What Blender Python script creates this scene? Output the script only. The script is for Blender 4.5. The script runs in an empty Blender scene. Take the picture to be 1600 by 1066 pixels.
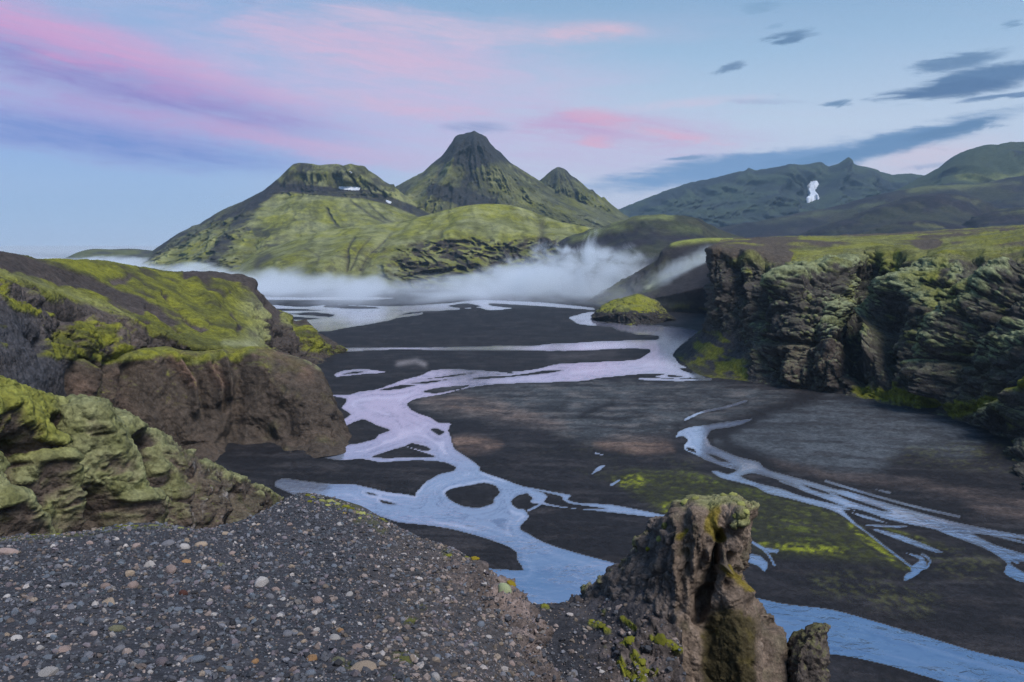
import bpy, math, random
import numpy as np
from mathutils import Vector, Matrix
from mathutils.bvhtree import BVHTree

# ------------------------------------------------------------------ camera, world, sun, exposure
scene = bpy.context.scene
COL = scene.collection
F = 1244.0                 # focal length in pixels of the 1600 px wide photograph (28 mm)
CX, CY, HOR = 800.0, 533.0, 385.0
CAMZ = 50.0                # eye height above the river plain, metres
PITCH = math.atan((CY - HOR) / F)
CP, SP = math.cos(PITCH), math.sin(PITCH)
EXPOSURE = 1.0
SKY_GAIN = 1.03 * 2.0 ** (-EXPOSURE)

cam_data = bpy.data.cameras.new('camera')
cam_data.sensor_width = 36.0
cam_data.lens = 36.0 * F / 1600.0
cam_data.clip_start = 0.1
cam_data.clip_end = 120000.0
camera = bpy.data.objects.new('camera', cam_data)
COL.objects.link(camera)
camera.location = (0, 0, CAMZ)
camera.rotation_euler = (math.pi / 2 - PITCH, 0, 0)
scene.camera = camera

scene.render.engine = 'CYCLES'
scene.cycles.use_denoising = True
scene.cycles.max_bounces = 8
scene.cycles.diffuse_bounces = 2
scene.cycles.glossy_bounces = 2
scene.cycles.transmission_bounces = 2
scene.cycles.transparent_max_bounces = 8
scene.cycles.volume_bounces = 6
scene.cycles.volume_max_steps = 256
scene.cycles.use_adaptive_sampling = True
scene.cycles.adaptive_threshold = 0.01
scene.cycles.denoising_input_passes = 'RGB_ALBEDO_NORMAL'
scene.cycles.denoising_prefilter = 'FAST'
scene.view_settings.view_transform = 'Standard'
scene.view_settings.look = 'None'
scene.view_settings.exposure = EXPOSURE
scene.view_settings.gamma = 1.0
scene.view_settings.use_curve_mapping = False


def lin(r, g, b):
    f = lambda c: c / 12.92 if c <= 0.04045 else ((c + 0.055) / 1.055) ** 2.4
    return (f(r / 255.0), f(g / 255.0), f(b / 255.0))


def below_ridge(px, py, ridge, h=16.0, lo=0.04):
    return lo + (1 - lo) * sstep(py - np.interp(px, [p[0] for p in ridge], [p[1] for p in ridge]), 0.5, h)


class NT:
    """small helper that writes node trees"""
    def __init__(self, tree):
        self.t = tree
        self.t.nodes.clear()

    def n(self, kind, **kw):
        nd = self.t.nodes.new(kind)
        for k, v in kw.items():
            setattr(nd, k, v)
        return nd

    def l(self, a, b):
        self.t.links.new(a, b)

    def val(self, sock, v):
        if hasattr(v, 'node'):
            self.l(v, sock)
        else:
            sock.default_value = v

    def math(self, op, a, b=None, c=None, clamp=False):
        nd = self.n('ShaderNodeMath', operation=op, use_clamp=clamp)
        self.val(nd.inputs[0], a)
        if b is not None:
            self.val(nd.inputs[1], b)
        if c is not None:
            self.val(nd.inputs[2], c)
        return nd.outputs[0]

    def ramp(self, v, a, b, lo=0.0, hi=1.0, smooth=True):
        nd = self.n('ShaderNodeMapRange', interpolation_type='SMOOTHSTEP' if smooth else 'LINEAR')
        self.val(nd.inputs[0], v)
        nd.inputs[1].default_value = a
        nd.inputs[2].default_value = b
        nd.inputs[3].default_value = lo
        nd.inputs[4].default_value = hi
        return nd.outputs[0]

    def noise(self, vec, scale, detail=4.0, rough=0.55, dist=0.0):
        nd = self.n('ShaderNodeTexNoise')
        self.val(nd.inputs['Vector'], vec)
        nd.inputs['Scale'].default_value = scale
        nd.inputs['Detail'].default_value = detail
        nd.inputs['Roughness'].default_value = rough
        nd.inputs['Distortion'].default_value = dist
        return nd.outputs[0]

    def mix(self, fac, a, b, blend='MIX'):
        nd = self.n('ShaderNodeMix', data_type='RGBA', blend_type=blend)
        self.val(nd.inputs[0], fac)
        for s, v in ((nd.inputs[6], a), (nd.inputs[7], b)):
            if hasattr(v, 'node'):
                self.l(v, s)
            else:
                s.default_value = (v[0], v[1], v[2], 1.0)
        return nd.outputs[2]

    def xyz(self, x, y, z):
        nd = self.n('ShaderNodeCombineXYZ')
        for s, v in zip(nd.inputs, (x, y, z)):
            self.val(s, v)
        return nd.outputs[0]

    def vmul(self, vec, m):
        nd = self.n('ShaderNodeVectorMath', operation='MULTIPLY')
        self.l(vec, nd.inputs[0])
        nd.inputs[1].default_value = m
        return nd.outputs[0]


def ray_of(px, py):
    u, v = (px - CX) / F, -(py - CY) / F
    return np.array([u, CP + v * SP, -SP + v * CP])


def ang(px, py):
    d = ray_of(px, py)
    return math.atan2(d[0], d[1]), math.atan2(d[2], math.hypot(d[0], d[1]))


def build_world():
    w = bpy.data.worlds.new('World')
    scene.world = w
    w.use_nodes = True
    T = NT(w.node_tree)
    # a cloud streak as a node group: coordinates, centre, half length, half width, tilt, softness noise
    g = bpy.data.node_groups.new('cloud_streak', 'ShaderNodeTree')
    for nm, kind in (('a', 'NodeSocketFloat'), ('e', 'NodeSocketFloat'), ('noise', 'NodeSocketFloat'), ('a0', 'NodeSocketFloat'), ('e0', 'NodeSocketFloat'),
                     ('L', 'NodeSocketFloat'), ('W', 'NodeSocketFloat'), ('cos', 'NodeSocketFloat'), ('sin', 'NodeSocketFloat'), ('rag', 'NodeSocketFloat'), ('alpha', 'NodeSocketFloat')):
        g.interface.new_socket(nm, in_out='INPUT', socket_type=kind)
    g.interface.new_socket('fac', in_out='OUTPUT', socket_type='NodeSocketFloat')
    G = NT(g)
    gi = G.n('NodeGroupInput').outputs
    go = G.n('NodeGroupOutput')
    da = G.math('SUBTRACT', gi['a'], gi['a0'])
    de = G.math('SUBTRACT', gi['e'], gi['e0'])
    u = G.math('DIVIDE', G.math('ADD', G.math('MULTIPLY', da, gi['cos']), G.math('MULTIPLY', de, gi['sin'])), gi['L'])
    v = G.math('DIVIDE', G.math('SUBTRACT', G.math('MULTIPLY', de, gi['cos']), G.math('MULTIPLY', da, gi['sin'])), gi['W'])
    r2 = G.math('ADD', G.math('MULTIPLY', u, u), G.math('MULTIPLY', v, v))
    q = G.math('ADD', G.math('SUBTRACT', 1.0, G.math('SQRT', r2)), G.math('MULTIPLY', G.math('SUBTRACT', gi['noise'], 0.5), gi['rag']))
    m = G.n('ShaderNodeMapRange', interpolation_type='SMOOTHERSTEP')
    G.l(q, m.inputs[0])
    m.inputs[1].default_value = -0.50
    m.inputs[2].default_value = 0.95
    G.l(G.math('MULTIPLY', m.outputs[0], gi['alpha']), go.inputs[0])

    tc = T.n('ShaderNodeTexCoord')
    sp = T.n('ShaderNodeSeparateXYZ')
    T.l(tc.outputs['Generated'], sp.inputs[0])
    x, y, z = sp.outputs
    a = T.math('ARCTAN2', x, y)
    e = T.math('ARCSINE', z)
    # texture coordinate: direction flattened on a cloud ceiling so streaks lie level and keep on all the way round
    zz = T.math('ADD', T.math('MAXIMUM', z, 0.0), 0.09)
    ceil = T.xyz(T.math('DIVIDE', x, zz), T.math('DIVIDE', y, zz), 0.0)
    dirv = T.xyz(a, T.math('MULTIPLY', e, 4.5), 0.3)
    n1 = T.math('ADD', T.math('MULTIPLY', T.noise(dirv, 7.0, 7.0, 0.62, 0.6), 0.62), T.math('MULTIPLY', T.noise(T.xyz(T.math('ADD', a, T.math('MULTIPLY', e, 1.2)), T.math('MULTIPLY', e, 9.0), 2.0), 11.0, 6.0, 0.65, 1.5), 0.38))
    n2 = T.noise(T.xyz(a, T.math('MULTIPLY', e, 3.0), 4.0), 16.0, 6.0, 0.62, 1.2)
    n3 = T.noise(T.xyz(a, T.math('MULTIPLY', e, 2.0), 9.0), 3.2, 3.0, 0.5)
    fibre = T.noise(T.xyz(T.math('ADD', a, T.math('MULTIPLY', e, 0.8)), T.math('MULTIPLY', T.math('ADD', e, T.math('MULTIPLY', a, 0.12)), 7.0), 6.0), 13.0, 8.0, 0.68, 1.0)
    wisp = T.ramp(fibre, 0.30, 0.66, 0.45, 1.12, False)
    ew = T.math('ADD', e, T.math('MULTIPLY', T.math('SUBTRACT', n3, 0.5), 0.035))
    ew = T.math('ADD', ew, T.math('MULTIPLY', T.math('SUBTRACT', n2, 0.5), 0.010))
    aw = T.math('ADD', a, T.math('MULTIPLY', T.math('SUBTRACT', n1, 0.5), 0.10))

    def grad(stops):
        r = T.n('ShaderNodeValToRGB')
        T.l(T.ramp(e, 0.0, 1.2, 0.0, 1.0, False), r.inputs[0])
        el = r.color_ramp.elements
        while len(el) < len(stops):
            el.new(0.5)
        for k, (p, c) in zip(el, sorted(stops)):
            k.position = min(1.0, max(0.0, p / 1.2))
            k.color = (*lin(*c), 1.0)
        return r.outputs[0]
    left = grad([(0.0, (182, 198, 222)), (0.03, (166, 192, 224)), (0.10, (138, 172, 224)), (0.2, (142, 172, 218)), (0.32, (136, 166, 208)), (0.6, (112, 150, 196)), (1.2, (92, 132, 182))])
    right = grad([(0.0, (206, 204, 226)), (0.06, (204, 208, 228)), (0.14, (190, 206, 228)), (0.22, (156, 186, 217)), (0.30, (124, 163, 201)), (0.6, (98, 146, 190)), (1.2, (86, 130, 182))])
    base = T.mix(T.ramp(a, -0.42, 0.10), left, right)
    # the low glow of the sky away from the camera is the Nishita twilight sky
    nis = T.n('ShaderNodeTexSky', sky_type='NISHITA')
    nis.sun_disc = False
    nis.sun_elevation = math.radians(3.0)
    nis.sun_rotation = math.radians(145.0)
    base = T.mix(0.02, base, nis.outputs[0])
    # thin veils everywhere
    veil = T.noise(T.vmul(ceil, (0.35, 1.0, 1.0)), 0.55, 6.0, 0.6, 0.8)
    base = T.mix(T.math('MULTIPLY', T.ramp(veil, 0.47, 0.75), T.ramp(e, 0.04, 0.2, 0.0, 0.42)), base, lin(204, 192, 220))

    streaks = [
        # cx, cy, half length, half width, tilt (down to the right +), colour, alpha, raggedness
        (560, 190, 600, 66, 4, (192, 184, 222), 0.85, 0.9),
        (80, 180, 420, 50, 5, (172, 160, 214), 0.9, 0.8),
        (170, 122, 430, 46, 11, (142, 134, 198), 1.0, 0.7),
        (120, 62, 340, 44, 13, (216, 158, 204), 0.98, 0.8),
        (330, 118, 250, 18, 13, (204, 168, 208), 0.60, 0.9),
        (640, 105, 360, 70, 6, (210, 188, 220), 0.85, 0.9),
        (600, 84, 210, 34, 8, (224, 182, 208), 0.62, 1.1),
        (740, 46, 300, 22, 3, (222, 194, 216), 0.70, 1.0),
        (930, 50, 80, 12, 2, (230, 190, 206), 0.75, 1.0),
        (140, 210, 420, 26, 5, (112, 140, 206), 0.85, 0.7),
        (380, 206, 260, 14, 8, (202, 160, 206), 0.70, 0.8),
        (570, 238, 240, 16, 9, (212, 176, 208), 0.6, 0.9),
        (640, 162, 170, 14, 5, (224, 182, 206), 0.55, 1.0),
        (800, 240, 320, 40, 2, (204, 192, 222), 0.65, 0.8),
        (1000, 206, 170, 26, 6, (204, 172, 206), 0.75, 1.3),
        (915, 196, 90, 22, 4, (196, 156, 200), 0.80, 1.2),
        (940, 185, 60, 13, 10, (230, 172, 196), 0.75, 1.3),
        (1050, 214, 80, 9, 9, (232, 178, 200), 0.75, 1.1),
        (936, 222, 26, 9, 0, (234, 172, 194), 0.75, 1.0),
        (745, 194, 56, 8, 1, (146, 156, 198), 0.80, 1.0),
        (1080, 162, 110, 8, -2, (222, 196, 216), 0.55, 1.2),
        (1200, 158, 60, 4, 1, (160, 172, 204), 0.55, 1.1),
        (1430, 252, 130, 26, -8, (222, 204, 218), 0.80, 1.2),
        (1180, 258, 300, 24, -7, (110, 146, 190), 0.95, 0.6),
        (1370, 232, 250, 20, -11, (98, 134, 176), 0.95, 0.8),
        (1490, 207, 90, 10, -11, (92, 126, 166), 0.92, 0.9),
        (1020, 281, 110, 9, -3, (118, 152, 196), 0.80, 0.7),
        (1085, 249, 36, 4, -2, (112, 142, 180), 0.85, 0.8),
        (1530, 206, 60, 3, -4, (120, 146, 180), 0.7, 1.0),
        (1460, 262, 46, 5, -3, (150, 164, 198), 0.7, 1.2),
        (1240, 54, 50, 10, -7, (96, 128, 164), 0.92, 1.3),
        (1215, 38, 30, 4, -12, (122, 156, 190), 0.6, 1.2),
        (1141, 107, 28, 8, -20, (106, 134, 168), 0.90, 1.2),
        (1310, 158, 30, 7, -2, (102, 134, 170), 0.92, 1.2),
        (1545, 120, 190, 23, -6, (88, 120, 160), 0.96, 1.2),
        (1490, 140, 130, 16, -1, (84, 114, 154), 0.95, 1.1),
        (1505, 92, 84, 13, -4, (96, 128, 166), 0.9, 1.4),
        (1570, 154, 80, 5, -3, (96, 126, 166), 0.88, 1.0),
        (1590, 35, 30, 8, -4, (100, 136, 172), 0.75, 1.2),
        (1190, 10, 50, 9, 4, (108, 146, 180), 0.55, 1.3),
        (390, 2, 20, 5, 4, (120, 146, 190), 0.5, 1.0),
    ]
    col = base
    for (cx, cy, L, W, tilt, c, alpha, rag) in streaks:
        a0, e0 = ang(cx, cy)
        k = math.cos(a0) ** 2
        nd = T.n('ShaderNodeGroup')
        nd.node_tree = g
        T.l(aw, nd.inputs['a'])
        T.l(ew, nd.inputs['e'])
        T.l(n1 if W > 12 else n2, nd.inputs['noise'])
        nd.inputs['a0'].default_value = a0
        nd.inputs['e0'].default_value = e0
        nd.inputs['L'].default_value = L / F * k
        nd.inputs['W'].default_value = W / F * math.cos(a0)
        nd.inputs['cos'].default_value = math.cos(math.radians(tilt))
        nd.inputs['sin'].default_value = -math.sin(math.radians(tilt))
        nd.inputs['rag'].default_value = rag * 1.6
        nd.inputs['alpha'].default_value = alpha * (0.80 if c[0] > c[1] + 14 else 1.0)
        fac = T.math('MULTIPLY', nd.outputs[0], wisp)
        if max(c) < 196:                      # the dark shadowed clouds have firmer edges
            fac = T.ramp(T.math('ADD', nd.outputs[0], T.math('MULTIPLY', T.math('SUBTRACT', fibre, 0.5), 0.75)), 0.10, 0.90, 0.0, alpha)
        col = T.mix(fac, col, lin(*c))
    bg = T.n('ShaderNodeBackground')
    T.l(col, bg.inputs[0])
    bg.inputs[1].default_value = SKY_GAIN
    out = T.n('ShaderNodeOutputWorld')
    T.l(bg.outputs[0], out.inputs[0])
    w.cycles.sampling_method = 'MANUAL'
    w.cycles.sample_map_resolution = 512


build_world()

# the afterglow: one very soft lamp high on the right behind the camera
sun_data = bpy.data.lights.new('sun', 'SUN')
sun_data.energy = 2.1
sun_data.angle = math.radians(26.0)
sun_data.color = (1.0, 0.94, 0.89)
sun = bpy.data.objects.new('sun', sun_data)
COL.objects.link(sun)
sun.rotation_euler = Vector((0.42, -0.40, 0.82)).to_track_quat('Z', 'Y').to_euler()

# ------------------------------------------------------------------ numeric helpers
rng = np.random.default_rng(7)
_perm = rng.permutation(256).astype(np.int32)
_perm = np.concatenate([_perm, _perm, _perm])
_gr = rng.normal(size=(256, 3)).astype(np.float32)
_gr /= np.linalg.norm(_gr, axis=1, keepdims=True)
_pt = rng.random((256, 3)).astype(np.float32)


def _hash(i, j, k):
    return _perm[(_perm[(_perm[i & 255] + j) & 255] + k) & 255]


def perlin(p):
    p = np.asarray(p, np.float32)
    f0 = np.floor(p)
    i = f0.astype(np.int32)
    f = p - f0
    u = f * f * f * (f * (f * 6 - 15) + 10)
    r = 0
    for dx in (0, 1):
        wx = u[..., 0] if dx else 1 - u[..., 0]
        for dy in (0, 1):
            wy = u[..., 1] if dy else 1 - u[..., 1]
            for dz in (0, 1):
                wz = u[..., 2] if dz else 1 - u[..., 2]
                g = _gr[_hash(i[..., 0] + dx, i[..., 1] + dy, i[..., 2] + dz)]
                d = g[..., 0] * (f[..., 0] - dx) + g[..., 1] * (f[..., 1] - dy) + g[..., 2] * (f[..., 2] - dz)
                r = r + wx * wy * wz * d
    return r * 1.5


def fbm(p, octaves=4, gain=0.5, lac=2.03):
    s, a, t = 0, 1.0, 0
    p = np.asarray(p, np.float32)
    for o in range(octaves):
        s = s + a * perlin(p + 17.3 * o)
        t += a
        a *= gain
        p = p * lac
    return s / t


def ridged(p, octaves=4, gain=0.5, lac=2.1):
    s, a, t, w = 0, 1.0, 0, 1.0
    p = np.asarray(p, np.float32)
    for o in range(octaves):
        n = (1 - np.abs(perlin(p + 9.1 * o))) ** 2
        s = s + a * n * w
        w = np.clip(n * 1.6, 0, 1)
        t += a
        a *= gain
        p = p * lac
    return s / t


def billow(p, octaves=3, gain=0.5, lac=2.1):
    s, a, t = 0, 1.0, 0
    p = np.asarray(p, np.float32)
    for o in range(octaves):
        s = s + a * np.abs(perlin(p + 5.7 * o))
        t += a
        a *= gain
        p = p * lac
    return 1 - s / t * 2.0


def worley(p):
    p = np.asarray(p, np.float32)
    i = np.floor(p).astype(np.int32)
    f = p - i
    f1 = np.full(p.shape[:-1], 9.0, np.float32)
    f2 = f1.copy()
    idv = np.zeros(p.shape[:-1], np.int32)
    for dx in (-1, 0, 1):
        for dy in (-1, 0, 1):
            for dz in (-1, 0, 1):
                h = _hash(i[..., 0] + dx, i[..., 1] + dy, i[..., 2] + dz)
                c = _pt[h] + np.array([dx, dy, dz], np.float32) - f
                d = np.sqrt((c * c).sum(-1))
                near = d < f1
                f2 = np.where(near, f1, np.minimum(f2, d))
                idv = np.where(near, h, idv)
                f1 = np.where(near, d, f1)
    return f1, f2, idv


def sstep(x, a, b):
    t = np.clip((x - a) / (b - a), 0, 1)
    return t * t * (3 - 2 * t)


def lerp(a, b, t):
    return a + (b - a) * t


def P(px, py, Y):
    d = ray_of(px, py)
    t = Y / d[1]
    return np.array([d[0] * t, Y, CAMZ + d[2] * t])


def GY(py):                      # distance at which the ray through row py meets the river plain
    v = -(py - CY) / F
    return -CAMZ * (CP + v * SP) / (-SP + v * CP)


def G(px, py, z=0.0):
    d = ray_of(px, py)
    t = (z - CAMZ) / d[2]
    return np.array([d[0] * t, d[1] * t, z])


def project(V):
    x, y, z = V[..., 0], V[..., 1], V[..., 2] - CAMZ
    zc = np.maximum(y * CP - z * SP, 0.05)
    yc = y * SP + z * CP
    return CX + F * x / zc, CY - F * yc / zc


def pchip(xs, ys, x):
    """monotone cubic; xs (n), ys (n, k), x (m) -> (m, k)"""
    xs = np.asarray(xs, float)
    ys = np.asarray(ys, float)
    if len(xs) == 2:
        t = ((x - xs[0]) / (xs[1] - xs[0]))[:, None]
        return ys[0] + (ys[1] - ys[0]) * t
    h = np.diff(xs)[:, None]
    dl = np.diff(ys, axis=0) / h
    m = np.zeros_like(ys)
    w1 = 2 * h[1:] + h[:-1]
    w2 = h[1:] + 2 * h[:-1]
    same = dl[:-1] * dl[1:] > 0
    with np.errstate(divide='ignore', invalid='ignore'):
        hm = (w1 + w2) / (w1 / dl[:-1] + w2 / dl[1:])
    m[1:-1] = np.where(same, hm, 0)
    m[0], m[-1] = dl[0], dl[-1]
    k = np.clip(np.searchsorted(xs, x) - 1, 0, len(xs) - 2)
    hk = h[k]
    t = ((x - xs[k])[:, None]) / hk
    t2, t3 = t * t, t * t * t
    return (2 * t3 - 3 * t2 + 1) * ys[k] + (t3 - 2 * t2 + t) * hk * m[k] + (-2 * t3 + 3 * t2) * ys[k + 1] + (t3 - t2) * hk * m[k + 1]


def row_world(row):
    out = []
    for p in row:
        if p[0] == 'w':
            out.append(np.array(p[1:], float))
        elif len(p) == 2:
            out.append(G(p[0], p[1], -0.6))
        else:
            out.append(P(*p))
    return np.array(out)


def loft(rows, nu, nv, weights=None):
    """a surface through rows of traced points; every point (px, py, Y) stands at its own distance"""
    W = [row_world(r) for r in rows]
    us = np.linspace(0, 1, nu)
    R = []
    for w in W:
        px, py = project(w)
        d = np.hypot(np.diff(px), np.diff(py)) + 2.0
        s = np.concatenate([[0], np.cumsum(d)])
        R.append(pchip(s / s[-1], w, us))
    R = np.array(R)
    if weights is None:
        weights = []
        for a, b in zip(R[:-1], R[1:]):
            pa, pb = project(a), project(b)
            weights.append(np.median(np.hypot(pa[0] - pb[0], pa[1] - pb[1])) + 3.0)
    vs = np.concatenate([[0], np.cumsum(weights)])
    vs = vs / vs[-1]
    out = pchip(vs, R.reshape(len(R), -1), np.linspace(0, 1, nv)).reshape(nv, nu, 3)
    return out


def normals(V, wrap=False):
    if wrap:
        E = np.concatenate([V[:, -2:-1], V, V[:, 1:2]], axis=1)
        du = (E[:, 2:] - E[:, :-2])
    else:
        du = np.gradient(V, axis=1)
    dv = np.gradient(V, axis=0)
    N = np.cross(dv, du)
    L = np.linalg.norm(N, axis=-1, keepdims=True)
    return N / np.maximum(L, 1e-9)


def polyline(pts, n=10):
    """smooth open curve through pixel points"""
    pts = np.array(pts, float)
    if len(pts) < 3:
        return pts
    s = np.concatenate([[0], np.cumsum(np.hypot(*np.diff(pts, axis=0).T) + 1e-6)])
    x = np.concatenate([np.linspace(a, b, n, endpoint=False) for a, b in zip(s[:-1], s[1:])] + [[s[-1]]])
    return pchip(s, pts, x)


def seg_dist(px, py, pts, ysc=1.0):
    d = np.full(px.shape, 1e9)
    for (ax, ay), (bx, by) in zip(pts[:-1], pts[1:]):
        vx, vy = bx - ax, (by - ay) * ysc
        wx, wy = px - ax, (py - ay) * ysc
        t = np.clip((wx * vx + wy * vy) / (vx * vx + vy * vy + 1e-9), 0, 1)
        d = np.minimum(d, (wx - t * vx) ** 2 + (wy - t * vy) ** 2)
    return np.sqrt(d)


def stroke(px, py, pts, w, ysc=1.0):
    """bell of half width w along a pixel polyline"""
    pts = np.array(pts, float)
    m = (px > pts[:, 0].min() - 3 * w) & (px < pts[:, 0].max() + 3 * w) & (py > pts[:, 1].min() - 3 * w) & (py < pts[:, 1].max() + 3 * w)
    r = np.zeros(px.shape)
    if m.any():
        d = seg_dist(px[m], py[m], pts, ysc)
        r[m] = np.exp(-(d / w) ** 2)
    return r


def blob(px, py, cx, cy, rx, ry, rot=0.0):
    c, s = math.cos(math.radians(rot)), math.sin(math.radians(rot))
    u = ((px - cx) * c + (py - cy) * s) / rx
    v = (-(px - cx) * s + (py - cy) * c) / ry
    return np.exp(-(u * u + v * v))


def inside(px, py, poly):
    r = np.zeros(px.shape, bool)
    n = len(poly)
    for i in range(n):
        x1, y1 = poly[i]
        x2, y2 = poly[(i + 1) % n]
        if y1 == y2:
            continue
        c = ((y1 > py) != (y2 > py)) & (px < (x2 - x1) * (py - y1) / (y2 - y1) + x1)
        r ^= c
    return r


def closed_curve(pts, n=5):
    p = np.array(pts, float)
    N = len(p)
    out = []
    for i in range(N):
        p0, p1, p2, p3 = p[i - 1], p[i], p[(i + 1) % N], p[(i + 2) % N]
        for t in np.linspace(0, 1, n, endpoint=False):
            q = 0.5 * ((2 * p1) + (-p0 + p2) * t + (2 * p0 - 5 * p1 + 4 * p2 - p3) * t * t + (-p0 + 3 * p1 - 3 * p2 + p3) * t ** 3)
            l = p1 + (p2 - p1) * t
            out.append(0.6 * q + 0.4 * l)
    return np.array(out)


def signed(px, py, pts, ysc=1.0, pad=24, n=4):
    """signed pixel distance, positive inside"""
    c = closed_curve(pts, n)
    r = np.full(px.shape, -float(pad))
    m = (px > c[:, 0].min() - pad) & (px < c[:, 0].max() + pad) & (py > c[:, 1].min() - pad) & (py < c[:, 1].max() + pad)
    if m.any():
        d = seg_dist(px[m], py[m], np.vstack([c, c[:1]]), ysc)
        ins = inside(px[m], py[m], c)
        r[m] = np.where(ins, d, -np.minimum(d, pad))
    return r


def seed_pts(V, s, off=0.0, sq=(1, 1, 1)):
    return V * (np.array(sq) / s) + off


# ------------------------------------------------------------------ mesh building
def mesh_from_grid(name, V, color=None, wrap=False):
    nv, nu = V.shape[:2]
    me = bpy.data.meshes.new(name)
    idx = np.arange(nv * nu).reshape(nv, nu)
    q = np.stack([idx[:-1, :-1], idx[1:, :-1], idx[1:, 1:], idx[:-1, 1:]], -1).reshape(-1, 4)
    return fill_mesh(me, V.reshape(-1, 3), q, None if color is None else color.reshape(-1, 3))


def fill_mesh(me, verts, quads, color=None, smooth=True):
    n, k = len(quads), quads.shape[1]
    me.vertices.add(len(verts))
    me.vertices.foreach_set('co', np.ascontiguousarray(verts, np.float32).ravel())
    me.loops.add(n * k)
    me.loops.foreach_set('vertex_index', np.ascontiguousarray(quads, np.int32).ravel())
    me.polygons.add(n)
    me.polygons.foreach_set('loop_start', np.arange(0, n * k, k, dtype=np.int32))
    me.polygons.foreach_set('use_smooth', np.full(n, smooth, dtype=bool))
    me.update(calc_edges=True)
    if color is not None:
        at = me.color_attributes.new('albedo', 'FLOAT_COLOR', 'POINT')
        c = np.ones((len(verts), 4), np.float32)
        c[:, :3] = np.clip(color, 0.002, 0.95)
        at.data.foreach_set('color', c.ravel())
    me.validate()
    return me


def link(name, me, mat=None, parent=None, label=None, cat=None, kind=None, group=None):
    o = bpy.data.objects.new(name, me)
    COL.objects.link(o)
    if mat is not None and me is not None and not me.materials:
        me.materials.append(mat)
    if parent is not None:
        o.parent = parent
    for k, v in (('label', label), ('category', cat), ('kind', kind), ('group', group)):
        if v:
            o[k] = v
    return o


def bvh_of_grid(V):
    nv, nu = V.shape[:2]
    idx = np.arange(nv * nu).reshape(nv, nu)
    q = np.stack([idx[:-1, :-1], idx[1:, :-1], idx[1:, 1:], idx[:-1, 1:]], -1).reshape(-1, 4)
    return BVHTree.FromPolygons(V.reshape(-1, 3).tolist(), q.tolist())


def hit(bvh, px, py):
    d = Vector(ray_of(px, py)).normalized()
    loc, nor, i, t = bvh.ray_cast(Vector((0, 0, CAMZ)), d)
    return loc, nor


# ------------------------------------------------------------------ materials
def land_material(name, scale, bump=0.3, var=0.35, rough=0.95, spec=0.15, tuft=0.0):
    """albedo attribute of the mesh times fine grain, with fine relief; scale in 1/m"""
    m = bpy.data.materials.new(name)
    m.use_nodes = True
    T = NT(m.node_tree)
    at = T.n('ShaderNodeVertexColor', layer_name='albedo')
    ge = T.n('ShaderNodeNewGeometry')
    pos = ge.outputs['Position']
    a = T.noise(pos, scale, 6.0, 0.65)
    b = T.noise(pos, scale * 4.3, 4.0, 0.6)
    f = T.math('MULTIPLY', T.ramp(a, 0.25, 0.75, 1 - var, 1 + var, False), T.ramp(b, 0.25, 0.75, 1 - var * 0.7, 1 + var * 0.7, False))
    mul = T.n('ShaderNodeVectorMath', operation='SCALE')
    T.l(at.outputs[0], mul.inputs[0])
    T.l(f, mul.inputs['Scale'])
    bs = T.n('ShaderNodeBsdfPrincipled')
    T.l(mul.outputs[0], bs.inputs['Base Color'])
    bs.inputs['Roughness'].default_value = rough
    bs.inputs['Specular IOR Level'].default_value = spec
    bp = T.n('ShaderNodeBump')
    bp.inputs['Strength'].default_value = 0.9
    bp.inputs['Distance'].default_value = bump
    hgt = T.math('ADD', a, T.math('MULTIPLY', b, 0.45))
    if tuft:
        vo = T.n('ShaderNodeTexVoronoi', feature='F1')
        wv = T.n('ShaderNodeVectorMath', operation='ADD')
        nz = T.n('ShaderNodeTexNoise')
        T.l(pos, nz.inputs['Vector'])
        nz.inputs['Scale'].default_value = tuft * 0.7
        sc = T.n('ShaderNodeVectorMath', operation='SCALE')
        T.l(nz.outputs['Color'], sc.inputs[0])
        sc.inputs['Scale'].default_value = 0.8 / tuft
        T.l(pos, wv.inputs[0])
        T.l(sc.outputs[0], wv.inputs[1])
        T.l(wv.outputs[0], vo.inputs['Vector'])
        vo.inputs['Scale'].default_value = tuft
        hgt = T.math('ADD', hgt, T.math('MULTIPLY', vo.outputs['Distance'], -0.9))
    T.l(hgt, bp.inputs['Height'])
    T.l(bp.outputs[0], bs.inputs['Normal'])
    o = T.n('ShaderNodeOutputMaterial')
    T.l(bs.outputs[0], o.inputs[0])
    return m


MOSS_LIME = np.array([0.178, 0.184, 0.022])
MOSS_GREEN = np.array([0.096, 0.102, 0.032])
MOSS_PALE = np.array([0.225, 0.236, 0.125])
MOSS_DARK = np.array([0.050, 0.054, 0.018])
ROCK_BROWN = np.array([0.085, 0.060, 0.045])
ROCK_DARK = np.array([0.030, 0.028, 0.030])
ROCK_GREY = np.array([0.085, 0.080, 0.085])
SCREE = np.array([0.040, 0.036, 0.040])
SNOW = (0.50, 0.55, 0.63)


def paint(base, *layers):
    """layers (mask, colour) laid over base"""
    c = np.broadcast_to(base, layers[0][0].shape + (3,)).copy() if np.ndim(base) == 1 else base.copy()
    for m, col in layers:
        c = c + (np.asarray(col) - c) * np.clip(m, 0, 1)[..., None]
    return c

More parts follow.
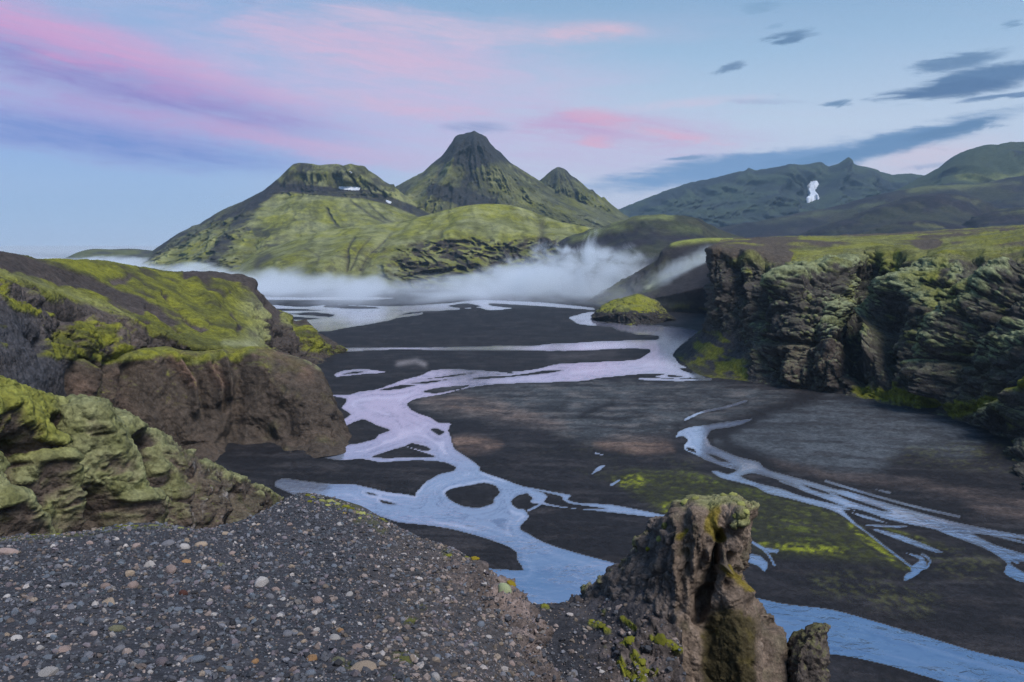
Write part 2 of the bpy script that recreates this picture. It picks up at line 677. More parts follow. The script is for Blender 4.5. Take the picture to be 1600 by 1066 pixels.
# ------------------------------------------------------------------ river plain: black sand bars and braided channels
WATER = [
    # main braid: bend below the right cliff, down the left side to the foot of the gravel knoll
    [(889, 496), (926, 487), (930, 500), (941, 504), (983, 507), (1028, 509), (1067, 513), (1090, 518), (1078, 529), (1062, 541), (1052, 553), (1054, 559),
     (1062, 569), (1073, 575), (1094, 586), (1103, 591), (1078, 590), (1057, 592), (1023, 589), (1041, 584), (1010, 584), (962, 588), (934, 591), (910, 595), (863, 597),
     (779, 600), (737, 605), (692, 616), (650, 623), (636, 631), (641, 640), (655, 647), (671, 652), (685, 661), (704, 662), (699, 672), (704, 684), (709, 701),
     (730, 715), (748, 729), (748, 735), (763, 741), (787, 749), (805, 756), (824, 763), (824, 771), (808, 775), (798, 784), (806, 794), (820, 797), (826, 808), (811, 825),
     (824, 834), (850, 848), (876, 857), (903, 865), (929, 872), (955, 879), (1000, 893), (1090, 915), (1178, 934), (1225, 944), (1300, 953), (1375, 974), (1450, 996),
     (1525, 1019), (1600, 1036), (1760, 1075), (1760, 1140), (1620, 1110), (1520, 1080), (1469, 1064), (1394, 1041), (1338, 1028), (1293, 1022), (1200, 1030), (1000, 1040), (800, 1030), (700, 980),
     (600, 880), (560, 830), (500, 790), (430, 760), (440, 748), (475, 752), (510, 756), (552, 757), (580, 763), (604, 769), (636, 773), (650, 776), (652, 769), (664, 754), (685, 742), (709, 736),
     (712, 730), (700, 724), (685, 721), (650, 719), (594, 722), (566, 717), (530, 719), (500, 712), (520, 690), (520, 668), (548, 648), (534, 638), (540, 631), (541, 623),
     (515, 618), (545, 617), (562, 612), (590, 609), (629, 594), (657, 587), (674, 579), (706, 577), (748, 579), (790, 582), (825, 579), (847, 575), (873, 569), (936, 566), (989, 563), (1004, 559), (1014, 551),
     (1012, 545), (962, 545), (910, 548), (844, 548), (752, 547), (700, 547), (620, 546), (540, 549), (540, 544), (620, 543), (700, 543), (779, 541), (831, 541), (857, 538), (899, 536), (936, 534), (989, 532),
     (1025, 531), (1031, 527), (1025, 524), (997, 523), (983, 519), (965, 516), (957, 511), (907, 507), (894, 500)],
    # side branch that leaves the pool and runs right behind the pinnacle
    [(818, 762), (826, 762), (876, 771), (892, 774), (887, 781), (903, 786), (955, 789), (995, 796), (1033, 804), (1080, 812), (1090, 820), (1033, 810), (968, 802), (929, 798), (876, 793), (850, 789), (832, 786), (826, 782), (834, 780), (826, 772)],
    # right stream
    [(1175, 655), (1172, 657), (1148, 666), (1112, 672), (1105, 684), (1110, 695), (1128, 704), (1152, 714), (1184, 722), (1192, 730), (1204, 736), (1240, 746), (1270, 754), (1303, 764),
     (1325, 768), (1370, 782), (1415, 795), (1483, 814), (1528, 824), (1595, 836), (1700, 850), (1700, 858), (1595, 842), (1562, 838), (1519, 834), (1550, 850), (1573, 858), (1620, 872),
     (1620, 880), (1580, 876), (1582, 885), (1620, 906), (1620, 915), (1589, 907), (1569, 895), (1573, 880), (1564, 872), (1546, 860), (1519, 849), (1483, 836), (1460, 827), (1415, 818),
     (1381, 810), (1348, 801), (1318, 797), (1336, 817), (1359, 834), (1381, 852), (1408, 872), (1424, 884), (1436, 874), (1415, 864), (1440, 870), (1447, 885), (1442, 890), (1424, 904), (1413, 908), (1415, 898), (1426, 890), (1408, 876), (1381, 855),
     (1359, 837), (1336, 821), (1312, 803), (1290, 794), (1270, 789), (1252, 784), (1230, 778), (1200, 771), (1180, 760), (1160, 755), (1128, 747), (1113, 738), (1120, 736), (1136, 741),
     (1148, 738), (1154, 731), (1132, 726), (1108, 720), (1088, 711), (1072, 704), (1069, 696), (1076, 688), (1067, 681), (1056, 684), (1061, 675), (1072, 669), (1106, 664), (1140, 659)],
    [(1365, 826), (1395, 833), (1420, 841), (1471, 862), (1466, 864), (1435, 855), (1398, 841), (1366, 829)],
    [(1350, 820), (1415, 822), (1412, 824), (1380, 824)],
    [(1330, 801), (1360, 808), (1388, 818), (1352, 810)],
    # far lagoon and its arms
    [(380, 474), (470, 480), (520, 476), (610, 479), (700, 474), (735, 470), (763, 469), (850, 473), (926, 481), (925, 484), (840, 478), (765, 474), (768, 478), (800, 482), (766, 485), (747, 481), (700, 485), (640, 488),
     (624, 494), (612, 500), (580, 506), (532, 514), (518, 517), (470, 520), (400, 520), (380, 500)],
    [(380, 463), (470, 465), (560, 464), (620, 466), (560, 469), (380, 468)],
    # oval pool
    [(522, 585), (540, 579), (570, 577), (605, 582), (575, 584), (545, 587), (527, 589)],
    # puddles
    [(925, 741), (935, 729), (946, 727), (940, 733), (930, 739)],
    [(953, 757), (968, 748), (967, 752), (956, 760)],
    [(930, 707), (946, 712), (932, 710)],
    [(1173, 844), (1195, 856), (1216, 859), (1214, 865), (1192, 860), (1173, 848)],
    [(1172, 866), (1187, 869), (1200, 881), (1195, 893), (1184, 884), (1168, 878)],
    [(1365, 764), (1388, 768), (1392, 772), (1380, 769)],
]
THREADS = [
    ([(1165, 627), (1130, 637), (1095, 645), (1070, 656)], 2.2), ([(1290, 752), (1350, 770), (1430, 792), (1500, 808)], 2.0), ([(1220, 752), (1290, 776), (1360, 797), (1420, 812)], 2.0),
    ([(1440, 818), (1500, 838), (1540, 856), (1590, 880)], 2.2), ([(1550, 836), (1600, 848)], 2.5), ([(1100, 716), (1140, 730), (1180, 738), (1230, 752)], 2.0), ([(1078, 676), (1090, 684), (1088, 694)], 2.0),
    ([(640, 690), (670, 697), (700, 706)], 2.2), ([(560, 655), (600, 640), (640, 640)], 2.5), ([(720, 588), (790, 586), (860, 576)], 2.0), ([(640, 597), (700, 591), (742, 586)], 1.8),
    ([(1000, 592), (1060, 594), (1110, 593)], 1.6), ([(520, 500), (600, 497), (660, 490)], 1.4), ([(440, 492), (520, 498), (560, 506)], 1.4),
    ([(1180, 850), (1200, 866), (1210, 884)], 1.6), ([(1424, 890), (1446, 888), (1452, 876), (1440, 866)], 2.2), ([(835, 770), (850, 781), (842, 790), (826, 798)], 2.4)]
BARS = [
    [(530, 672), (566, 655), (590, 665), (610, 672), (592, 680), (587, 686), (555, 694), (530, 695)],
    [(580, 714), (606, 705), (632, 698), (655, 705), (682, 714), (640, 715), (600, 716)],
    [(634, 697), (652, 691), (673, 702), (664, 705)],
    [(695, 771), (706, 764), (730, 759), (755, 754), (774, 759), (781, 770), (772, 778), (770, 787), (748, 794), (723, 791), (704, 782)],
    [(580, 806), (622, 816), (670, 821), (711, 828), (759, 841), (794, 854), (808, 864), (809, 875), (818, 891), (780, 890), (752, 888), (690, 890), (600, 880)],
    [(834, 766), (876, 775), (880, 781), (892, 787), (947, 795), (903, 795), (863, 789), (851, 785), (856, 777), (850, 771)],
    [(801, 784), (810, 776), (822, 773), (832, 777), (828, 786), (818, 796), (808, 793)],
    [(636, 598), (650, 595), (699, 587), (744, 582), (720, 587), (702, 593), (664, 600)],
    [(734, 593), (772, 585), (825, 581), (881, 578), (860, 583), (790, 590)],
    [(659, 612), (685, 606), (734, 602), (720, 608), (681, 615)],
    [(594, 610), (625, 602), (650, 602), (622, 609)],
    [(673, 672), (681, 669), (694, 675), (685, 680)],
    [(535, 585), (552, 581), (574, 580), (556, 584)],
    [(570, 769), (582, 771), (590, 774), (578, 773)],
    [(592, 781), (606, 784), (620, 788), (600, 787)],
    [(1158, 744), (1180, 738), (1202, 743), (1240, 757), (1252, 766), (1285, 778), (1318, 791), (1290, 785), (1250, 775), (1220, 764), (1190, 757), (1168, 750)],
    [(1104, 709), (1120, 712), (1142, 723), (1124, 721)],
    [(1072, 699), (1085, 702), (1088, 708), (1076, 704)],
    [(1254, 757), (1290, 768), (1300, 774), (1270, 766)],
    [(1298, 769), (1340, 782), (1390, 799), (1375, 798), (1330, 784)],
    [(1316, 793), (1345, 797), (1378, 808), (1350, 802)],
    [(1412, 873), (1420, 874), (1424, 880), (1418, 881)],
    [(440, 490), (454, 490), (490, 488), (524, 492), (505, 498), (470, 500), (430, 498)],
    [(400, 483), (440, 482), (512, 485), (440, 486)],
    [(700, 478), (730, 474), (752, 479), (720, 482)],
    [(1041, 586), (1060, 587), (1068, 589), (1048, 590)],
    [(1062, 575), (1078, 577), (1086, 585), (1068, 580)],
    [(520, 476), (600, 481), (560, 483), (505, 480)],
]


def build_plain():
    pxs = np.linspace(-110, 1710, 690)
    pys = np.concatenate([np.linspace(1125, 480, 370), np.linspace(479, 400, 90), np.array([398, 396, 394, 392, 390, 388.5, 387.5, 386.8, 386.3])])
    PX, PY = np.meshgrid(pxs, pys)
    Y = GY(PY)
    u = (PX - CX) / F
    vv = -(PY - CY) / F
    t = Y / (CP + vv * SP)
    X = u * t
    Wd = np.stack([X, Y, np.zeros_like(X)], -1)
    # natural raggedness of the banks, in real metres
    wob = fbm(Wd / np.array([7.0, 9.0, 1]), 4) * 1.9 + fbm(Wd / np.array([2.2, 3.0, 1]) + 40, 3) * 1.0
    wob2 = fbm(Wd / np.array([14.0, 22.0, 1]) + 11, 3) * 2.0
    qx, qy = PX + wob + wob2, PY + (wob * 0.35 + wob2 * 0.2) * np.clip((PY - 420) / 250, 0.15, 1.2)
    sd = np.full(PX.shape, -24.0)
    for poly in WATER:
        sd = np.maximum(sd, signed(qx, qy, poly))
    for poly in BARS:
        sd = np.minimum(sd, -signed(qx, qy, poly))
    for pts, w in THREADS:
        sd = np.maximum(sd, max(w * 1.25, 3.0) * 0.5 - np.minimum(seg_dist(qx, qy, polyline(pts, 6)), 24.0))
    m = sd * Y / F                                   # metres across the line of sight
    # anything far under the fog is sheet sand
    z = np.where(sd > 0, -np.minimum(0.03 + 0.10 * m, 0.5), np.minimum(0.02 + 0.10 * -m, 0.40))
    bar = sstep(-m, 0.3, 4.0)
    z = z + bar * (fbm(Wd / 18.0, 4) * 0.35 + fbm(Wd / 3.0, 3) * 0.14 + ridged(Wd / np.array([14.0, 6.0, 1]) + 4, 3) * 0.16)
    z = np.where(sd < -0.5, np.maximum(z, 0.05), z)
    V = Wd.copy()
    V[..., 2] = z
    # albedo: black sand, silt sheets, low plants
    n_s = fbm(Wd / np.array([26.0, 40.0, 1]), 5, 0.55) * 0.5 + fbm(Wd / np.array([5.0, 9.0, 1]) + 3, 4) * 0.3
    n_f = fbm(Wd / np.array([1.6, 2.4, 1]) + 5, 4)
    n_st = fbm(Wd / np.array([30.0, 4.0, 1]) + 8, 4)     # lines laid down by floods
    black = np.array([0.0100, 0.0098, 0.0125])
    n_m = fbm(Wd / np.array([9.0, 5.0, 1]) + 21, 5, 0.6)
    n_g = fbm(Wd / np.array([0.9, 1.5, 1]) + 27, 3)
    c = paint(black, (sstep(n_s + 0.5 * n_st, 0.05, 0.35) * 0.55, np.array([0.026, 0.023, 0.026])), (sstep(n_m + 0.3 * n_g, 0.08, 0.40) * 0.5, np.array([0.034, 0.029, 0.029])), (sstep(n_st + 0.3 * n_m, 0.12, 0.35) * 0.35, np.array([0.042, 0.040, 0.044])))

    def soft(poly, w, nz=14.0, y=1.0):
        s = signed(PX + n_s * nz * 2.4 + n_f * 4, PY + n_s * nz + n_st * nz * 0.4, poly, 1.0, 60)
        return sstep(s, -w, w * 0.8)
    silt1 = soft([(640, 627), (700, 610), (850, 602), (1000, 598), (1110, 602), (1190, 612), (1240, 622), (1180, 642), (1100, 662), (1055, 670), (1010, 690), (940, 694), (900, 684), (850, 671), (771, 656), (692, 646)], 14)
    silt2 = soft([(1122, 694), (1180, 660), (1290, 622), (1350, 630), (1470, 655), (1540, 690), (1500, 720), (1420, 705), (1380, 735), (1320, 742), (1240, 722), (1180, 708)], 14)
    brown = np.maximum(soft([(930, 694), (981, 685), (1034, 687), (1052, 706), (1000, 710), (955, 702)], 9, 7), soft([(704, 687), (745, 686), (786, 697), (766, 709), (717, 706)], 8, 6) * 0.8)
    brown = np.maximum(brown, soft([(650, 626), (720, 618), (800, 640), (880, 668), (840, 668), (760, 652), (690, 642)], 12, 10) * 0.6)
    brown2 = np.maximum(soft([(1200, 722), (1300, 740), (1420, 752), (1600, 782), (1600, 800), (1440, 766), (1310, 750)], 9, 8), soft([(1500, 775), (1600, 800), (1640, 820), (1540, 805)], 9, 8)) * 0.5
    patch = 0.55 + 0.75 * sstep(n_s + 0.35 * n_st, -0.22, 0.22)
    patch = patch * (0.75 + 0.5 * sstep(n_m + 0.5 * n_g, -0.3, 0.3))
    old = ridged(np.stack([X / 34.0 + n_s * 0.8, Y / 11.0 + X / 60.0, X * 0 + 2], -1), 3, 0.55)
    oldc = sstep(old + 0.25 * n_m, 0.62, 0.80)
    patch = patch * (1 - 0.62 * oldc)
    s1 = silt1 * patch * (1 - 0.75 * sstep(fbm(Wd / np.array([24.0, 8.0, 1]) + 31, 4), 0.12, 0.3))
    s2 = silt2 * patch
    c = paint(c, (oldc * 0.35, np.array([0.030, 0.028, 0.032])), (s1 * 0.75, np.array([0.062, 0.070, 0.078])), (s1 * sstep(n_m, -0.05, 0.3) * 0.7, np.array([0.098, 0.092, 0.092])), (s2 * 0.75, np.array([0.064, 0.074, 0.086])), (brown * patch * 0.8, np.array([0.150, 0.102, 0.080])), (brown2 * patch, np.array([0.085, 0.066, 0.060])))
    # bare silt tongues on the far bars
    c = paint(c, (stroke(qx, qy, [(622, 570), (650, 566), (664, 571)], 4) * 0.8, np.array([0.16, 0.15, 0.16])), (stroke(qx, qy, [(860, 560), (960, 553)], 6) * 0.5 * patch, np.array([0.06, 0.055, 0.06])))
    # wet dark channels without open water
    for pts, w, s in (([(1280, 618), (1240, 630), (1180, 652), (1130, 680), (1140, 700), (1200, 725)], 11, 0.85), ([(910, 652), (935, 640), (955, 634)], 5, 0.9), ([(860, 656), (930, 655), (985, 660)], 3, 0.7),
                      ([(830, 640), (880, 640)], 9, 0.6), ([(1120, 660), (1080, 655), (1055, 668)], 4, 0.6), ([(1000, 668), (1060, 664)], 3, 0.5)):
        c = paint(c, (stroke(qx + n_s * 6, qy + n_s * 3, pts, w) * s, black * 0.9))
    # ground plants and algae
    g_dim = soft([(958, 752), (985, 742), (1060, 742), (1150, 752), (1250, 782), (1318, 806), (1380, 858), (1416, 888), (1380, 884), (1250, 872), (1180, 862), (1120, 820), (1040, 806), (1000, 778)], 10, 8)
    g_br = np.maximum.reduce([soft([(1178, 846), (1220, 850), (1310, 858), (1316, 868), (1270, 866), (1200, 858)], 5, 4), soft([(1316, 808), (1345, 826), (1380, 852), (1412, 880), (1424, 890), (1408, 888), (1380, 868), (1340, 838)], 4, 3),
                              soft([(960, 752), (985, 745), (1010, 752), (1000, 764), (975, 762)], 5, 4), soft([(1030, 794), (1060, 786), (1090, 798), (1060, 806)], 5, 4) * 0.8,
                              soft([(1380, 824), (1430, 838), (1482, 858), (1470, 858), (1420, 842)], 3, 2) * 0.6])
    g_far = np.maximum.reduce([soft([(1250, 915), (1330, 900), (1420, 912), (1470, 940), (1450, 965), (1360, 945)], 18, 18) * 0.55, soft([(1430, 840), (1500, 860), (1560, 880), (1540, 910), (1460, 890)], 14, 14) * 0.5,
                               soft([(1440, 700), (1580, 690), (1600, 740), (1500, 735), (1400, 722)], 12, 14) * 0.45, soft([(1180, 800), (1260, 790), (1330, 815), (1300, 830), (1200, 820)], 8, 8) * 0.4,
                               soft([(900, 740), (960, 735), (1040, 742), (980, 756)], 10, 10) * 0.3, soft([(1100, 720), (1040, 720), (1080, 735)], 8, 8) * 0.3,
                               soft([(850, 700), (950, 725), (1000, 700)], 20, 16) * 0.15])
    pl = sstep(n_f + 0.5 * n_s + 0.6 * n_g + 0.5 * n_m, -0.15, 0.30)
    c = paint(c, (g_dim * (0.35 + 0.60 * pl), np.array([0.036, 0.040, 0.012])), (g_dim * pl * sstep(n_m + 0.4 * n_g, 0.05, 0.35) * 0.8, np.array([0.075, 0.094, 0.014])), (g_far * pl * sstep(n_g + n_m, -0.3, 0.3), np.array([0.062, 0.066, 0.022])), (g_br * (0.10 + 0.90 * pl) * sstep(n_g + 0.5 * n_m, -0.5, 0.0), np.array([0.165, 0.185, 0.014])))
    # wet rim and pale silt bottom seen through the milky water
    c = paint(c, (np.exp(-(np.minimum(m, 0) / 0.5) ** 2) * 0.55, black * 0.7), (sstep(sd, -0.3, 0.8), np.array([0.16, 0.18, 0.21])))
    mat = land_material('river_sand', 0.8, 0.18, 0.65, 0.80, 0.20)
    link('ground', mesh_from_grid('ground', V, c), mat, None, 'flat black sand river plain with grey silt bars and thin green ground plants', 'ground', 'structure')
    # the water: a level sheet over the channels; milky colour streaked along the banks, sky reflections painted in
    keep = sd > -4
    idx = np.full(PX.shape, -1, np.int64)
    cell = keep[:-1, :-1] | keep[1:, :-1] | keep[1:, 1:] | keep[:-1, 1:]
    full = np.arange(PX.size).reshape(PX.shape)
    q = np.stack([full[:-1, :-1], full[:-1, 1:], full[1:, 1:], full[1:, :-1]], -1)[cell]
    used = np.unique(q)
    remap = np.zeros(PX.size, np.int64)
    remap[used] = np.arange(len(used))
    wv = Wd.reshape(-1, 3)[used]
    lay = np.stack([sd * 0.16 + X / 9.0, Wd[..., 1] / 16.0 + X / 26.0, np.zeros_like(X)], -1)
    st = fbm(lay * np.array([1.0, 1.6, 1.0]) + fbm(Wd / 7.0, 3)[..., None] * 2.6, 5, 0.62) * 0.6 + fbm(np.stack([sd * 0.45 + X / 30.0, Wd[..., 1] / 22.0 + X / 30.0, X * 0 + 9], -1) + fbm(Wd / 9.0 + 7, 3)[..., None] * 1.2, 4, 0.6) * 0.6
    st2 = fbm(np.stack([sd * 0.10, Wd[..., 1] / 30.0 - X / 50.0, X * 0 + 4], -1), 3)
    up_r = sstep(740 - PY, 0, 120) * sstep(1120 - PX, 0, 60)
    wc = paint(np.array([0.33, 0.40, 0.54]), (up_r, np.array([0.48, 0.47, 0.60])))  # upper reach tinted with the pink of the sky it reflects
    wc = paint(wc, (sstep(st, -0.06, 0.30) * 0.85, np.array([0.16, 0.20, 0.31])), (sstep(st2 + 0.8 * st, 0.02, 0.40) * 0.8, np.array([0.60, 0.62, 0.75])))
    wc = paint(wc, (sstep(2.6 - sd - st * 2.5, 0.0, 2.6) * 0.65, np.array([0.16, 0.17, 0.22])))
    wc = paint(wc, (sstep(PY + st * 40, 800, 935) * 0.75, np.array([0.11, 0.22, 0.38])))  # near water painted bluer, as the higher sky mirrored there
    me = fill_mesh(bpy.data.meshes.new('river'), wv, remap[q], wc.reshape(-1, 3)[used])
    wm = bpy.data.materials.new('glacial_water')
    wm.use_nodes = True
    T = NT(wm.node_tree)
    at = T.n('ShaderNodeVertexColor', layer_name='albedo')
    pos = T.n('ShaderNodeNewGeometry').outputs['Position']
    bs = T.n('ShaderNodeBsdfPrincipled')
    T.l(at.outputs[0], bs.inputs['Base Color'])
    bs.inputs['Roughness'].default_value = 0.10
    bs.inputs['IOR'].default_value = 1.33
    bs.inputs['Metallic'].default_value = 0.62
    rip = T.noise(T.vmul(pos, (0.8, 1.0, 1.0)), 0.75, 3.0, 0.5, 0.6)
    rip2 = T.noise(pos, 0.10, 3.0, 0.5)
    bp = T.n('ShaderNodeBump')
    bp.inputs['Strength'].default_value = 0.8
    bp.inputs['Distance'].default_value = 0.45
    sx = T.n('ShaderNodeSeparateXYZ')
    T.l(pos, sx.inputs[0])
    fast = T.math('ADD', 0.06, T.math('MULTIPLY', T.ramp(sx.outputs[1], 112.0, 165.0, 1.0, 0.0), T.ramp(rip2, 0.40, 0.62, 0.15, 1.0)))
    T.l(T.math('MULTIPLY', rip, fast), bp.inputs['Height'])
    T.l(bp.outputs[0], bs.inputs['Normal'])
    T.l(bs.outputs[0], T.n('ShaderNodeOutputMaterial').inputs[0])
    link('river', me, wm, None, 'pale lilac blue braided river winding over the black sand', 'river', 'structure')
    # the land goes on all round, a little lower than the detailed sheet
    S = 12000.0
    sk = fill_mesh(bpy.data.meshes.new('terrain'), np.array([(-S, -S, -1.6), (S, -S, -1.6), (S, S, -1.6), (-S, S, -1.6)]), np.array([[0, 1, 2, 3]]), np.tile(black * 1.3, (4, 1)))
    link('terrain', sk, mat, None, 'dark sand lowland running on to the horizon all round', 'terrain', 'structure')


build_plain()

# ------------------------------------------------------------------ landforms
def displaced(V, amount, N=None, zs=1.0):
    if N is None:
        N = normals(V)
    return V + N * np.array([1.0, 1.0, zs]) * amount[..., None]


def toward(V, d):
    W = V.copy()
    W[..., 1] -= d
    return W


def fan(px, py, ax, ay, kr=26.0, ks=150.0, seed=0.0, n=0):
    """ribs that run down and outwards from a summit"""
    t = np.arctan2(px - ax, np.maximum(py - ay, 1.0) )
    r = np.hypot(px - ax, py - ay)
    w = np.stack([px / 38.0, py / 38.0, px * 0 + seed + 3], -1)
    wob = fbm(w, 4, 0.6)
    f = ridged(np.stack([t * kr / 3.0 + n * 1.2 + wob * 1.5, r / ks + n * 0.8 + wob * 0.8, r * 0 + seed], -1), 4, 0.6)
    return 0.45 + (f - 0.45) * (0.35 + 1.0 * sstep(fbm(w * 0.6 + 20, 3), -0.3, 0.4))


def aniso(V, sx, sy, sz, off=0.0):
    return V / np.array([sx, sy, sz]) + off


def gullies(V, w, off=0.0, stretch=6.0, oc=3):
    """ribs and runnels that go down a face which looks at -y"""
    wob = np.stack([fbm(V / (w * 6.0) + off, 3), fbm(V / (w * 6.0) + off + 9, 3), np.zeros(V.shape[:2])], -1) * 2.4
    return ridged(aniso(V, w, w * stretch, w * stretch, off) + wob, oc)


BVH = {}


def jag(ridge, amp, seed, step=3.0):
    """small natural teeth on a traced crest"""
    p = np.array(ridge, float)
    xs = np.arange(p[0, 0], p[-1, 0], step)
    ys = np.interp(xs, p[:, 0], p[:, 1])
    q = np.stack([xs / 11.0, xs * 0 + seed, xs * 0], -1)
    ys = ys + fbm(q, 4, 0.6) * amp
    return [(x, y) for x, y in zip(xs, ys)]


def landform(name, V, color, mat, label, cat, keep_bvh=True, kind='structure'):
    o = link(name, mesh_from_grid(name, V, color), mat, None, label, cat, kind)
    if keep_bvh:
        BVH[o.name] = bvh_of_grid(V)
    return o


M_FAR = land_material('mountain_slope', 0.05, 4.5, 0.48)
M_MID = land_material('hill_slope', 0.10, 2.4, 0.46)
M_HILL = land_material('mossy_hill', 0.60, 0.65, 0.62, tuft=0.9)
M_CLIFF = land_material('cliff_rock', 0.7, 0.7, 0.58, tuft=0.45)
M_NEAR = land_material('near_rock', 7.0, 0.06, 0.58)
M_GRAVEL = land_material('gravel_bed', 24.0, 0.016, 0.65)


def moss_mix(V, N, seed, lime=0.5, size=30.0):
    n = fbm(V / size + seed, 4)
    n2 = fbm(V / (size * 0.25) + seed + 5, 4)
    k = sstep(n + 0.5 * n2, -0.35, 0.35)[..., None]
    k2 = sstep(fbm(V / (size * 0.5) + seed + 11, 3), -0.25, 0.35)[..., None]
    a = MOSS_GREEN + (MOSS_LIME - MOSS_GREEN) * np.clip(k * (lime + 0.5), 0, 1)
    return a + (MOSS_PALE - a) * k2 * (1 - lime) * 0.8


# ---- far range on the right, blue with distance
def far_range():
    Y = 4600
    ridge = [(930, 345), (970, 327), (1000, 315), (1040, 299), (1080, 286), (1120, 278), (1150, 271), (1165, 268), (1170, 263.5), (1178, 267), (1195, 266), (1225, 260), (1250, 259), (1275, 255.5), (1292, 261), (1303, 260), (1311, 253), (1317, 249.5), (1324, 255),
             (1335, 259), (1350, 263), (1370, 270), (1395, 274), (1420, 272), (1440, 275), (1500, 282), (1560, 290)]
    ridge = jag(ridge, 3.0, 1.0)
    rows = [[(p[0], p[1] + 40, Y + 1500) for p in ridge], [(p[0], p[1], Y) for p in ridge],
            [(900, 355, 4100), (970, 345, 4150), (1040, 325, 4100), (1120, 308, 4150), (1200, 300, 4000), (1260, 300, 4180), (1320, 296, 4000), (1400, 300, 4100), (1500, 306, 4000), (1580, 312, 4000)],
            [(880, 375, 3500), (1040, 352, 3500), (1120, 342, 3500), (1260, 336, 3500), (1400, 332, 3500), (1600, 332, 3500)],
            [(860, 400, 3000), (1600, 395, 3000)]]
    V = loft(rows, 330, 120)
    px, py = project(V)
    env = below_ridge(px, py, ridge, 22)
    d = (gullies(V, 130, 3.0) - 0.4) * 190 * env + (gullies(V, 45, 8.0) - 0.4) * 60 * env + fbm(V / 70 + 2, 4) * 30 * env
    for pts, w, a in (([(1230, 262), (1215, 285), (1190, 318)], 14, 90), ([(1275, 258), (1250, 285), (1225, 322)], 12, 70), ([(1318, 254), (1300, 285), (1290, 320)], 12, 90), ([(1150, 273), (1120, 300)], 16, 60), ([(1360, 270), (1345, 300)], 12, 60)):
        d += stroke(px, py, pts, w) * a
    N = normals(V)
    d *= 1 - blob(px, py, 1270, 303, 20, 22)
    V = toward(V, d)
    N = normals(V)
    moss = sstep(fbm(V / 260, 5) + 0.35 * N[..., 2] - 0.12, -0.1, 0.25)
    fold_shade = np.clip(sstep(gullies(V, 130, 3.0), 0.55, 0.25) + sstep(gullies(V, 45, 8.0), 0.45, 0.2) * 0.6, 0, 1)  # gully hollows, darkened below as painted shade
    c = paint(np.array([0.020, 0.026, 0.034]), (moss * 0.75 * (1 - 0.8 * fold_shade), np.array([0.042, 0.058, 0.036])))
    o = landform('mountain', V, c, M_FAR, 'long jagged blue green mountain with a white snow patch, far behind the plateau', 'mountain')
    return o


def right_mountain():
    ridge = [(1400, 300), (1440, 278), (1455, 271), (1470, 262), (1490, 246), (1510, 236.5), (1530, 231), (1545, 227), (1560, 228), (1575, 224), (1600, 223), (1640, 222), (1700, 228), (1800, 240)]
    Y = 3600
    ridge = jag(ridge, 2.2, 3.0)
    rows = [[(p[0], p[1] + 50, Y + 900) for p in ridge], [(p[0], p[1], Y) for p in ridge],
            [(1380, 310, 3150), (1450, 285, 3200), (1520, 258, 3100), (1600, 254, 3200), (1800, 262, 3100)],
            [(1360, 325, 2800), (1450, 305, 2800), (1600, 300, 2800), (1800, 300, 2800)], [(1340, 380, 2400), (1800, 380, 2400)]]
    V = loft(rows, 240, 110)
    px, py = project(V)
    env = below_ridge(px, py, ridge, 20)
    V = displaced(V, (gullies(V, 120, 13.0) - 0.4) * 120 * env * 1.0 + fbm(V / 60 + 2, 4) * 18 * env, None, 0.15)
    N = normals(V)
    moss = sstep(fbm(V / 200 + 4, 5) + 0.4 * N[..., 2] - 0.1, -0.1, 0.2)
    c = paint(np.array([0.022, 0.026, 0.032]), (moss * 0.7, np.array([0.042, 0.058, 0.030])), (stroke(px, py, [(1500, 277), (1560, 280), (1600, 274)], 5) * 0.5, np.array([0.17, 0.19, 0.07])))
    landform('mountain', V, c, M_FAR, 'dark green rounded mountain cut by the right edge of the view', 'mountain')


def dark_hill(ridge, depth, dY, label, seed, green, extra=(), drop=40, base=None):
    """low dark hills of black sand and thin moss between plateau and mountains"""
    rows = [[(p[0], p[1] + 12, (p[2] if len(p) > 2 else depth) + 320) for p in ridge], [(p[0], p[1], p[2] if len(p) > 2 else depth) for p in ridge],
            [(p[0], p[1] + drop * 0.45, (p[2] if len(p) > 2 else depth) - dY * 0.45) for p in ridge], [(p[0], p[1] + drop, (p[2] if len(p) > 2 else depth) - dY) for p in ridge],
            [(p[0], p[1] + drop * 1.9, (p[2] if len(p) > 2 else depth) - dY * 1.35) for p in ridge]]
    V = loft(rows, 200, 60)
    px, py = project(V)
    s = depth / 2000.0
    V = displaced(V, fbm(V / (190 * s) + seed, 5) * 30 * s + (gullies(V, 70 * s, seed) - 0.4) * 30 * s + (ridged(V / (45 * s) + seed, 4) - 0.4) * 16 * s, None, 0.12)
    N = normals(V)
    n = fbm(V / (170 * s) + seed, 5) + 0.4 * fbm(V / (30 * s) + seed, 4)
    m = sstep(n + 0.6 * (N[..., 2] - 0.75), 0.0, 0.35) * green
    c = paint(np.array([0.018, 0.018, 0.026]), (sstep(fbm(V / (80 * s) + seed + 9, 4), -0.1, 0.4) * 0.6, np.array([0.034, 0.029, 0.037])), (m * 0.75, np.array([0.080, 0.092, 0.036])))
    for pts, w, a, cc in extra:
        k = stroke(px + 10 * n, py + 3 * n, pts, w) * a * sstep(n, -0.5, 0.2)
        c = paint(c, (k, np.array(cc)))
    return landform('hill', V, c, M_MID, label, 'hill')


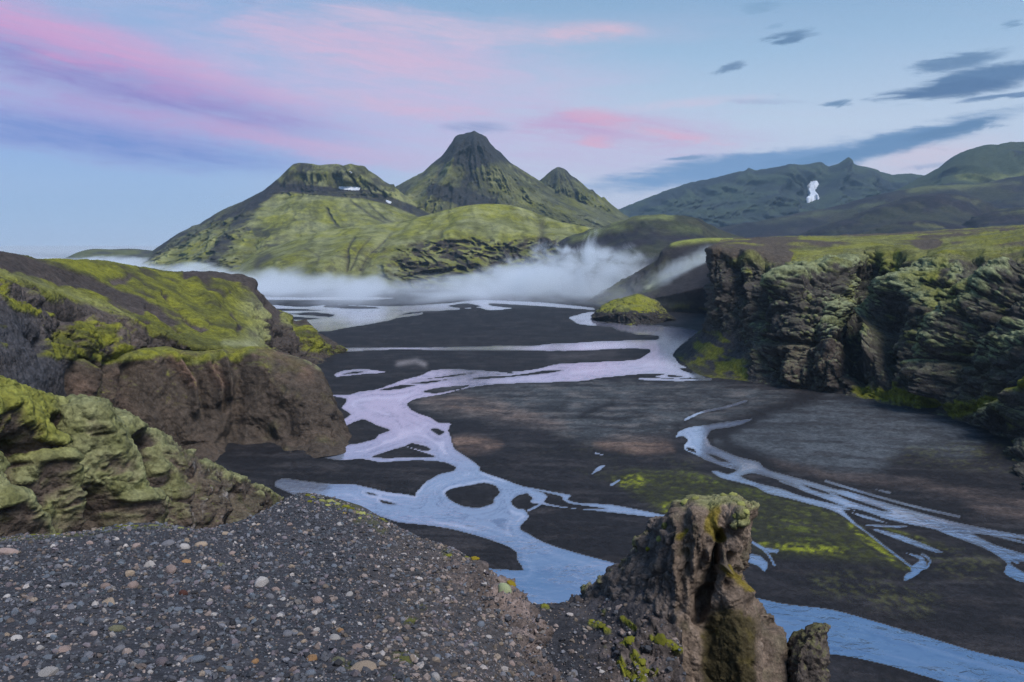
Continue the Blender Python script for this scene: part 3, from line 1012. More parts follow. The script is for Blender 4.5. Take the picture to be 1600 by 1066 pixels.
def table_mountain():
    Y = 1950
    ridge = [(150, 440), (215, 411), (240, 391), (262, 376), (275, 367), (300, 354), (312, 350), (345, 330), (380, 315), (400, 305), (415, 297), (430, 285), (442, 274), (450, 265), (458, 257), (466, 254.5), (480, 255), (500, 258.5), (512, 257), (525, 256), (537, 259), (548, 256),
             (560, 259), (570, 260), (576, 266), (590, 275), (600, 283), (611, 289), (614, 286), (618, 294), (640, 311), (660, 325), (700, 345), (740, 365)]
    ridge = jag(ridge, 1.6, 5.0)
    rows = [[(p[0], p[1] + 34, Y + 620) for p in ridge], [(p[0], p[1], Y) for p in ridge],
            # foot of the summit block / crest of the green apron
            [(150, 448, 1850), (215, 415, 1840), (262, 390, 1830), (310, 366, 1830), (360, 334, 1850), (400, 314, 1870), (428, 297, 1880), (455, 294, 1885), (500, 295, 1890), (545, 297, 1890), (580, 303, 1885), (610, 312, 1880), (640, 324, 1880), (670, 336, 1880), (740, 370, 1850)],
            [(150, 452, 1700), (215, 420, 1690), (262, 402, 1690), (310, 384, 1660), (360, 352, 1700), (395, 330, 1770), (425, 312, 1800), (460, 306, 1800), (500, 305, 1805), (545, 308, 1800), (580, 316, 1795), (610, 326, 1790), (640, 338, 1790), (670, 348, 1790), (740, 380, 1750)],
            [(150, 455, 1560), (230, 424, 1540), (290, 406, 1500), (340, 386, 1480), (385, 362, 1540), (430, 345, 1590), (480, 338, 1620), (540, 338, 1630), (600, 350, 1630), (660, 362, 1630), (740, 392, 1600)],
            [(150, 458, 1420), (230, 430, 1400), (300, 416, 1330), (360, 404, 1320), (420, 396, 1350), (480, 388, 1380), (540, 385, 1400), (620, 390, 1420), (740, 410, 1420)],
            [(150, 470, 1200), (300, 450, 1080), (420, 447, 1080), (540, 446, 1100), (740, 446, 1150)]]
    V = loft(rows, 350, 220)
    px, py = project(V)
    n = fbm(V / 120 + 3, 5)
    top = below_ridge(px, py, ridge, 14)
    d = np.zeros(px.shape)
    blockm = (py < 302) & (px > 400) & (px < 660)
    d += (gullies(V, 34, 5.0) - 0.4) * 34 * top * (0.35 + 0.65 * ((py < 305) | (px < 400)))
    d += (ridged(aniso(V, 14, 50, 40), 3) - 0.4) * 9 * top
    d += fbm(V / 30 + 7, 4) * 5 * top
    # ravines on the green apron and the dark western flank
    for pts, w, a in (([(512, 326), (518, 342), (528, 354)], 2.0, -12), ([(545, 312), (580, 338), (610, 352)], 2.2, -8), ([(575, 318), (600, 342), (625, 352)], 2.2, -8), ([(600, 326), (635, 350)], 2.0, -8), ([(470, 300), (520, 306), (590, 312), (640, 334)], 5, -14),
                      ([(452, 268), (500, 272), (545, 270), (545, 290)], 5, 12), ([(548, 260), (546, 280), (560, 295)], 6, 14), ([(430, 300), (400, 330), (360, 372), (330, 402)], 12, 26), ([(440, 305), (420, 345), (390, 380), (380, 408)], 14, -18), ([(500, 310), (470, 345), (430, 385)], 20, 18),
                      ([(330, 350), (290, 385), (250, 408)], 10, 14)):
        d += stroke(px + n * 6, py + n * 4, pts, w) * a
    rough = sstep(420 - px + n * 60, -20, 80) * sstep(py, 330, 360)
    d += (ridged(V / 55 + 2, 4) - 0.5) * 24 * rough
    fr = fan(px, py, 500, 215, 34.0, 140.0, 7.0, n)
    fr2 = fan(px, py, 500, 215, 80.0, 110.0, 17.0, n)
    soft_ap = 1 - 0.8 * sstep(py, 300, 315) * sstep(px + n * 30, 380, 430)
    d += ((fr - 0.45) * 26 + (fr2 - 0.45) * 5) * soft_ap
    d *= (0.2 + 0.8 * top) * (1 - blob(px, py, 546, 295, 26, 7)) * (1 - blob(px, py, 608, 317, 9, 5))
    V = toward(V, d)
    N = normals(V)
    n2 = fbm(V / 25 + 8, 4)
    dark = np.array([0.025, 0.023, 0.027])
    moss = moss_mix(V, N, 2.0, 0.34, 110.0) * (0.85 + 0.35 * sstep(fr, 0.3, 0.7))[..., None]
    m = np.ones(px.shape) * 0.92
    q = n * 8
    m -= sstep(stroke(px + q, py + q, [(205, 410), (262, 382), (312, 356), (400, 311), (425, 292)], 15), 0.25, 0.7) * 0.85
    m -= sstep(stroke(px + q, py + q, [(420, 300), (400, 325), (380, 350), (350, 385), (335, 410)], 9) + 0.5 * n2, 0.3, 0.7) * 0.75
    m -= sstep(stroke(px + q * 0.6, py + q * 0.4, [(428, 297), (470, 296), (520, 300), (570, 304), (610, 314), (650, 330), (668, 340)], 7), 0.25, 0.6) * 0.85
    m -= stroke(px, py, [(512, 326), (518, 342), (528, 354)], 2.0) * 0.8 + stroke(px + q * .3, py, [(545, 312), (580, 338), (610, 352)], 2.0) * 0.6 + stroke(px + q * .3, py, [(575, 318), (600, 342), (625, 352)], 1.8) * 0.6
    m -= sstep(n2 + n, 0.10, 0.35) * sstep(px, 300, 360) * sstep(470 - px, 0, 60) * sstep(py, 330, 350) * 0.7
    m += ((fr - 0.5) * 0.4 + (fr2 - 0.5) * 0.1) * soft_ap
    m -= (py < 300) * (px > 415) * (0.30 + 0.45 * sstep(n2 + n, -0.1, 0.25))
    m -= sstep(gullies(V, 34, 5.0), 0.45, 0.15) * 0.25  # gully hollows darkened in colour so the relief reads as shaded
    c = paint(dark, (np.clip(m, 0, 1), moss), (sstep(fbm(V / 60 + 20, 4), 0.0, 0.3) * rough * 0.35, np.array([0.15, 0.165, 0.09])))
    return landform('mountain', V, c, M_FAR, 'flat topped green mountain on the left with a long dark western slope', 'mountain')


def peak_mountain():
    Y = 2450
    ridge = [(540, 350), (580, 318), (610, 296), (625, 288), (640, 280), (660, 270), (672, 259), (680, 252), (690, 245), (698, 234), (705, 224), (712, 213), (718, 210), (728, 208.5), (735, 207), (741, 205.5), (747, 208), (754, 211), (760, 214), (766, 224), (774, 233),
             (782, 238), (790, 247), (800, 256), (815, 265), (828, 273), (842, 282), (860, 293), (880, 304), (910, 318), (950, 334), (1000, 352), (1050, 372)]
    ridge = jag(ridge, 2.0, 7.0)
    rows = [[(p[0], p[1] + 60, Y + 500) for p in ridge], [(p[0], p[1], Y) for p in ridge],
            [(540, 356, 2380), (600, 312, 2330), (640, 294, 2300), (670, 276, 2300), (700, 250, 2330), (722, 232, 2340), (745, 226, 2330), (768, 240, 2340), (795, 264, 2360), (830, 286, 2370), (870, 308, 2380), (950, 342, 2380), (1050, 380, 2350)],
            [(540, 362, 2250), (600, 325, 2200), (640, 310, 2130), (670, 296, 2120), (700, 275, 2170), (722, 264, 2180), (745, 262, 2190), (775, 272, 2210), (810, 292, 2230), (850, 310, 2260), (900, 330, 2260), (960, 350, 2250), (1050, 388, 2200)],
            [(540, 372, 2080), (600, 346, 2010), (640, 334, 1960), (680, 322, 1960), (720, 314, 1980), (760, 312, 2010), (800, 322, 2030), (850, 334, 2050), (920, 350, 2060), (980, 364, 2060), (1050, 394, 2050)],
            [(540, 400, 1750), (680, 380, 1700), (800, 380, 1720), (920, 384, 1760), (1050, 405, 1760)]]
    V = loft(rows, 330, 200)
    px, py = project(V)
    n = fbm(V / 150 + 13, 5)
    env = below_ridge(px, py, ridge, 26)
    d = (gullies(V, 60, 21.0, 7.0) - 0.42) * 30 * env + fbm(V / 40 + 1, 4) * 14 * env
    fr = fan(px, py, 742, 190, 30.0, 120.0, 3.0, n)
    fr2 = fan(px, py, 742, 190, 75.0, 90.0, 13.0, n)
    d += (fr - 0.45) * 64 * env + (fr2 - 0.45) * 12 * env
    for pts, w, a in (([(738, 212), (716, 240), (704, 262), (700, 280), (680, 305), (650, 335)], 9, 46), ([(745, 212), (760, 240), (790, 275), (830, 310), (880, 345)], 9, 34), ([(742, 215), (744, 250), (752, 290), (770, 325)], 7, 16),
                      ([(672, 262), (655, 285), (640, 304), (628, 322)], 8, 30), ([(700, 285), (720, 300), (740, 330)], 8, 14), ([(800, 262), (830, 292), (880, 326)], 6, 14), ([(725, 225), (735, 262), (728, 300)], 7, -22), ([(690, 255), (680, 275), (655, 310)], 7, -22)):
        d += stroke(px + n * 5, py + n * 4, pts, w) * a * env
    V = toward(V, d)
    N = normals(V)
    n2 = fbm(V / 30 + 4, 4)
    g = gullies(V, 60, 21.0, 7.0)
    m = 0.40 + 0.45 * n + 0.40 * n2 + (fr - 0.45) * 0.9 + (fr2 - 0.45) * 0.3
    m -= sstep(262 - py + n * 18, -8, 22) * 0.85 + (sstep(gullies(V, 20, 31.0, 8.0), 0.45, 0.2)) * 0.25  # fine gullies darkened too, shade that the soft light leaves out
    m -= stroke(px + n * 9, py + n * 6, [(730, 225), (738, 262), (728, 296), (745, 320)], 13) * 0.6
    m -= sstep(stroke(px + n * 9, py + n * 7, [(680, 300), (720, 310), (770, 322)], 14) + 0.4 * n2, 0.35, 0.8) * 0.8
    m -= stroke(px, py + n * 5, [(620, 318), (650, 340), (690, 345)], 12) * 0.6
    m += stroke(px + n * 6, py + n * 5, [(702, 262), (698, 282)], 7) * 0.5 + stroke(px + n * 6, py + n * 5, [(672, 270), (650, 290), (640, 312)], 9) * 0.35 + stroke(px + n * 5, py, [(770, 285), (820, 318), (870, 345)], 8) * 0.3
    moss = moss_mix(V, N, 7.0, 0.22, 150.0) * 0.80
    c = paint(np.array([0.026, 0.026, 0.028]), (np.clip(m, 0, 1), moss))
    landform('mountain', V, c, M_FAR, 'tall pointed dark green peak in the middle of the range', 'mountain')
    # the smaller cone behind its right shoulder
    Y = 2700
    ridge = [(760, 330), (800, 308), (830, 292), (846, 280), (856, 271), (865, 264.5), (872, 261), (879, 263), (885, 266), (893, 275), (902, 280), (911, 288), (921, 297), (926, 295.5), (931, 302), (940, 309), (944, 307.5), (950, 315), (962, 325), (975, 335), (990, 343), (1020, 355), (1060, 370)]
    ridge = jag(ridge, 1.6, 9.0)
    rows = [[(p[0], p[1] + 60, Y + 350) for p in ridge], [(p[0], p[1], Y) for p in ridge],
            [(760, 336, 2640), (830, 304, 2600), (858, 284, 2600), (874, 276, 2590), (890, 284, 2600), (915, 302, 2620), (950, 324, 2640), (990, 348, 2640), (1060, 376, 2600)],
            [(760, 350, 2450), (840, 330, 2420), (876, 312, 2390), (900, 322, 2420), (940, 340, 2450), (990, 362, 2450), (1060, 384, 2420)], [(760, 400, 2100), (900, 390, 2050), (1060, 405, 2100)]]
    V = loft(rows, 240, 150)
    px, py = project(V)
    n = fbm(V / 120 + 33, 5)
    env = below_ridge(px, py, ridge, 20)
    d = (gullies(V, 50, 26.0, 7.0) - 0.42) * 55 * env + (gullies(V, 18, 36.0, 8.0) - 0.42) * 20 * env + fbm(V / 35 + 1, 4) * 10 * env
    fr = fan(px, py, 873, 250, 28.0, 100.0, 5.0, n)
    d += (fr - 0.45) * 60 * env
    for pts, w, a in (([(872, 265), (868, 290), (855, 320)], 7, 26), ([(880, 266), (905, 300), (930, 330)], 6, 18)):
        d += stroke(px, py, pts, w) * a * env
    V = toward(V, d)
    m = 0.42 + 0.55 * n + (fr - 0.45) * 1.2 - sstep(285 - py + n * 10, -8, 12) * 0.4 + stroke(px, py, [(930, 315), (965, 335)], 8) * 0.25
    c = paint(np.array([0.026, 0.026, 0.028]), (np.clip(m, 0, 1), moss_mix(V, None, 5.0, 0.25, 130.0) * 0.72))
    landform('mountain', V, c, M_FAR, 'small dark cone peak behind the right shoulder of the tall peak', 'mountain')


def green_hill():
    rows = [[(340, 440, 1750), (480, 400, 1750), (560, 385, 1750), (700, 370, 1750), (800, 350, 1750), (900, 372, 1750), (1000, 385, 1700), (1100, 390, 1650)],
            [(340, 430, 1330), (380, 405, 1340), (430, 385, 1350), (470, 371, 1360), (510, 362, 1370), (560, 353, 1390), (600, 350, 1400), (640, 343, 1400), (680, 333, 1400), (715, 324, 1400), (745, 320, 1400), (765, 319, 1400), (790, 320, 1400), (815, 325, 1390), (835, 332, 1390), (860, 341, 1390),
             (885, 349, 1380), (910, 353, 1370), (950, 362, 1360), (1000, 372, 1340), (1100, 385, 1300)],
            [(340, 436, 1250), (400, 405, 1240), (450, 386, 1250), (500, 374, 1270), (560, 364, 1290), (620, 360, 1300), (680, 350, 1300), (730, 341, 1300), (770, 339, 1310), (810, 344, 1310), (850, 356, 1300), (900, 364, 1290), (960, 372, 1270), (1100, 392, 1230)],
            [(340, 440, 1170), (400, 412, 1140), (450, 396, 1140), (500, 386, 1160), (560, 374, 1180), (610, 372, 1190), (660, 370, 1180), (720, 364, 1190), (770, 361, 1200), (820, 364, 1200), (870, 366, 1200), (920, 370, 1190), (980, 380, 1170), (1100, 398, 1130)],
            [(340, 446, 1090), (400, 425, 1060), (450, 412, 1060), (500, 405, 1065), (560, 400, 1080), (620, 398, 1090), (680, 396, 1110), (740, 392, 1130), (800, 390, 1140), (860, 386, 1150), (920, 386, 1140), (990, 392, 1110), (1100, 406, 1080)],
            [(340, 452, 1010), (450, 445, 980), (560, 440, 990), (680, 432, 1020), (800, 425, 1060), (900, 420, 1060), (1000, 420, 1040), (1100, 430, 1010)], [(340, 475, 820), (700, 470, 880), (1100, 470, 880)]]
    V = loft(rows, 440, 190)
    px, py = project(V)
    n = fbm(V / 70 + 3, 5)
    cliff = sstep(px + n * 60, 585, 660) * sstep(py + n * 14, 368, 382)
    d = fbm(V / 90 + 6, 4) * 9
    top = sstep(py, 320, 345)
    rav = [([(640, 345), (610, 365), (585, 395), (560, 430)], 7, -12), ([(552, 372), (545, 395), (540, 425)], 3.0, -12), ([(580, 372), (560, 395), (545, 424)], 2.5, -9), ([(600, 376), (572, 402), (560, 424)], 2.5, -8), ([(705, 345), (690, 365), (680, 390)], 6, -14), ([(510, 366), (470, 390), (440, 410)], 10, 12),
           ([(600, 355), (560, 380), (500, 420)], 12, 14), ([(760, 325), (720, 350), (700, 372), (690, 410)], 14, 20), ([(850, 350), (846, 370), (852, 410)], 5, -16), ([(800, 335), (780, 362), (770, 400)], 12, 12), ([(840, 334), (836, 352)], 6, -8), ([(650, 352), (630, 380), (610, 420)], 12, 14)]
    for pts, w, a in rav:
        d += stroke(px + n * 5, py + n * 3, pts, w) * a * (0.3 + 0.7 * top)
    d += (gullies(V, 26, 4.0, 4.0) - 0.45) * 50 * cliff + (ridged(V / 20 + 4, 4) - 0.45) * 18 * cliff + fbm(V / 18, 4) * 3.0 + (ridged(np.stack([(px + (py - 320) * np.where(px < 700, 0.8, -0.2)) / 16.0 + n, py / 70.0, px * 0 + 3], -1), 4, 0.6) - 0.45) * 6 * top * sstep(n, -0.3, 0.3)
    f1, f2, _ = worley(V / 16 + 2)
    d += (f1 - 0.4) * -6 * cliff
    V = toward(V, d)
    N = normals(V)
    n2 = fbm(V / 14 + 8, 4)
    m = np.ones(px.shape) * 1.0
    n4 = fbm(V / 30 + 28, 4)
    rock = cliff * sstep(0.70 - N[..., 2] * 0.6 + 0.9 * n4 + 0.35 * n2 + 0.3 * n, 0.05, 0.35)
    slope = ridged(np.stack([(px + (py - 320) * np.where(px < 700, 0.8, -0.2)) / 16.0 + n, py / 70.0, px * 0 + 3], -1), 4, 0.6)
    m -= rock * 0.95
    for pts, w, a in (([(552, 372), (545, 395), (540, 425)], 1.8, 0.8), ([(580, 372), (560, 395), (545, 424)], 1.4, 0.65), ([(600, 376), (572, 402), (560, 424)], 1.4, 0.55), ([(610, 365), (585, 395), (560, 430)], 1.6, 0.4), ([(530, 400), (560, 405), (575, 412)], 1.2, 0.5), ([(480, 388), (500, 402), (498, 412)], 1.6, 0.5),
                      ([(846, 352), (850, 372), (853, 395)], 7, 0.5), ([(690, 358), (684, 375)], 6, 0.35), ([(420, 400), (405, 408), (400, 416)], 6, 0.8)):
        m -= stroke(px + n * 3, py, pts, w) * a
    m -= sstep(n + n2, 0.12, 0.4) * sstep(640 - px, 0, 60) * sstep(py, 375, 390) * 0.45
    moss = moss_mix(V, N, 3.0, 0.30, 70.0) * (0.84 + 0.30 * sstep(slope, 0.25, 0.7) * sstep(430 - py, 0, 60))[..., None]
    moss = paint(moss, (sstep(0.35 - slope + 0.6 * n2 + 0.5 * n, 0.05, 0.3) * 0.40, MOSS_DARK * 1.1))  # rib hollows darkened here, crests lightened above: shading put into moss colour
    c = paint(np.array([0.032, 0.027, 0.028]), (np.clip(m, 0, 1), moss), (rock * sstep(n2, 0.0, 0.3) * 0.35, np.array([0.07, 0.055, 0.05])))
    landform('hill', V, c, M_MID, 'smooth rounded bright green hill below the peaks, its foot in the mist', 'hill')


def low_left_hill():
    ridge = [(60, 412), (100, 404), (118, 396), (135, 391), (150, 389), (175, 390), (200, 389), (230, 391), (270, 396), (320, 408)]
    Y = 2500
    rows = [[(p[0], p[1] + 8, Y + 300) for p in ridge], [(p[0], p[1], Y) for p in ridge], [(p[0], p[1] + 8, Y - 120) for p in ridge], [(p[0], p[1] + 30, Y - 300) for p in ridge]]
    V = loft(rows, 160, 50)
    V = displaced(V, fbm(V / 60, 4) * 8, None, 0.2)
    m = sstep(fbm(V / 90 + 3, 4), -0.3, 0.2)
    landform('hill', V, paint(np.array([0.04, 0.038, 0.036]), (m, MOSS_GREEN * 0.9)), M_MID, 'low green hill rising out of the mist at the far left', 'hill')


far_range()
right_mountain()
dark_hill([(1060, 372), (1120, 356), (1180, 346), (1240, 335), (1300, 325), (1345, 313), (1380, 304), (1420, 297), (1450, 292), (1480, 290), (1520, 289), (1560, 283), (1600, 276), (1660, 268), (1760, 262)], 2700, 600, 'long dark slope rising to the right below the far mountains', 11.0, 0.35,
          (([(1420, 300), (1500, 292), (1590, 284)], 5, 0.5, (0.15, 0.17, 0.06)), ([(1180, 350), (1290, 334), (1380, 318)], 4, 0.4, (0.11, 0.13, 0.06))), 60)
dark_hill([(1240, 372), (1290, 352), (1340, 336), (1390, 318), (1430, 308), (1470, 304), (1510, 309), (1545, 322), (1580, 336), (1640, 350)], 2050, 350, 'rounded dark purple hill behind the right plateau', 17.0, 0.35,
          (([(1300, 338), (1360, 320), (1420, 306)], 4, 0.5, (0.13, 0.15, 0.06)), ([(1480, 306), (1525, 318)], 3, 0.5, (0.15, 0.16, 0.08))), 55)
dark_hill([(1480, 368), (1510, 350), (1530, 338), (1560, 328), (1590, 325), (1640, 322), (1760, 318)], 1700, 300, 'green flanked small hill at the right edge behind the plateau', 19.0, 0.9, (), 40)
dark_hill([(1330, 372), (1370, 358), (1400, 348), (1440, 345), (1480, 350), (1520, 362), (1560, 374)], 1500, 250, 'small brown knoll on the right behind the plateau edge', 23.0, 0.3, (([(1430, 350), (1470, 356)], 3, 0.5, (0.16, 0.17, 0.06)),), 30)
table_mountain()
peak_mountain()
dark_hill([(880, 378), (905, 366), (940, 356), (970, 347), (1000, 339), (1030, 337), (1060, 338), (1085, 342), (1105, 352), (1125, 362), (1170, 372), (1220, 378)], 1150, 260, 'low dark headland with green cap between the mist and the plateau', 29.0, 0.45,
          (([(960, 352), (1000, 342), (1050, 340)], 6, 0.9, (0.14, 0.16, 0.06)), ([(900, 372), (940, 362), (985, 356)], 6, 0.8, (0.12, 0.14, 0.05)), ([(1000, 352), (1050, 356), (1090, 362)], 5, 0.5, (0.09, 0.11, 0.045))), 60)
green_hill()
low_left_hill()


# ---- the valley sides
def rock_relief(V, big, seed, crack=1.0):
    """broken volcanic rock: ribs, blocks and pits; amplitude about 1"""
    w = np.stack([fbm(V / big + seed, 3), fbm(V / big + seed + 4, 3), fbm(V / big + seed + 8, 3)], -1) * 0.35
    q = V / big + w
    r = (ridged(q, 5, 0.55) - 0.45) * 1.2
    f1, f2, idv = worley(q * np.array([1.7, 1.7, 1.1]))
    r += (0.45 - f1) * 0.9 + (idv / 255.0 - 0.5) * 0.35
    r -= crack * np.exp(-((f2 - f1) / 0.10) ** 2) * 0.35
    g1, g2, idg = worley(q * 4.3 + 3)
    r += (0.45 - g1) * 0.35 - crack * np.exp(-((g2 - g1) / 0.12) ** 2) * 0.12
    return r


def cushions(V, size, seed):
    """rounded pillows of moss, 0..1"""
    f1, f2, _ = worley(V / size + seed + fbm(V / size * 0.5, 2)[..., None] * 0.5)
    return np.clip(1 - f1 * f1 * 1.1, 0, 1)


def left_hill():
    rows = [
        [(-260, 440, 300), (0, 440, 330), (120, 450, 380), (300, 470, 440), (400, 500, 450), (460, 530, 440), (552, 553, 410)],
        [(-260, 330, 150), (-100, 372, 180), (0, 394, 200), (30, 400, 212), (60, 408, 226), (110, 409, 250), (150, 412, 270), (200, 417, 292), (240, 423, 308), (262, 427, 316), (282, 427, 322), (300, 424, 330), (330, 424, 340), (360, 428, 346), (376, 430, 349), (386, 437, 352), (394, 440, 354),
         (402, 450, 356), (412, 462, 358), (420, 475, 362), (430, 483, 365), (440, 491, 367), (452, 494, 369), (462, 500, 371), (474, 505, 373), (484, 507, 374), (492, 517, 375), (505, 524, 377), (520, 534, 380), (535, 543, 382), (550, 551, 384)],
        [(-260, 380, 118), (-100, 412, 128), (0, 428, 160), (60, 440, 182), (120, 448, 212), (200, 452, 246), (260, 457, 270), (300, 458, 290), (345, 460, 304), (390, 476, 318), (420, 502, 330), (450, 518, 341), (480, 528, 352), (510, 540, 364), (550, 553, 381)],
        [(-260, 450, 96), (-100, 470, 108), (0, 478, 132), (60, 490, 150), (120, 500, 172), (200, 505, 202), (260, 510, 222), (300, 514, 234), (345, 518, 248), (390, 527, 268), (420, 542, 292), (450, 552, 316), (480, 558, 336), (510, 562, 352), (548, 556, 378)],
        [(-260, 540, 84), (-100, 540, 96), (0, 540, 117), (50, 548, 134), (90, 552, 150), (120, 548, 165), (180, 545, 182), (250, 540, 203), (320, 545, 212), (390, 550, 226), (420, 566, 262), (450, 574, 296), (480, 577, 318), (510, 577, 328), (545, 560, 366)],
        [(-260, 640, 72), (-100, 640, 82), (0, 625, 102), (50, 625, 120), (90, 625, 142), (120, 600, 176), (180, 590, 198), (250, 580, 220), (320, 590, 232), (390, 592, 250), (420, 592, 276), (450, 588, 298), (480, 584, 316), (510, 579, 325), (545, 562, 362)],
        [(-260, 800, 60), (-100, 800, 68), (0, 760, 90), (90, 720, 135), (120, 690, 182), (250, 650, 230), (390, 630, 258), (480, 600, 300), (545, 570, 345)]]
    V = loft(rows, 500, 250)
    px, py = project(V)
    N = normals(V)
    n = fbm(V / 30 + 3, 5)
    n2 = fbm(V / 8 + 7, 4)
    ridge_env = sstep(np.arange(V.shape[0])[:, None] / V.shape[0] + 0 * px, 0.18, 0.30)
    d = fbm(V / 22 + 1, 4) * 2.2 + (ridged(V / 9 + 2, 4) - 0.45) * 0.9
    # steep broken rocks on the nose and gullies on its face
    nose = sstep(px + n * 40, 385, 430) * (py > 425)
    band = stroke(px + n * 14, py + n * 8, [(60, 540), (110, 520), (170, 522), (240, 530), (280, 545)], 24)
    ledge = stroke(px, py + n * 6, [(0, 455), (30, 460), (55, 475), (70, 490)], 13)
    d += rock_relief(V, 14, 5.0) * (nose * 3.2 + band * 2.4 + ledge * 2.0 + 0.25) * (0.25 + 0.75 * ridge_env)
    for pts, w, a in (([(300, 440), (330, 480), (360, 515)], 9, 2.4), ([(345, 455), (330, 470)], 10, 2.5), ([(385, 445), (395, 480), (420, 520)], 12, 3), ([(400, 455), (418, 490)], 6, -2.5), ([(255, 460), (300, 505)], 4, -2.2), ([(230, 480), (280, 520)], 4, -2), ([(440, 500), (458, 540)], 7, 3.0),
                      ([(474, 505), (500, 545)], 5, 3.0), ([(460, 505), (478, 545)], 5, -3.0), ([(100, 490), (130, 498)], 6, -2.2), ([(0, 455), (55, 478)], 5, 2.2), ([(20, 440), (120, 480), (220, 520)], 6, 1.0), ([(60, 470), (140, 500)], 7, -1.6), ([(290, 500), (320, 520)], 5, -1.8), ([(330, 510), (350, 525)], 5, -1.5)):
        d += stroke(px + n * 5, py + n * 4, pts, w) * a
    V = displaced(V, d, N, 0.6)
    N = normals(V)
    # what grows where
    m = 0.15 + 0 * px
    q, r = px + n * 18, py + n * 9 + n2 * 3
    m += sstep(stroke(q, r, [(60, 412), (160, 422), (250, 440), (330, 470), (380, 510), (400, 530)], 46), 0.15, 0.6) * 0.72
    m += sstep(stroke(q, r, [(-40, 425), (60, 452), (160, 478), (240, 510), (300, 530), (380, 540)], 15), 0.2, 0.6) * 0.8
    m += sstep(stroke(q, r, [(240, 515), (300, 530), (350, 536), (400, 545)], 14), 0.2, 0.6) * 0.8
    m += sstep(stroke(q, r, [(95, 535), (120, 520), (170, 525), (130, 545), (90, 550), (150, 565), (240, 555)], 17) + 0.5 * n2, 0.35, 0.75) * 0.95
    m += sstep(stroke(q, r, [(0, 462), (20, 478), (60, 490)], 8) + n2 * 0.4, 0.3, 0.7) * 0.6
    m += sstep(stroke(q, r, [(445, 498), (470, 520), (500, 545), (535, 552)], 13) + 0.6 * n2, 0.3, 0.8) * 0.95
    m -= sstep(stroke(q, r, [(-40, 395), (0, 402), (60, 425), (140, 452), (220, 480)], 16), 0.25, 0.7) * 0.9
    m -= sstep(stroke(q, r, [(100, 470), (200, 505), (300, 520)], 7) + 0.6 * n2, 0.4, 0.8) * 0.7
    m -= sstep(stroke(px + n * 4, py + n * 4, [(292, 430), (345, 428), (372, 434)], 9) + 0.3 * n2, 0.4, 0.7) * 0.75
    m -= sstep(stroke(px + n * 6, py + n * 5, [(385, 440), (402, 465), (425, 490)], 12) + 0.4 * n2, 0.35, 0.7) * 0.9
    m -= sstep(stroke(px + n * 6, py + n * 5, [(425, 510), (440, 545), (470, 570)], 20) + 0.5 * n2, 0.35, 0.8) * 0.8
    for pts, w in (([(258, 462), (300, 506)], 3.5), ([(236, 480), (285, 520)], 3.5), ([(100, 486), (135, 498)], 5), ([(290, 500), (325, 522)], 4), ([(0, 448), (50, 458), (56, 472)], 6), ([(180, 440), (200, 436)], 6), ([(320, 515), (355, 530)], 4), ([(360, 495), (372, 515)], 5)):
        m -= stroke(px + n * 5, py + n2 * 3, pts, w) * 0.8
    m -= sstep(0.62 - N[..., 2] + 0.4 * n2, 0.0, 0.35) * 0.55
    streak = fbm(np.stack([(px * 0.5 - py) / 9.0, (px + py * 0.5) / 60.0, n * 0.5], -1), 4)
    m += n * 0.7 + n2 * 0.65 + streak * 0.85
    m = sstep(m, 0.16, 0.78)
    lime = 0.75 * sstep(n + 0.5 * n2 + 0.5 * streak, -0.3, 0.4) + 0.1
    moss = MOSS_GREEN * 0.75 + (MOSS_LIME - MOSS_GREEN * 0.75) * np.clip(lime, 0, 1)[..., None]
    moss = paint(moss, (sstep(-n2 - 0.6 * streak, 0.05, 0.4) * 0.65, MOSS_DARK))
    pale = stroke(q, r, [(400, 480), (430, 515), (400, 530)], 22) * 0.7 + stroke(q, r, [(0, 428), (100, 462), (200, 500)], 9) * 0.35 + stroke(px, py, [(350, 538), (395, 541)], 5) * 0.8
    moss = paint(moss, (pale, MOSS_PALE))
    soil = paint(np.array([0.052, 0.043, 0.040]), (sstep(n, -0.1, 0.3), np.array([0.088, 0.072, 0.064])), (sstep(n2, 0.1, 0.5) * 0.5, ROCK_DARK * 1.5), (stroke(px, py, [(-60, 520), (30, 520), (60, 570), (40, 600)], 50) * 0.8, np.array([0.056, 0.058, 0.068])))
    c = paint(soil, (nose * 0.5, np.array([0.062, 0.052, 0.046])), (m, moss))
    # moss stands a little proud of the soil
    V = displaced(V, m * (0.35 + 0.5 * cushions(V, 2.6, 3.0)) * 0.7, N)
    landform('hill', V, c, M_HILL, 'green mossy hillside with brown soil streaks sloping to the river on the left', 'hill')


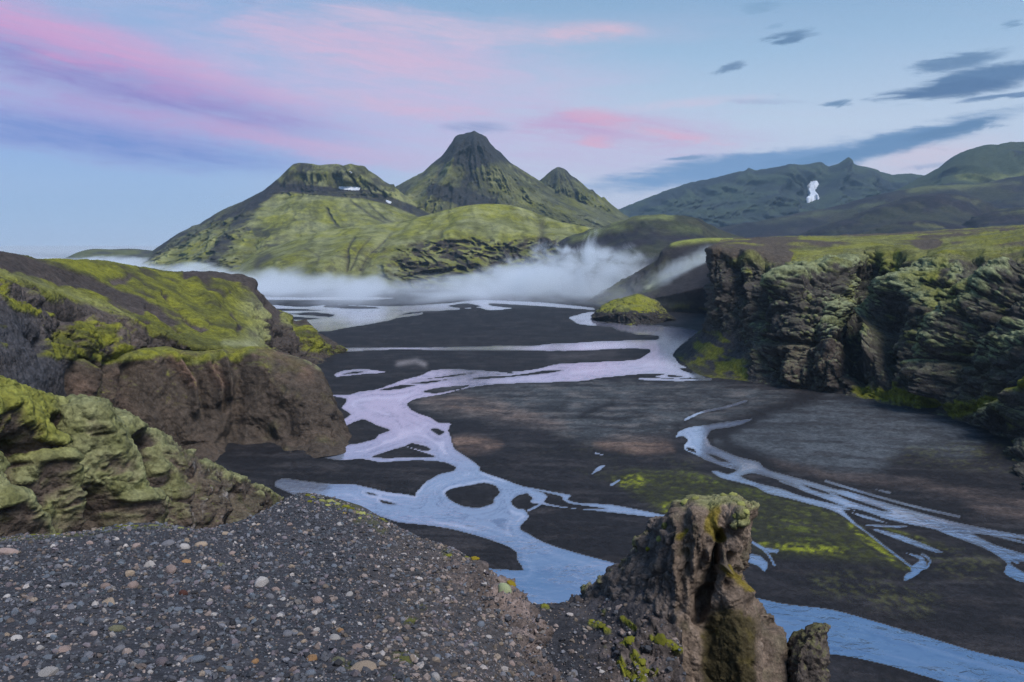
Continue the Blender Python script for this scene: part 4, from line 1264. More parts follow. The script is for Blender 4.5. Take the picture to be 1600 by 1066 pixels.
def brown_cliff():
    c5 = [(60, 770), (120, 762), (190, 755), (250, 750), (320, 741), (390, 729), (440, 722), (495, 717), (530, 711), (541, 706), (545, 690), (546, 670)]
    rows = [
        [(40, 600, 182), (110, 585, 200), (180, 590, 215), (250, 580, 225), (320, 580, 232), (390, 580, 240), (430, 584, 242), (475, 600, 250), (505, 620, 262), (520, 650, 275)],
        [(60, 592, 152), (90, 568, 158), (112, 553, 166), (150, 548, 176), (182, 552, 184), (215, 549, 191), (250, 544, 198), (285, 547, 202), (320, 548, 206), (355, 545, 210), (390, 543, 213), (412, 545, 215), (430, 550, 216), (445, 553, 216), (462, 558, 216), (478, 563, 215), (492, 570, 214), (503, 580, 213), (510, 592, 215), (515, 612, 232)],
        [(62, 602, 151), (112, 572, 163), (182, 577, 181), (250, 572, 193), (320, 574, 200), (385, 572, 206), (430, 574, 209), (470, 577, 209), (495, 590, 209), (512, 606, 210), (518, 640, 230)],
        [(66, 640, 150), (115, 640, 161), (185, 645, 178), (250, 645, 188), (320, 645, 194), (385, 645, 199), (430, 640, 202), (485, 640, 203), (512, 640, 203), (526, 645, 207), (530, 665, 226)],
        [(70, 695, 149), (115, 700, 160), (185, 702, 176), (250, 702, 185), (320, 702, 189), (385, 697, 194), (435, 692, 197), (490, 688, 197), (522, 684, 197), (535, 680, 203), (540, 688, 222)],
        [(p[0], p[1], GY(p[1]) * 1.0) for p in c5]]
    V = loft(rows, 430, 235)
    px, py = project(V)
    N = normals(V)
    n = fbm(V / 12 + 3, 5)
    n2 = fbm(V / 3.5 + 9, 4)
    env = sstep(py - np.interp(px, [60, 112, 250, 390, 460, 510, 520], [592, 553, 544, 543, 558, 590, 612]), 2, 16)
    d = rock_relief(V, 16, 31.0, 0.35) * 1.7 + fbm(V / 5 + 3, 4) * 0.9 + rock_relief(V, 4.0, 33.0, 0.5) * 0.35
    d *= 0.35 + 0.65 * env
    # rounded ribs under the brow, hollows between them, the alcove at the foot
    for pts, w, a in (([(262, 556), (285, 580), (300, 596), (302, 640)], 10, 3.2), ([(322, 562), (338, 585), (344, 606), (342, 625)], 8, 2.8), ([(345, 552), (358, 585), (362, 620)], 6, 2.2), ([(290, 565), (312, 600), (318, 650)], 9, -2.8), ([(332, 570), (352, 602), (352, 640)], 5, -2.0), ([(372, 570), (378, 600), (372, 660), (360, 690)], 13, -3.0),
                      ([(400, 570), (440, 600), (470, 640), (500, 690)], 34, 2.4), ([(230, 560), (236, 640), (240, 700)], 26, 2.0), ([(170, 560), (178, 640)], 10, -2.4), ([(130, 580), (128, 660)], 12, 1.8), ([(150, 570), (152, 640)], 7, -1.8), ([(205, 575), (200, 650)], 9, -1.6), ([(280, 640), (300, 690), (320, 700)], 26, 2.4),
                      ([(340, 720), (352, 690), (375, 668), (400, 664), (420, 680), (428, 712)], 10, -1.1), ([(385, 700), (400, 690), (410, 705)], 18, -0.7), ([(355, 690), (345, 705), (300, 712)], 7, 1.6), ([(430, 668), (450, 700)], 10, 1.8), ([(515, 660), (520, 695)], 9, -1.2), ([(500, 600), (512, 660)], 7, 1.0)):
        d += stroke(px + n * 5, py + n * 4, pts, w) * a * 1.4 * (0.4 + 0.6 * env)
    d *= 0.25 + 0.75 * sstep(np.interp(px, [p[0] for p in c5[:9]], [p[1] for p in c5[:9]]) - py, 0, 16)
    V = displaced(V, d, N, 0.5)
    N = normals(V)
    base = paint(np.array([0.062, 0.050, 0.041]), (sstep(n, -0.2, 0.3) * 0.8, np.array([0.084, 0.064, 0.050])), (sstep(n2 + n, 0.1, 0.5) * 0.6, np.array([0.058, 0.050, 0.042])))
    red = stroke(px + n * 6, py + n * 4, [(262, 560), (300, 598)], 9) + stroke(px + n * 5, py, [(325, 560), (345, 600)], 8) + stroke(px, py + n * 5, [(400, 550), (440, 560), (480, 585)], 10) * 0.6 + stroke(px + n * 8, py, [(190, 580), (200, 640)], 8) * 0.3 + stroke(px + n * 8, py, [(112, 600), (135, 640)], 16) * 0.5
    base = paint(base, (np.clip(red, 0, 1) * 0.7, np.array([0.165, 0.105, 0.078])))
    olive = sstep(fbm(V / 9 + 41, 4) + 0.2 * n2, 0.05, 0.35) * 0.55
    base = paint(base, (olive * sstep(px, 380, 440), np.array([0.080, 0.074, 0.036])), (stroke(px + n * 6, py, [(150, 580), (160, 660), (158, 690)], 8) * 0.8, MOSS_DARK), (stroke(px + n * 4, py, [(80, 640), (92, 680)], 10) * 0.6, MOSS_DARK))
    top = sstep(N[..., 2] + 0.30 * n2 + 0.3 * n, 0.62, 0.86) * sstep(640 - py, 0, 30)
    fringe = sstep(stroke(px + n * 9, py + n * 6, [(100, 556), (150, 556), (200, 560), (250, 552), (270, 560), (310, 560), (345, 556), (390, 548)], 12) + 0.5 * n2 + 0.3 * n, 0.45, 0.9)
    moss = moss_mix(V, N, 4.0, 0.9, 12.0)
    rim = stroke(px, py, [(430, 549), (470, 558), (500, 576)], 3.0) * sstep(n2, -0.2, 0.2)
    c = paint(base, (np.maximum(top * 0.6, fringe) * sstep(430 - px, -10, 30), moss), (rim * 0.9, MOSS_PALE))
    landform('cliff', V, c, M_CLIFF, 'bare brown rounded cliff with a hollow at its foot on the left bank', 'cliff')


def moss_buttress():
    rows = [
        [(-200, 620, 110), (0, 640, 118), (110, 670, 128), (190, 690, 134), (262, 720, 140), (345, 765, 148), (440, 800, 152)],
        [(-200, 540, 55), (-100, 572, 62), (-40, 590, 67), (0, 602, 70), (30, 612, 73), (60, 623, 76), (78, 628, 78), (95, 634, 79), (104, 640, 80), (112, 634, 81), (130, 631, 82), (152, 631, 84), (163, 634, 86), (170, 646, 88), (182, 651, 90), (200, 658, 92), (215, 668, 94), (230, 676, 96), (246, 682, 98), (257, 688, 99),
         (266, 696, 100), (278, 703, 101), (290, 712, 103), (302, 710, 105), (312, 722, 106), (326, 728, 108), (345, 736, 111), (365, 748, 113), (382, 752, 115), (400, 763, 118), (422, 771, 121), (440, 782, 124), (452, 800, 128)],
        [(-200, 620, 52), (-100, 640, 59), (0, 660, 67), (60, 680, 72.5), (110, 690, 76.5), (150, 690, 80), (185, 705, 84), (235, 725, 92.5), (270, 738, 96.5), (300, 752, 100), (350, 775, 108), (400, 792, 116), (445, 800, 124), (456, 812, 129)],
        [(-200, 720, 49.5), (-100, 735, 56), (0, 745, 64), (60, 755, 69.5), (110, 762, 73.5), (150, 765, 77), (185, 772, 81), (235, 782, 89), (270, 788, 93.5), (300, 795, 97), (350, 810, 105), (400, 820, 113), (448, 822, 122), (458, 830, 127.5)],
        [(-200, 860, 46), (-100, 850, 53), (0, 835, 61.5), (60, 840, 67), (110, 842, 71), (150, 842, 74.5), (185, 845, 78.5), (235, 850, 86.5), (270, 852, 91), (300, 855, 94.5), (350, 865, 102), (400, 862, 111), (448, 855, 120.5), (460, 858, 126)],
        [(-200, 1250, 40), (0, 1150, 55), (150, 1080, 68), (300, 1000, 88), (460, 905, 122)]]
    V = loft(rows, 500, 290)
    px, py = project(V)
    N = normals(V)
    n = fbm(V / 8 + 3, 5)
    n2 = fbm(V / 2.2 + 9, 4)
    crest = np.interp(px, [-100, 0, 60, 104, 112, 152, 170, 230, 290, 345, 440], [572, 602, 623, 640, 634, 631, 646, 676, 712, 736, 784])
    env = sstep(py - crest, 2, 20)
    d = 0 * px
    # buttress lobes and the deep clefts between them

    for pts, w, a in (([(120, 645), (150, 690), (175, 740), (192, 800), (196, 830)], 22, 2.6), ([(190, 662), (225, 700), (240, 740)], 17, 2.0), ([(222, 700), (232, 770), (230, 820)], 15, -7.0), ([(262, 700), (276, 750), (282, 820)], 9, 1.6), ([(85, 670), (98, 710), (110, 760), (128, 810), (140, 840)], 12, -8.0),
                      ([(62, 720), (90, 760), (120, 815)], 19, 2.6), ([(10, 700), (30, 730), (22, 760), (50, 800)], 12, -6.0), ([(0, 790), (30, 830), (50, 860)], 20, 2.0), ([(100, 735), (135, 790)], 8, 1.6), ([(205, 690), (195, 740), (210, 800)], 7, -3.6), ([(0, 640), (50, 690), (70, 700)], 26, 1.4),
                      ([(140, 780), (160, 805), (168, 835)], 11, -6.0), ([(190, 790), (205, 825)], 12, 1.6), ([(300, 740), (310, 790), (318, 830)], 9, -1.6), ([(330, 760), (345, 800)], 9, 1.2), ([(370, 770), (360, 830)], 8, -1.2), ([(400, 780), (375, 830)], 9, 1.3), ([(0, 700), (70, 715)], 8, -1.6)):
        d += stroke(px + n * 5, py + n * 4, pts, w) * a * (0.25 + 0.75 * env)
    rockz = sstep(px + n * 30, 240, 300)
    cleft = -np.minimum(d, 0)
    d = d * 1.0 + rock_relief(V, 6.0, 51.0, 0.8) * (0.16 + 1.0 * rockz) * (0.3 + 0.7 * env)
    V = displaced(V, d, N, 0.7)
    N = normals(V)
    up = N[..., 2] + 0.25 * N[..., 1] * 0
    m = sstep(up + 0.40 * n + 0.40 * n2 + 0.30 * sstep(240 - px, 0, 40), 0.22, 0.62) * (1 - 0.9 * sstep(cleft + n2 * 1.2, 0.5, 1.8))
    m *= 1 - 0.9 * sstep(px + n * 25 - (py - 700) * 0.2, 236, 275) * sstep(1.0 - up + 0.6 * n2 + 0.3 * n + sstep(py - crest, 6, 26) * 0.5, 0.1, 0.5)
    m *= 1 - 0.8 * sstep(stroke(px + n * 4, py, [(150, 800), (165, 835)], 12), 0.2, 0.7)
    low = sstep(py + n * 20, 790, 830)
    m *= 1 - 0.75 * low * sstep(n2 + 0.4 - up, -0.2, 0.3)
    m = np.clip(m, 0, 1)
    cush = cushions(V, 1.25, 7.0)
    cu2 = cushions(V, 0.55, 17.0)
    V = displaced(V, m * (cush * 0.62 + cu2 * 0.26) - (1 - m) * 0.1 * ridged(V / 1.6, 3), N)
    N = normals(V)
    lime = np.clip(sstep(96 - px + n * 30, -20, 40) * sstep(720 - py, -20, 40) + stroke(px + n * 3, py, [(90, 690), (102, 730), (122, 790), (145, 835)], 9) + stroke(px + n * 3, py, [(175, 690), (196, 750)], 6) * 0.8 + stroke(px, py, [(215, 810), (240, 805)], 9) * 0.5, 0, 1)
    green = paint(MOSS_PALE * np.array([0.80, 0.79, 0.74]), (lime * 0.75, MOSS_LIME), (sstep(n2 + 0.4 * n, 0.0, 0.4) * 0.55, MOSS_GREEN), (sstep(0.55 - cush * 0.6 - cu2 * 0.5, 0, 0.3) * 0.75, MOSS_DARK * 1.2))  # crevices between cushions darkened last, shade put into the moss colour
    rock = paint(np.array([0.072, 0.058, 0.048]), (sstep(n, -0.1, 0.3) * 0.7, np.array([0.105, 0.080, 0.066])), (sstep(n2, 0.05, 0.4) * 0.6, np.array([0.042, 0.037, 0.035])), (sstep(fbm(V / 1.2 + 60, 3) + 0.2 * n2, 0.22, 0.4) * sstep(px, 280, 300) * sstep(400 - px, 0, 50) * 0.6, np.array([0.26, 0.24, 0.23])))
    rock = paint(rock, (sstep(fbm(V / 3 + 70, 3), 0.1, 0.3) * 0.6, MOSS_DARK * 1.2))
    # tufts on the dark lower rocks
    tuft = sstep(cushions(V, 1.3, 27.0) * sstep(fbm(V / 5 + 12, 3), 0.02, 0.25), 0.74, 0.88) * sstep(N[..., 2], 0.05, 0.4)
    c = paint(rock, (m, green), (tuft * rockz * 0.85, MOSS_GREEN * 1.1))
    landform('hill', V, c, M_HILL, 'rounded rock ribs under pale green moss cushions, lower left behind the gravel edge', 'hill')


def right_cliff():
    base = [(1078, 546), (1054, 557), (1064, 568), (1085, 582), (1112, 591), (1145, 596), (1180, 601), (1225, 607), (1275, 612), (1310, 618), (1345, 627), (1400, 640), (1480, 655), (1530, 672), (1560, 690), (1585, 735), (1612, 790), (1660, 860), (1800, 960)]
    rows = [
        [(1150, 374.2, 640), (1200, 372, 660), (1250, 370.6, 690), (1300, 369.5, 720), (1380, 366, 780), (1450, 362, 790), (1520, 358, 780), (1620, 351, 720), (1850, 338, 600)],
        [(1120, 380, 430), (1150, 378, 430), (1200, 377, 430), (1260, 377, 430), (1330, 377, 430), (1400, 375, 425), (1470, 371, 415), (1540, 368, 395), (1620, 364, 350), (1850, 352, 270)],
        [(1113, 398, 400), (1108, 391, 350), (1122, 386, 346), (1150, 389, 340), (1180, 393, 334), (1205, 402, 334), (1240, 402, 338), (1280, 396, 342), (1330, 391, 344), (1370, 391, 338), (1400, 393, 322), (1440, 399, 300), (1480, 396, 292), (1540, 393, 276), (1600, 397, 258), (1660, 400, 220), (1850, 395, 185)],
        [(1114, 425, 400), (1107, 425, 344), (1125, 428, 336), (1150, 430, 330), (1185, 432, 322), (1210, 437, 312), (1250, 434, 302), (1290, 430, 302), (1330, 432, 318), (1365, 436, 320), (1400, 432, 306), (1440, 436, 276), (1480, 430, 262), (1540, 434, 243), (1600, 440, 226), (1660, 445, 208), (1850, 450, 172)],
        [(1114, 470, 396), (1107, 470, 341), (1125, 474, 331), (1150, 474, 325), (1185, 476, 314), (1215, 480, 300), (1250, 482, 290), (1290, 480, 288), (1330, 486, 298), (1370, 490, 293), (1410, 486, 275), (1450, 482, 257), (1500, 490, 242), (1550, 500, 226), (1600, 510, 210), (1660, 520, 194), (1850, 530, 160)],
        [(1112, 500, 400), (1100, 510, 346), (1122, 515, 330), (1150, 520, 319), (1185, 522, 308), (1215, 526, 293), (1250, 530, 283), (1290, 534, 279), (1330, 540, 276), (1370, 540, 271), (1410, 540, 262), (1460, 545, 246), (1510, 560, 229), (1560, 575, 212), (1610, 590, 196), (1660, 600, 182), (1850, 620, 148)],
        [(1102, 524, 400), (1078, 538, 356), (1100, 550, 330), (1135, 562, 312), (1180, 568, 296), (1220, 572, 284), (1260, 576, 276), (1300, 580, 270), (1345, 586, 264), (1400, 596, 254), (1470, 606, 238), (1520, 618, 222), (1570, 640, 204), (1615, 680, 186), (1670, 720, 172), (1850, 800, 140)],
        [(p[0], p[1], GY(p[1])) for p in base],
        [(p[0], p[1] + 3, GY(p[1] + 3) * 1.003) for p in base]]
    b2 = np.array(rows[2][1:], float)
    xs = np.arange(b2[0, 0], b2[-1, 0], 6.0)
    jy = fbm(np.stack([xs / 34.0, xs * 0 + 6.0, xs * 0], -1), 4, 0.6)
    rows[2] = [rows[2][0]] + [(x, np.interp(x, b2[:, 0], b2[:, 1]) + 11 * j * min(1.0, (x - 1105) / 40.0), np.interp(x, b2[:, 0], b2[:, 2]) - 26 * j) for x, j in zip(xs, jy)]
    V = loft(rows, 600, 350, [40, 14, 30, 45, 45, 45, 40, 3])
    px, py = project(V)
    N = normals(V)
    n = fbm(V / 20 + 3, 5)
    n2 = fbm(V / 5 + 9, 4)
    brow = np.interp(px, [1107, 1150, 1205, 1240, 1330, 1400, 1440, 1540, 1660], [390, 389, 402, 404, 393, 396, 402, 396, 400])
    face = sstep(py - brow + n * 18 + n2 * 8, 2, 22)
    foot = sstep(np.interp(px, [p[0] for p in base[3:]], [p[1] for p in base[3:]]) - py, -2, 14)
    apron = sstep(1172 - px - (560 - py) * 0.5 + n * 10, -8, 22) * sstep(py, 505, 528)
    d = 0 * px
    for pts, w, a in (
            # buttresses with mossy backs
            ([(1235, 408), (1245, 440), (1235, 480), (1230, 520)], 26, 7), ([(1300, 420), (1310, 450), (1300, 500), (1300, 540)], 24, 6), ([(1375, 396), (1320, 412), (1265, 430), (1225, 452)], 13, 9), ([(1195, 410), (1200, 450), (1190, 500)], 8, -6),
            ([(1350, 430), (1345, 470), (1338, 520), (1330, 575)], 15, -11), ([(1330, 560), (1345, 610)], 8, -6), ([(1480, 402), (1445, 445), (1415, 478), (1385, 510), (1372, 560)], 16, 13), ([(1440, 455), (1450, 490), (1435, 540)], 15, 5), ([(1400, 430), (1380, 455), (1385, 480)], 12, -4),
            ([(1520, 420), (1495, 460), (1468, 510), (1455, 570), (1450, 630)], 11, -9), ([(1590, 428), (1550, 462), (1510, 510), (1480, 560), (1470, 610)], 20, 12), ([(1620, 470), (1580, 520), (1540, 575), (1520, 630)], 13, 6), ([(1600, 450), (1555, 510), (1515, 570)], 8, -5),
            ([(1540, 660), (1580, 640), (1620, 600)], 12, 4), ([(1560, 700), (1570, 660)], 8, -4), ([(1130, 400), (1150, 430), (1160, 470)], 9, -4), ([(1165, 430), (1178, 470), (1180, 510)], 10, 4), ([(1125, 430), (1125, 490)], 9, 2),
            # blocks and ledges of the lower wall
            ([(1195, 545), (1180, 590)], 12, 4), ([(1215, 560), (1218, 600)], 5, -5), ([(1245, 550), (1240, 595)], 17, 5), ([(1300, 550), (1302, 605)], 17, 5.5), ([(1272, 560), (1270, 605)], 5, -3.5), ([(1195, 530), (1240, 538), (1300, 540)], 5, -5), ([(1310, 535), (1345, 540)], 6, -7), ([(1362, 545), (1372, 580)], 15, 5),
            ([(1395, 560), (1398, 600)], 6, -5), ([(1420, 555), (1410, 610)], 13, 5), ([(1445, 560), (1440, 610)], 5, -5), ([(1470, 565), (1500, 568), (1540, 572)], 4, -4), ([(1490, 590), (1480, 620)], 10, 3)):
        d += stroke(px + n * 6, py + n * 5, pts, w) * a * (0.3 + 0.7 * face) * 1.0
    rocky = face * (1 - apron)
    d = d * (0.55 + 0.45 * sstep(py - brow, 14, 60)) + rock_relief(aniso(V, 1.0, 1.0, 1.2), 15, 71.0, 1.3) * 3.6 * (0.08 + 0.92 * rocky) + rock_relief(V, 5.5, 81.0, 1.6) * 1.3 * rocky + rock_relief(V, 2.0, 83.0, 1.2) * 0.28 * rocky + fbm(V / 30 + 2, 4) * 1.5 + (1 - face) * (fbm(V / 35 + 6, 4) * 4.0 + billow(V / 9, 3) * 1.0)
    d *= 0.15 + 0.85 * foot
    V = displaced(V, d, N, 0.55)
    N = normals(V)
    up = N[..., 2]
    n3 = fbm(V / 1.8 + 19, 4)
    m = sstep(up + 0.40 * n + 0.30 * n2 + 0.35 * n3, 0.36, 0.66)
    ramp = np.clip(sum(stroke(px + n * 8, py + n * 6, pts, w) * a for pts, w, a in (
        ([(1385, 393), (1330, 405), (1280, 420), (1240, 440), (1215, 452)], 15, 0.9), ([(1480, 405), (1440, 450), (1400, 485), (1375, 510)], 13, 0.8), ([(1580, 432), (1530, 478), (1490, 520), (1470, 560)], 17, 0.7), ([(1560, 545), (1500, 548), (1480, 556)], 13, 0.7), ([(1400, 420), (1390, 450), (1385, 475)], 18, 1.1), ([(1470, 420), (1455, 470)], 12, 0.7), ([(1330, 440), (1300, 500)], 12, 0.5),
        ([(1350, 395), (1420, 405), (1400, 425)], 13, 0.8), ([(1310, 450), (1290, 480), (1300, 510)], 14, 0.5), ([(1150, 405), (1170, 430)], 12, 0.5), ([(1355, 542), (1375, 543)], 6, 0.9), ([(1620, 500), (1560, 560)], 14, 0.6), ([(1180, 460), (1230, 470)], 10, 0.35), ([(1500, 418), (1470, 470), (1450, 540)], 8, 0.6))), 0, 1)
    m = np.clip(m * (0.62 - 0.40 * sstep(1190 - px, 0, 30)) * rocky * (0.35 + 0.9 * sstep(n, -0.15, 0.2)) + sstep(ramp + 0.5 * n2 + 0.4 * n3, 0.25, 0.65) * rocky * sstep(up + 0.7 * n2 + 0.6 * n3, -0.25, 0.20), 0, 1)
    # single tufts speckled over the rock, thick on the sloping backs of the buttresses
    tf = cushions(V, 2.6, 33.0)
    tf2 = cushions(V, 1.4, 43.0)
    dens = np.clip(0.02 + 0.16 * sstep(n, -0.1, 0.25) + 0.72 * sstep(ramp + 0.5 * n2 + 0.3 * n, 0.25, 0.75) - 0.25 * sstep(py, 520, 560) - 0.2 * sstep(1200 - px, 0, 40), 0, 1)
    speck = np.maximum(sstep(tf - (1.0 - dens) * 0.95, -0.05, 0.12), sstep(tf2 - (1.0 - dens) * 1.0, -0.05, 0.12) * 0.9)
    m = np.clip(m * 0.30 + speck * sstep(up, -0.25, 0.15), 0, 1) * rocky
    # plateau top: brown heath with bright patches
    ptop = 1 - face
    np_ = fbm(aniso(V, 40, 60, 40, 5.0), 4) + 0.4 * fbm(aniso(V, 9, 14, 9, 15.0), 4)
    tm = sstep(np_ + stroke(px, py, [(1640, 358), (1590, 366), (1540, 376), (1500, 390)], 9) * 0.9 + stroke(px, py, [(1250, 375), (1400, 372), (1560, 362)], 3) * 0.5 + stroke(px, py, [(1420, 388), (1330, 398), (1250, 410)], 12) * 0.9 + stroke(px, py, [(1480, 385), (1460, 400)], 8) * 0.6 + sstep(px, 1215, 1265) * np.exp(-((py - brow + 2) / 13.0) ** 2) * 0.45 - stroke(px, py, [(1150, 392), (1220, 388)], 12) * 0.4 - stroke(px, py, [(1400, 386), (1460, 382)], 8) * 0.5, 0.0, 0.3)
    heath = paint(np.array([0.072, 0.060, 0.050]), (sstep(n2, -0.1, 0.3) * 0.5, np.array([0.098, 0.080, 0.060])))
    cush = cushions(V, 3.2, 7.0)
    V = displaced(V, (m * rocky) * (0.15 + 0.42 * tf + 0.2 * tf2), N, 0.8)
    N = normals(V)
    rock = paint(np.array([0.056, 0.051, 0.049]), (sstep(n, -0.1, 0.35) * 0.7, np.array([0.100, 0.086, 0.076])), (sstep(n2, 0.05, 0.4) * 0.65, np.array([0.030, 0.028, 0.031])), (sstep(fbm(V / 7 + 33, 4), 0.05, 0.3) * 0.45, np.array([0.050, 0.052, 0.034])))
    rock = paint(rock, (sstep(py, 520, 560) * sstep(px, 1180, 1200) * sstep(1340 - px, 0, 20) * 0.5, np.array([0.074, 0.056, 0.048])))
    lime = np.clip(sum(stroke(px + n * 5, py + n * 4, pts, w) * a for pts, w, a in (([(1400, 420), (1390, 450), (1385, 478)], 12, 1.0), ([(1345, 605), (1400, 615), (1440, 622)], 14, 1), ([(1480, 420), (1460, 500)], 9, 0.7), ([(1640, 360), (1500, 392)], 9, 1.0), ([(1500, 640), (1560, 620), (1610, 590)], 15, 1), ([(1360, 400), (1420, 408)], 12, 0.7), ([(1280, 410), (1260, 425)], 8, 0.4))), 0, 1)
    green = paint(MOSS_PALE * np.array([0.92, 1.0, 1.05]), (sstep(n2 + 0.6 * n, -0.05, 0.35) * 0.7, MOSS_GREEN), (sstep(fbm(V / 14 + 57, 3), 0.12, 0.35) * 0.6, MOSS_LIME * 0.8), (lime * 0.9, MOSS_LIME * 0.95))
    c = paint(rock, (np.clip(m * 0.92, 0, 1), green))
    cm = ptop[..., None]
    c = c * (1 - cm) + paint(heath, (tm * 0.9, moss_mix(V, N, 9.0, 0.6, 25.0))) * cm
    # talus apron on the left and the mossy foot
    ap = paint(np.array([0.050, 0.047, 0.048]), (sstep(fbm(aniso(V, 6, 14, 3, 3.0), 4) + stroke(px, py, [(1110, 555), (1150, 575), (1160, 590)], 22) * 0.5, 0.10, 0.4) * 0.85, MOSS_LIME * 0.8), (stroke(px + n * 6, py, [(1060, 560), (1100, 590), (1160, 598)], 7) * 0.7, MOSS_GREEN * 0.7))
    c = c * (1 - apron[..., None]) + ap * apron[..., None]
    footm = np.clip(stroke(px + n * 6, py + n * 5, [(1342, 610), (1380, 618), (1440, 622)], 15) + stroke(px + n * 4, py + n * 4, [(1455, 632), (1475, 628)], 9) + stroke(px + n * 5, py + n * 4, [(1490, 645), (1530, 638), (1570, 628), (1620, 595)], 14) + stroke(px + n * 5, py, [(1570, 700), (1590, 660)], 12) * 0.4, 0, 1)
    c = paint(c, (sstep(footm + 0.7 * n2 + 0.4 * n3, 0.35, 0.75) * 0.95, MOSS_LIME * 0.9), (stroke(px + n * 4, py + n * 3, [(1560, 640), (1590, 636), (1620, 650)], 12) * sstep(up, 0.1, 0.5) * 0.8, MOSS_PALE * 0.9))
    landform('cliff', V, c, M_CLIFF, 'high dark craggy cliff with moss covered ledges under the right plateau', 'cliff')


def headland():
    rows = [
        [(900, 470, 900), (1000, 425, 900), (1060, 392, 900), (1130, 378, 880), (1300, 376, 850)],
        [(905, 474, 730), (930, 466, 728), (945, 456, 726), (965, 444, 722), (985, 432, 720), (1005, 420, 716), (1020, 410, 714), (1032, 402, 712), (1040, 388, 712), (1050, 380, 714), (1065, 376, 718), (1085, 373.5, 724), (1110, 372, 730), (1140, 371.5, 730), (1180, 371, 720), (1300, 372, 700)],
        [(910, 477, 715), (940, 468, 706), (970, 456, 700), (1000, 440, 696), (1030, 420, 690), (1060, 398, 690), (1090, 388, 695), (1130, 384, 700), (1180, 384, 690), (1300, 388, 650)],
        [(915, 479, 695), (950, 472, 680), (980, 464, 668), (1010, 452, 656), (1040, 440, 648), (1080, 425, 640), (1120, 412, 640), (1180, 410, 630), (1300, 412, 600)],
        [(920, 480, 678), (955, 478, 650), (985, 474, 630), (1015, 468, 612), (1045, 462, 600), (1080, 455, 590), (1120, 448, 585), (1300, 445, 560)],
        [(925, 482.5), (960, 486), (990, 488), (1020, 489), (1050, 489.5), (1080, 490), (1120, 491), (1300, 492)],
        [(925, 484.5), (1300, 494)]]
    V = loft(rows, 260, 140)
    px, py = project(V)
    N = normals(V)
    n = fbm(V / 40 + 3, 5)
    n2 = fbm(V / 10 + 9, 4)
    left = sstep(1060 - px + n * 30, 0, 60) * sstep(py, 385, 400)
    d = fbm(V / 30, 4) * 3 + rock_relief(V, 26, 91.0, 0.5) * 4.5 * left * sstep(py, 400, 440)
    for pts, w, a in (([(1125, 395), (1080, 412), (1040, 430), (1015, 448)], 5, -5), ([(1130, 405), (1090, 425), (1050, 440), (1000, 470)], 7, 5), ([(1040, 395), (1030, 420), (990, 450)], 6, 4)):
        d += stroke(px, py, pts, w) * a
    V = displaced(V, d, N, 0.3)
    N = normals(V)
    ash = stroke(px + n * 4, py + n * 2, [(1115, 396), (1070, 416), (1035, 434), (1012, 448)], 8)
    topg = stroke(px, py + n * 3, [(1050, 381), (1100, 374), (1150, 373)], 5)
    m = sstep(n + 0.5 * n2 + 0.5 * (N[..., 2] - 0.6), 0.0, 0.35) * left * 0.75
    c = paint(np.array([0.030, 0.028, 0.032]), (left * 0.5, np.array([0.050, 0.044, 0.042])), (m, MOSS_GREEN * 0.75), (np.clip(ash, 0, 1) * 0.7, np.array([0.19, 0.21, 0.14])), (np.clip(topg, 0, 1) * 0.9, np.array([0.19, 0.21, 0.05])), (stroke(px + n * 4, py, [(1050, 478), (1110, 480)], 5) * 0.7 * sstep(n2, -0.2, 0.2), MOSS_LIME * 0.8))
    landform('hill', V, c, M_MID, 'dark scree headland beyond the river bend with a pale streak down its slope', 'hill')


def knoll():
    top = [(924, 494), (932, 487), (940, 480), (950, 474), (960, 470), (972, 466), (985, 462), (996, 459), (1006, 462), (1016, 467), (1026, 471), (1034, 480), (1042, 489), (1056, 498)]
    bot = [(927, 497), (945, 502), (965, 505), (985, 507), (1005, 507.5), (1022, 507), (1038, 504), (1056, 500)]
    rows = [[(930, 490, 640), (990, 472, 640), (1056, 495, 640)], [(p[0], p[1], 575) for p in top],
            [(925, 495, 556), (940, 486, 550), (960, 478, 545), (985, 474, 542), (1010, 476, 542), (1030, 484, 546), (1056, 499, 552)],
            [(926, 497, 540), (945, 494, 528), (965, 491, 522), (985, 491, 518), (1010, 492, 518), (1032, 496, 522), (1056, 500, 535)],
            [(p[0], p[1], GY(p[1])) for p in bot], [(p[0], p[1] + 1.5, GY(p[1] + 1.5)) for p in bot]]
    V = loft(rows, 200, 110)
    px, py = project(V)
    n = fbm(V / 14 + 3, 5)
    d = rock_relief(V, 11, 5.0, 1.0) * 3.0 + fbm(V / 8, 3) * 0.8
    d *= sstep(py, 459, 470) * 0.8 + 0.2
    V = displaced(V, d, None, 0.35)
    N = normals(V)
    n2 = fbm(V / 4 + 9, 4)
    m = sstep(N[..., 2] + 1.0 * n + 0.9 * n2 - sstep(py + n * 12, 480, 494) * 0.8, 0.30, 0.6)
    c = paint(np.array([0.036, 0.033, 0.032]), (m, moss_mix(V, N, 2.0, 0.75, 20.0)))
    landform('knoll', V, c, M_CLIFF, 'small rocky knoll topped with bright moss at the river bend', 'knoll')


left_hill()
brown_cliff()
moss_buttress()
right_cliff()
headland()
knoll()


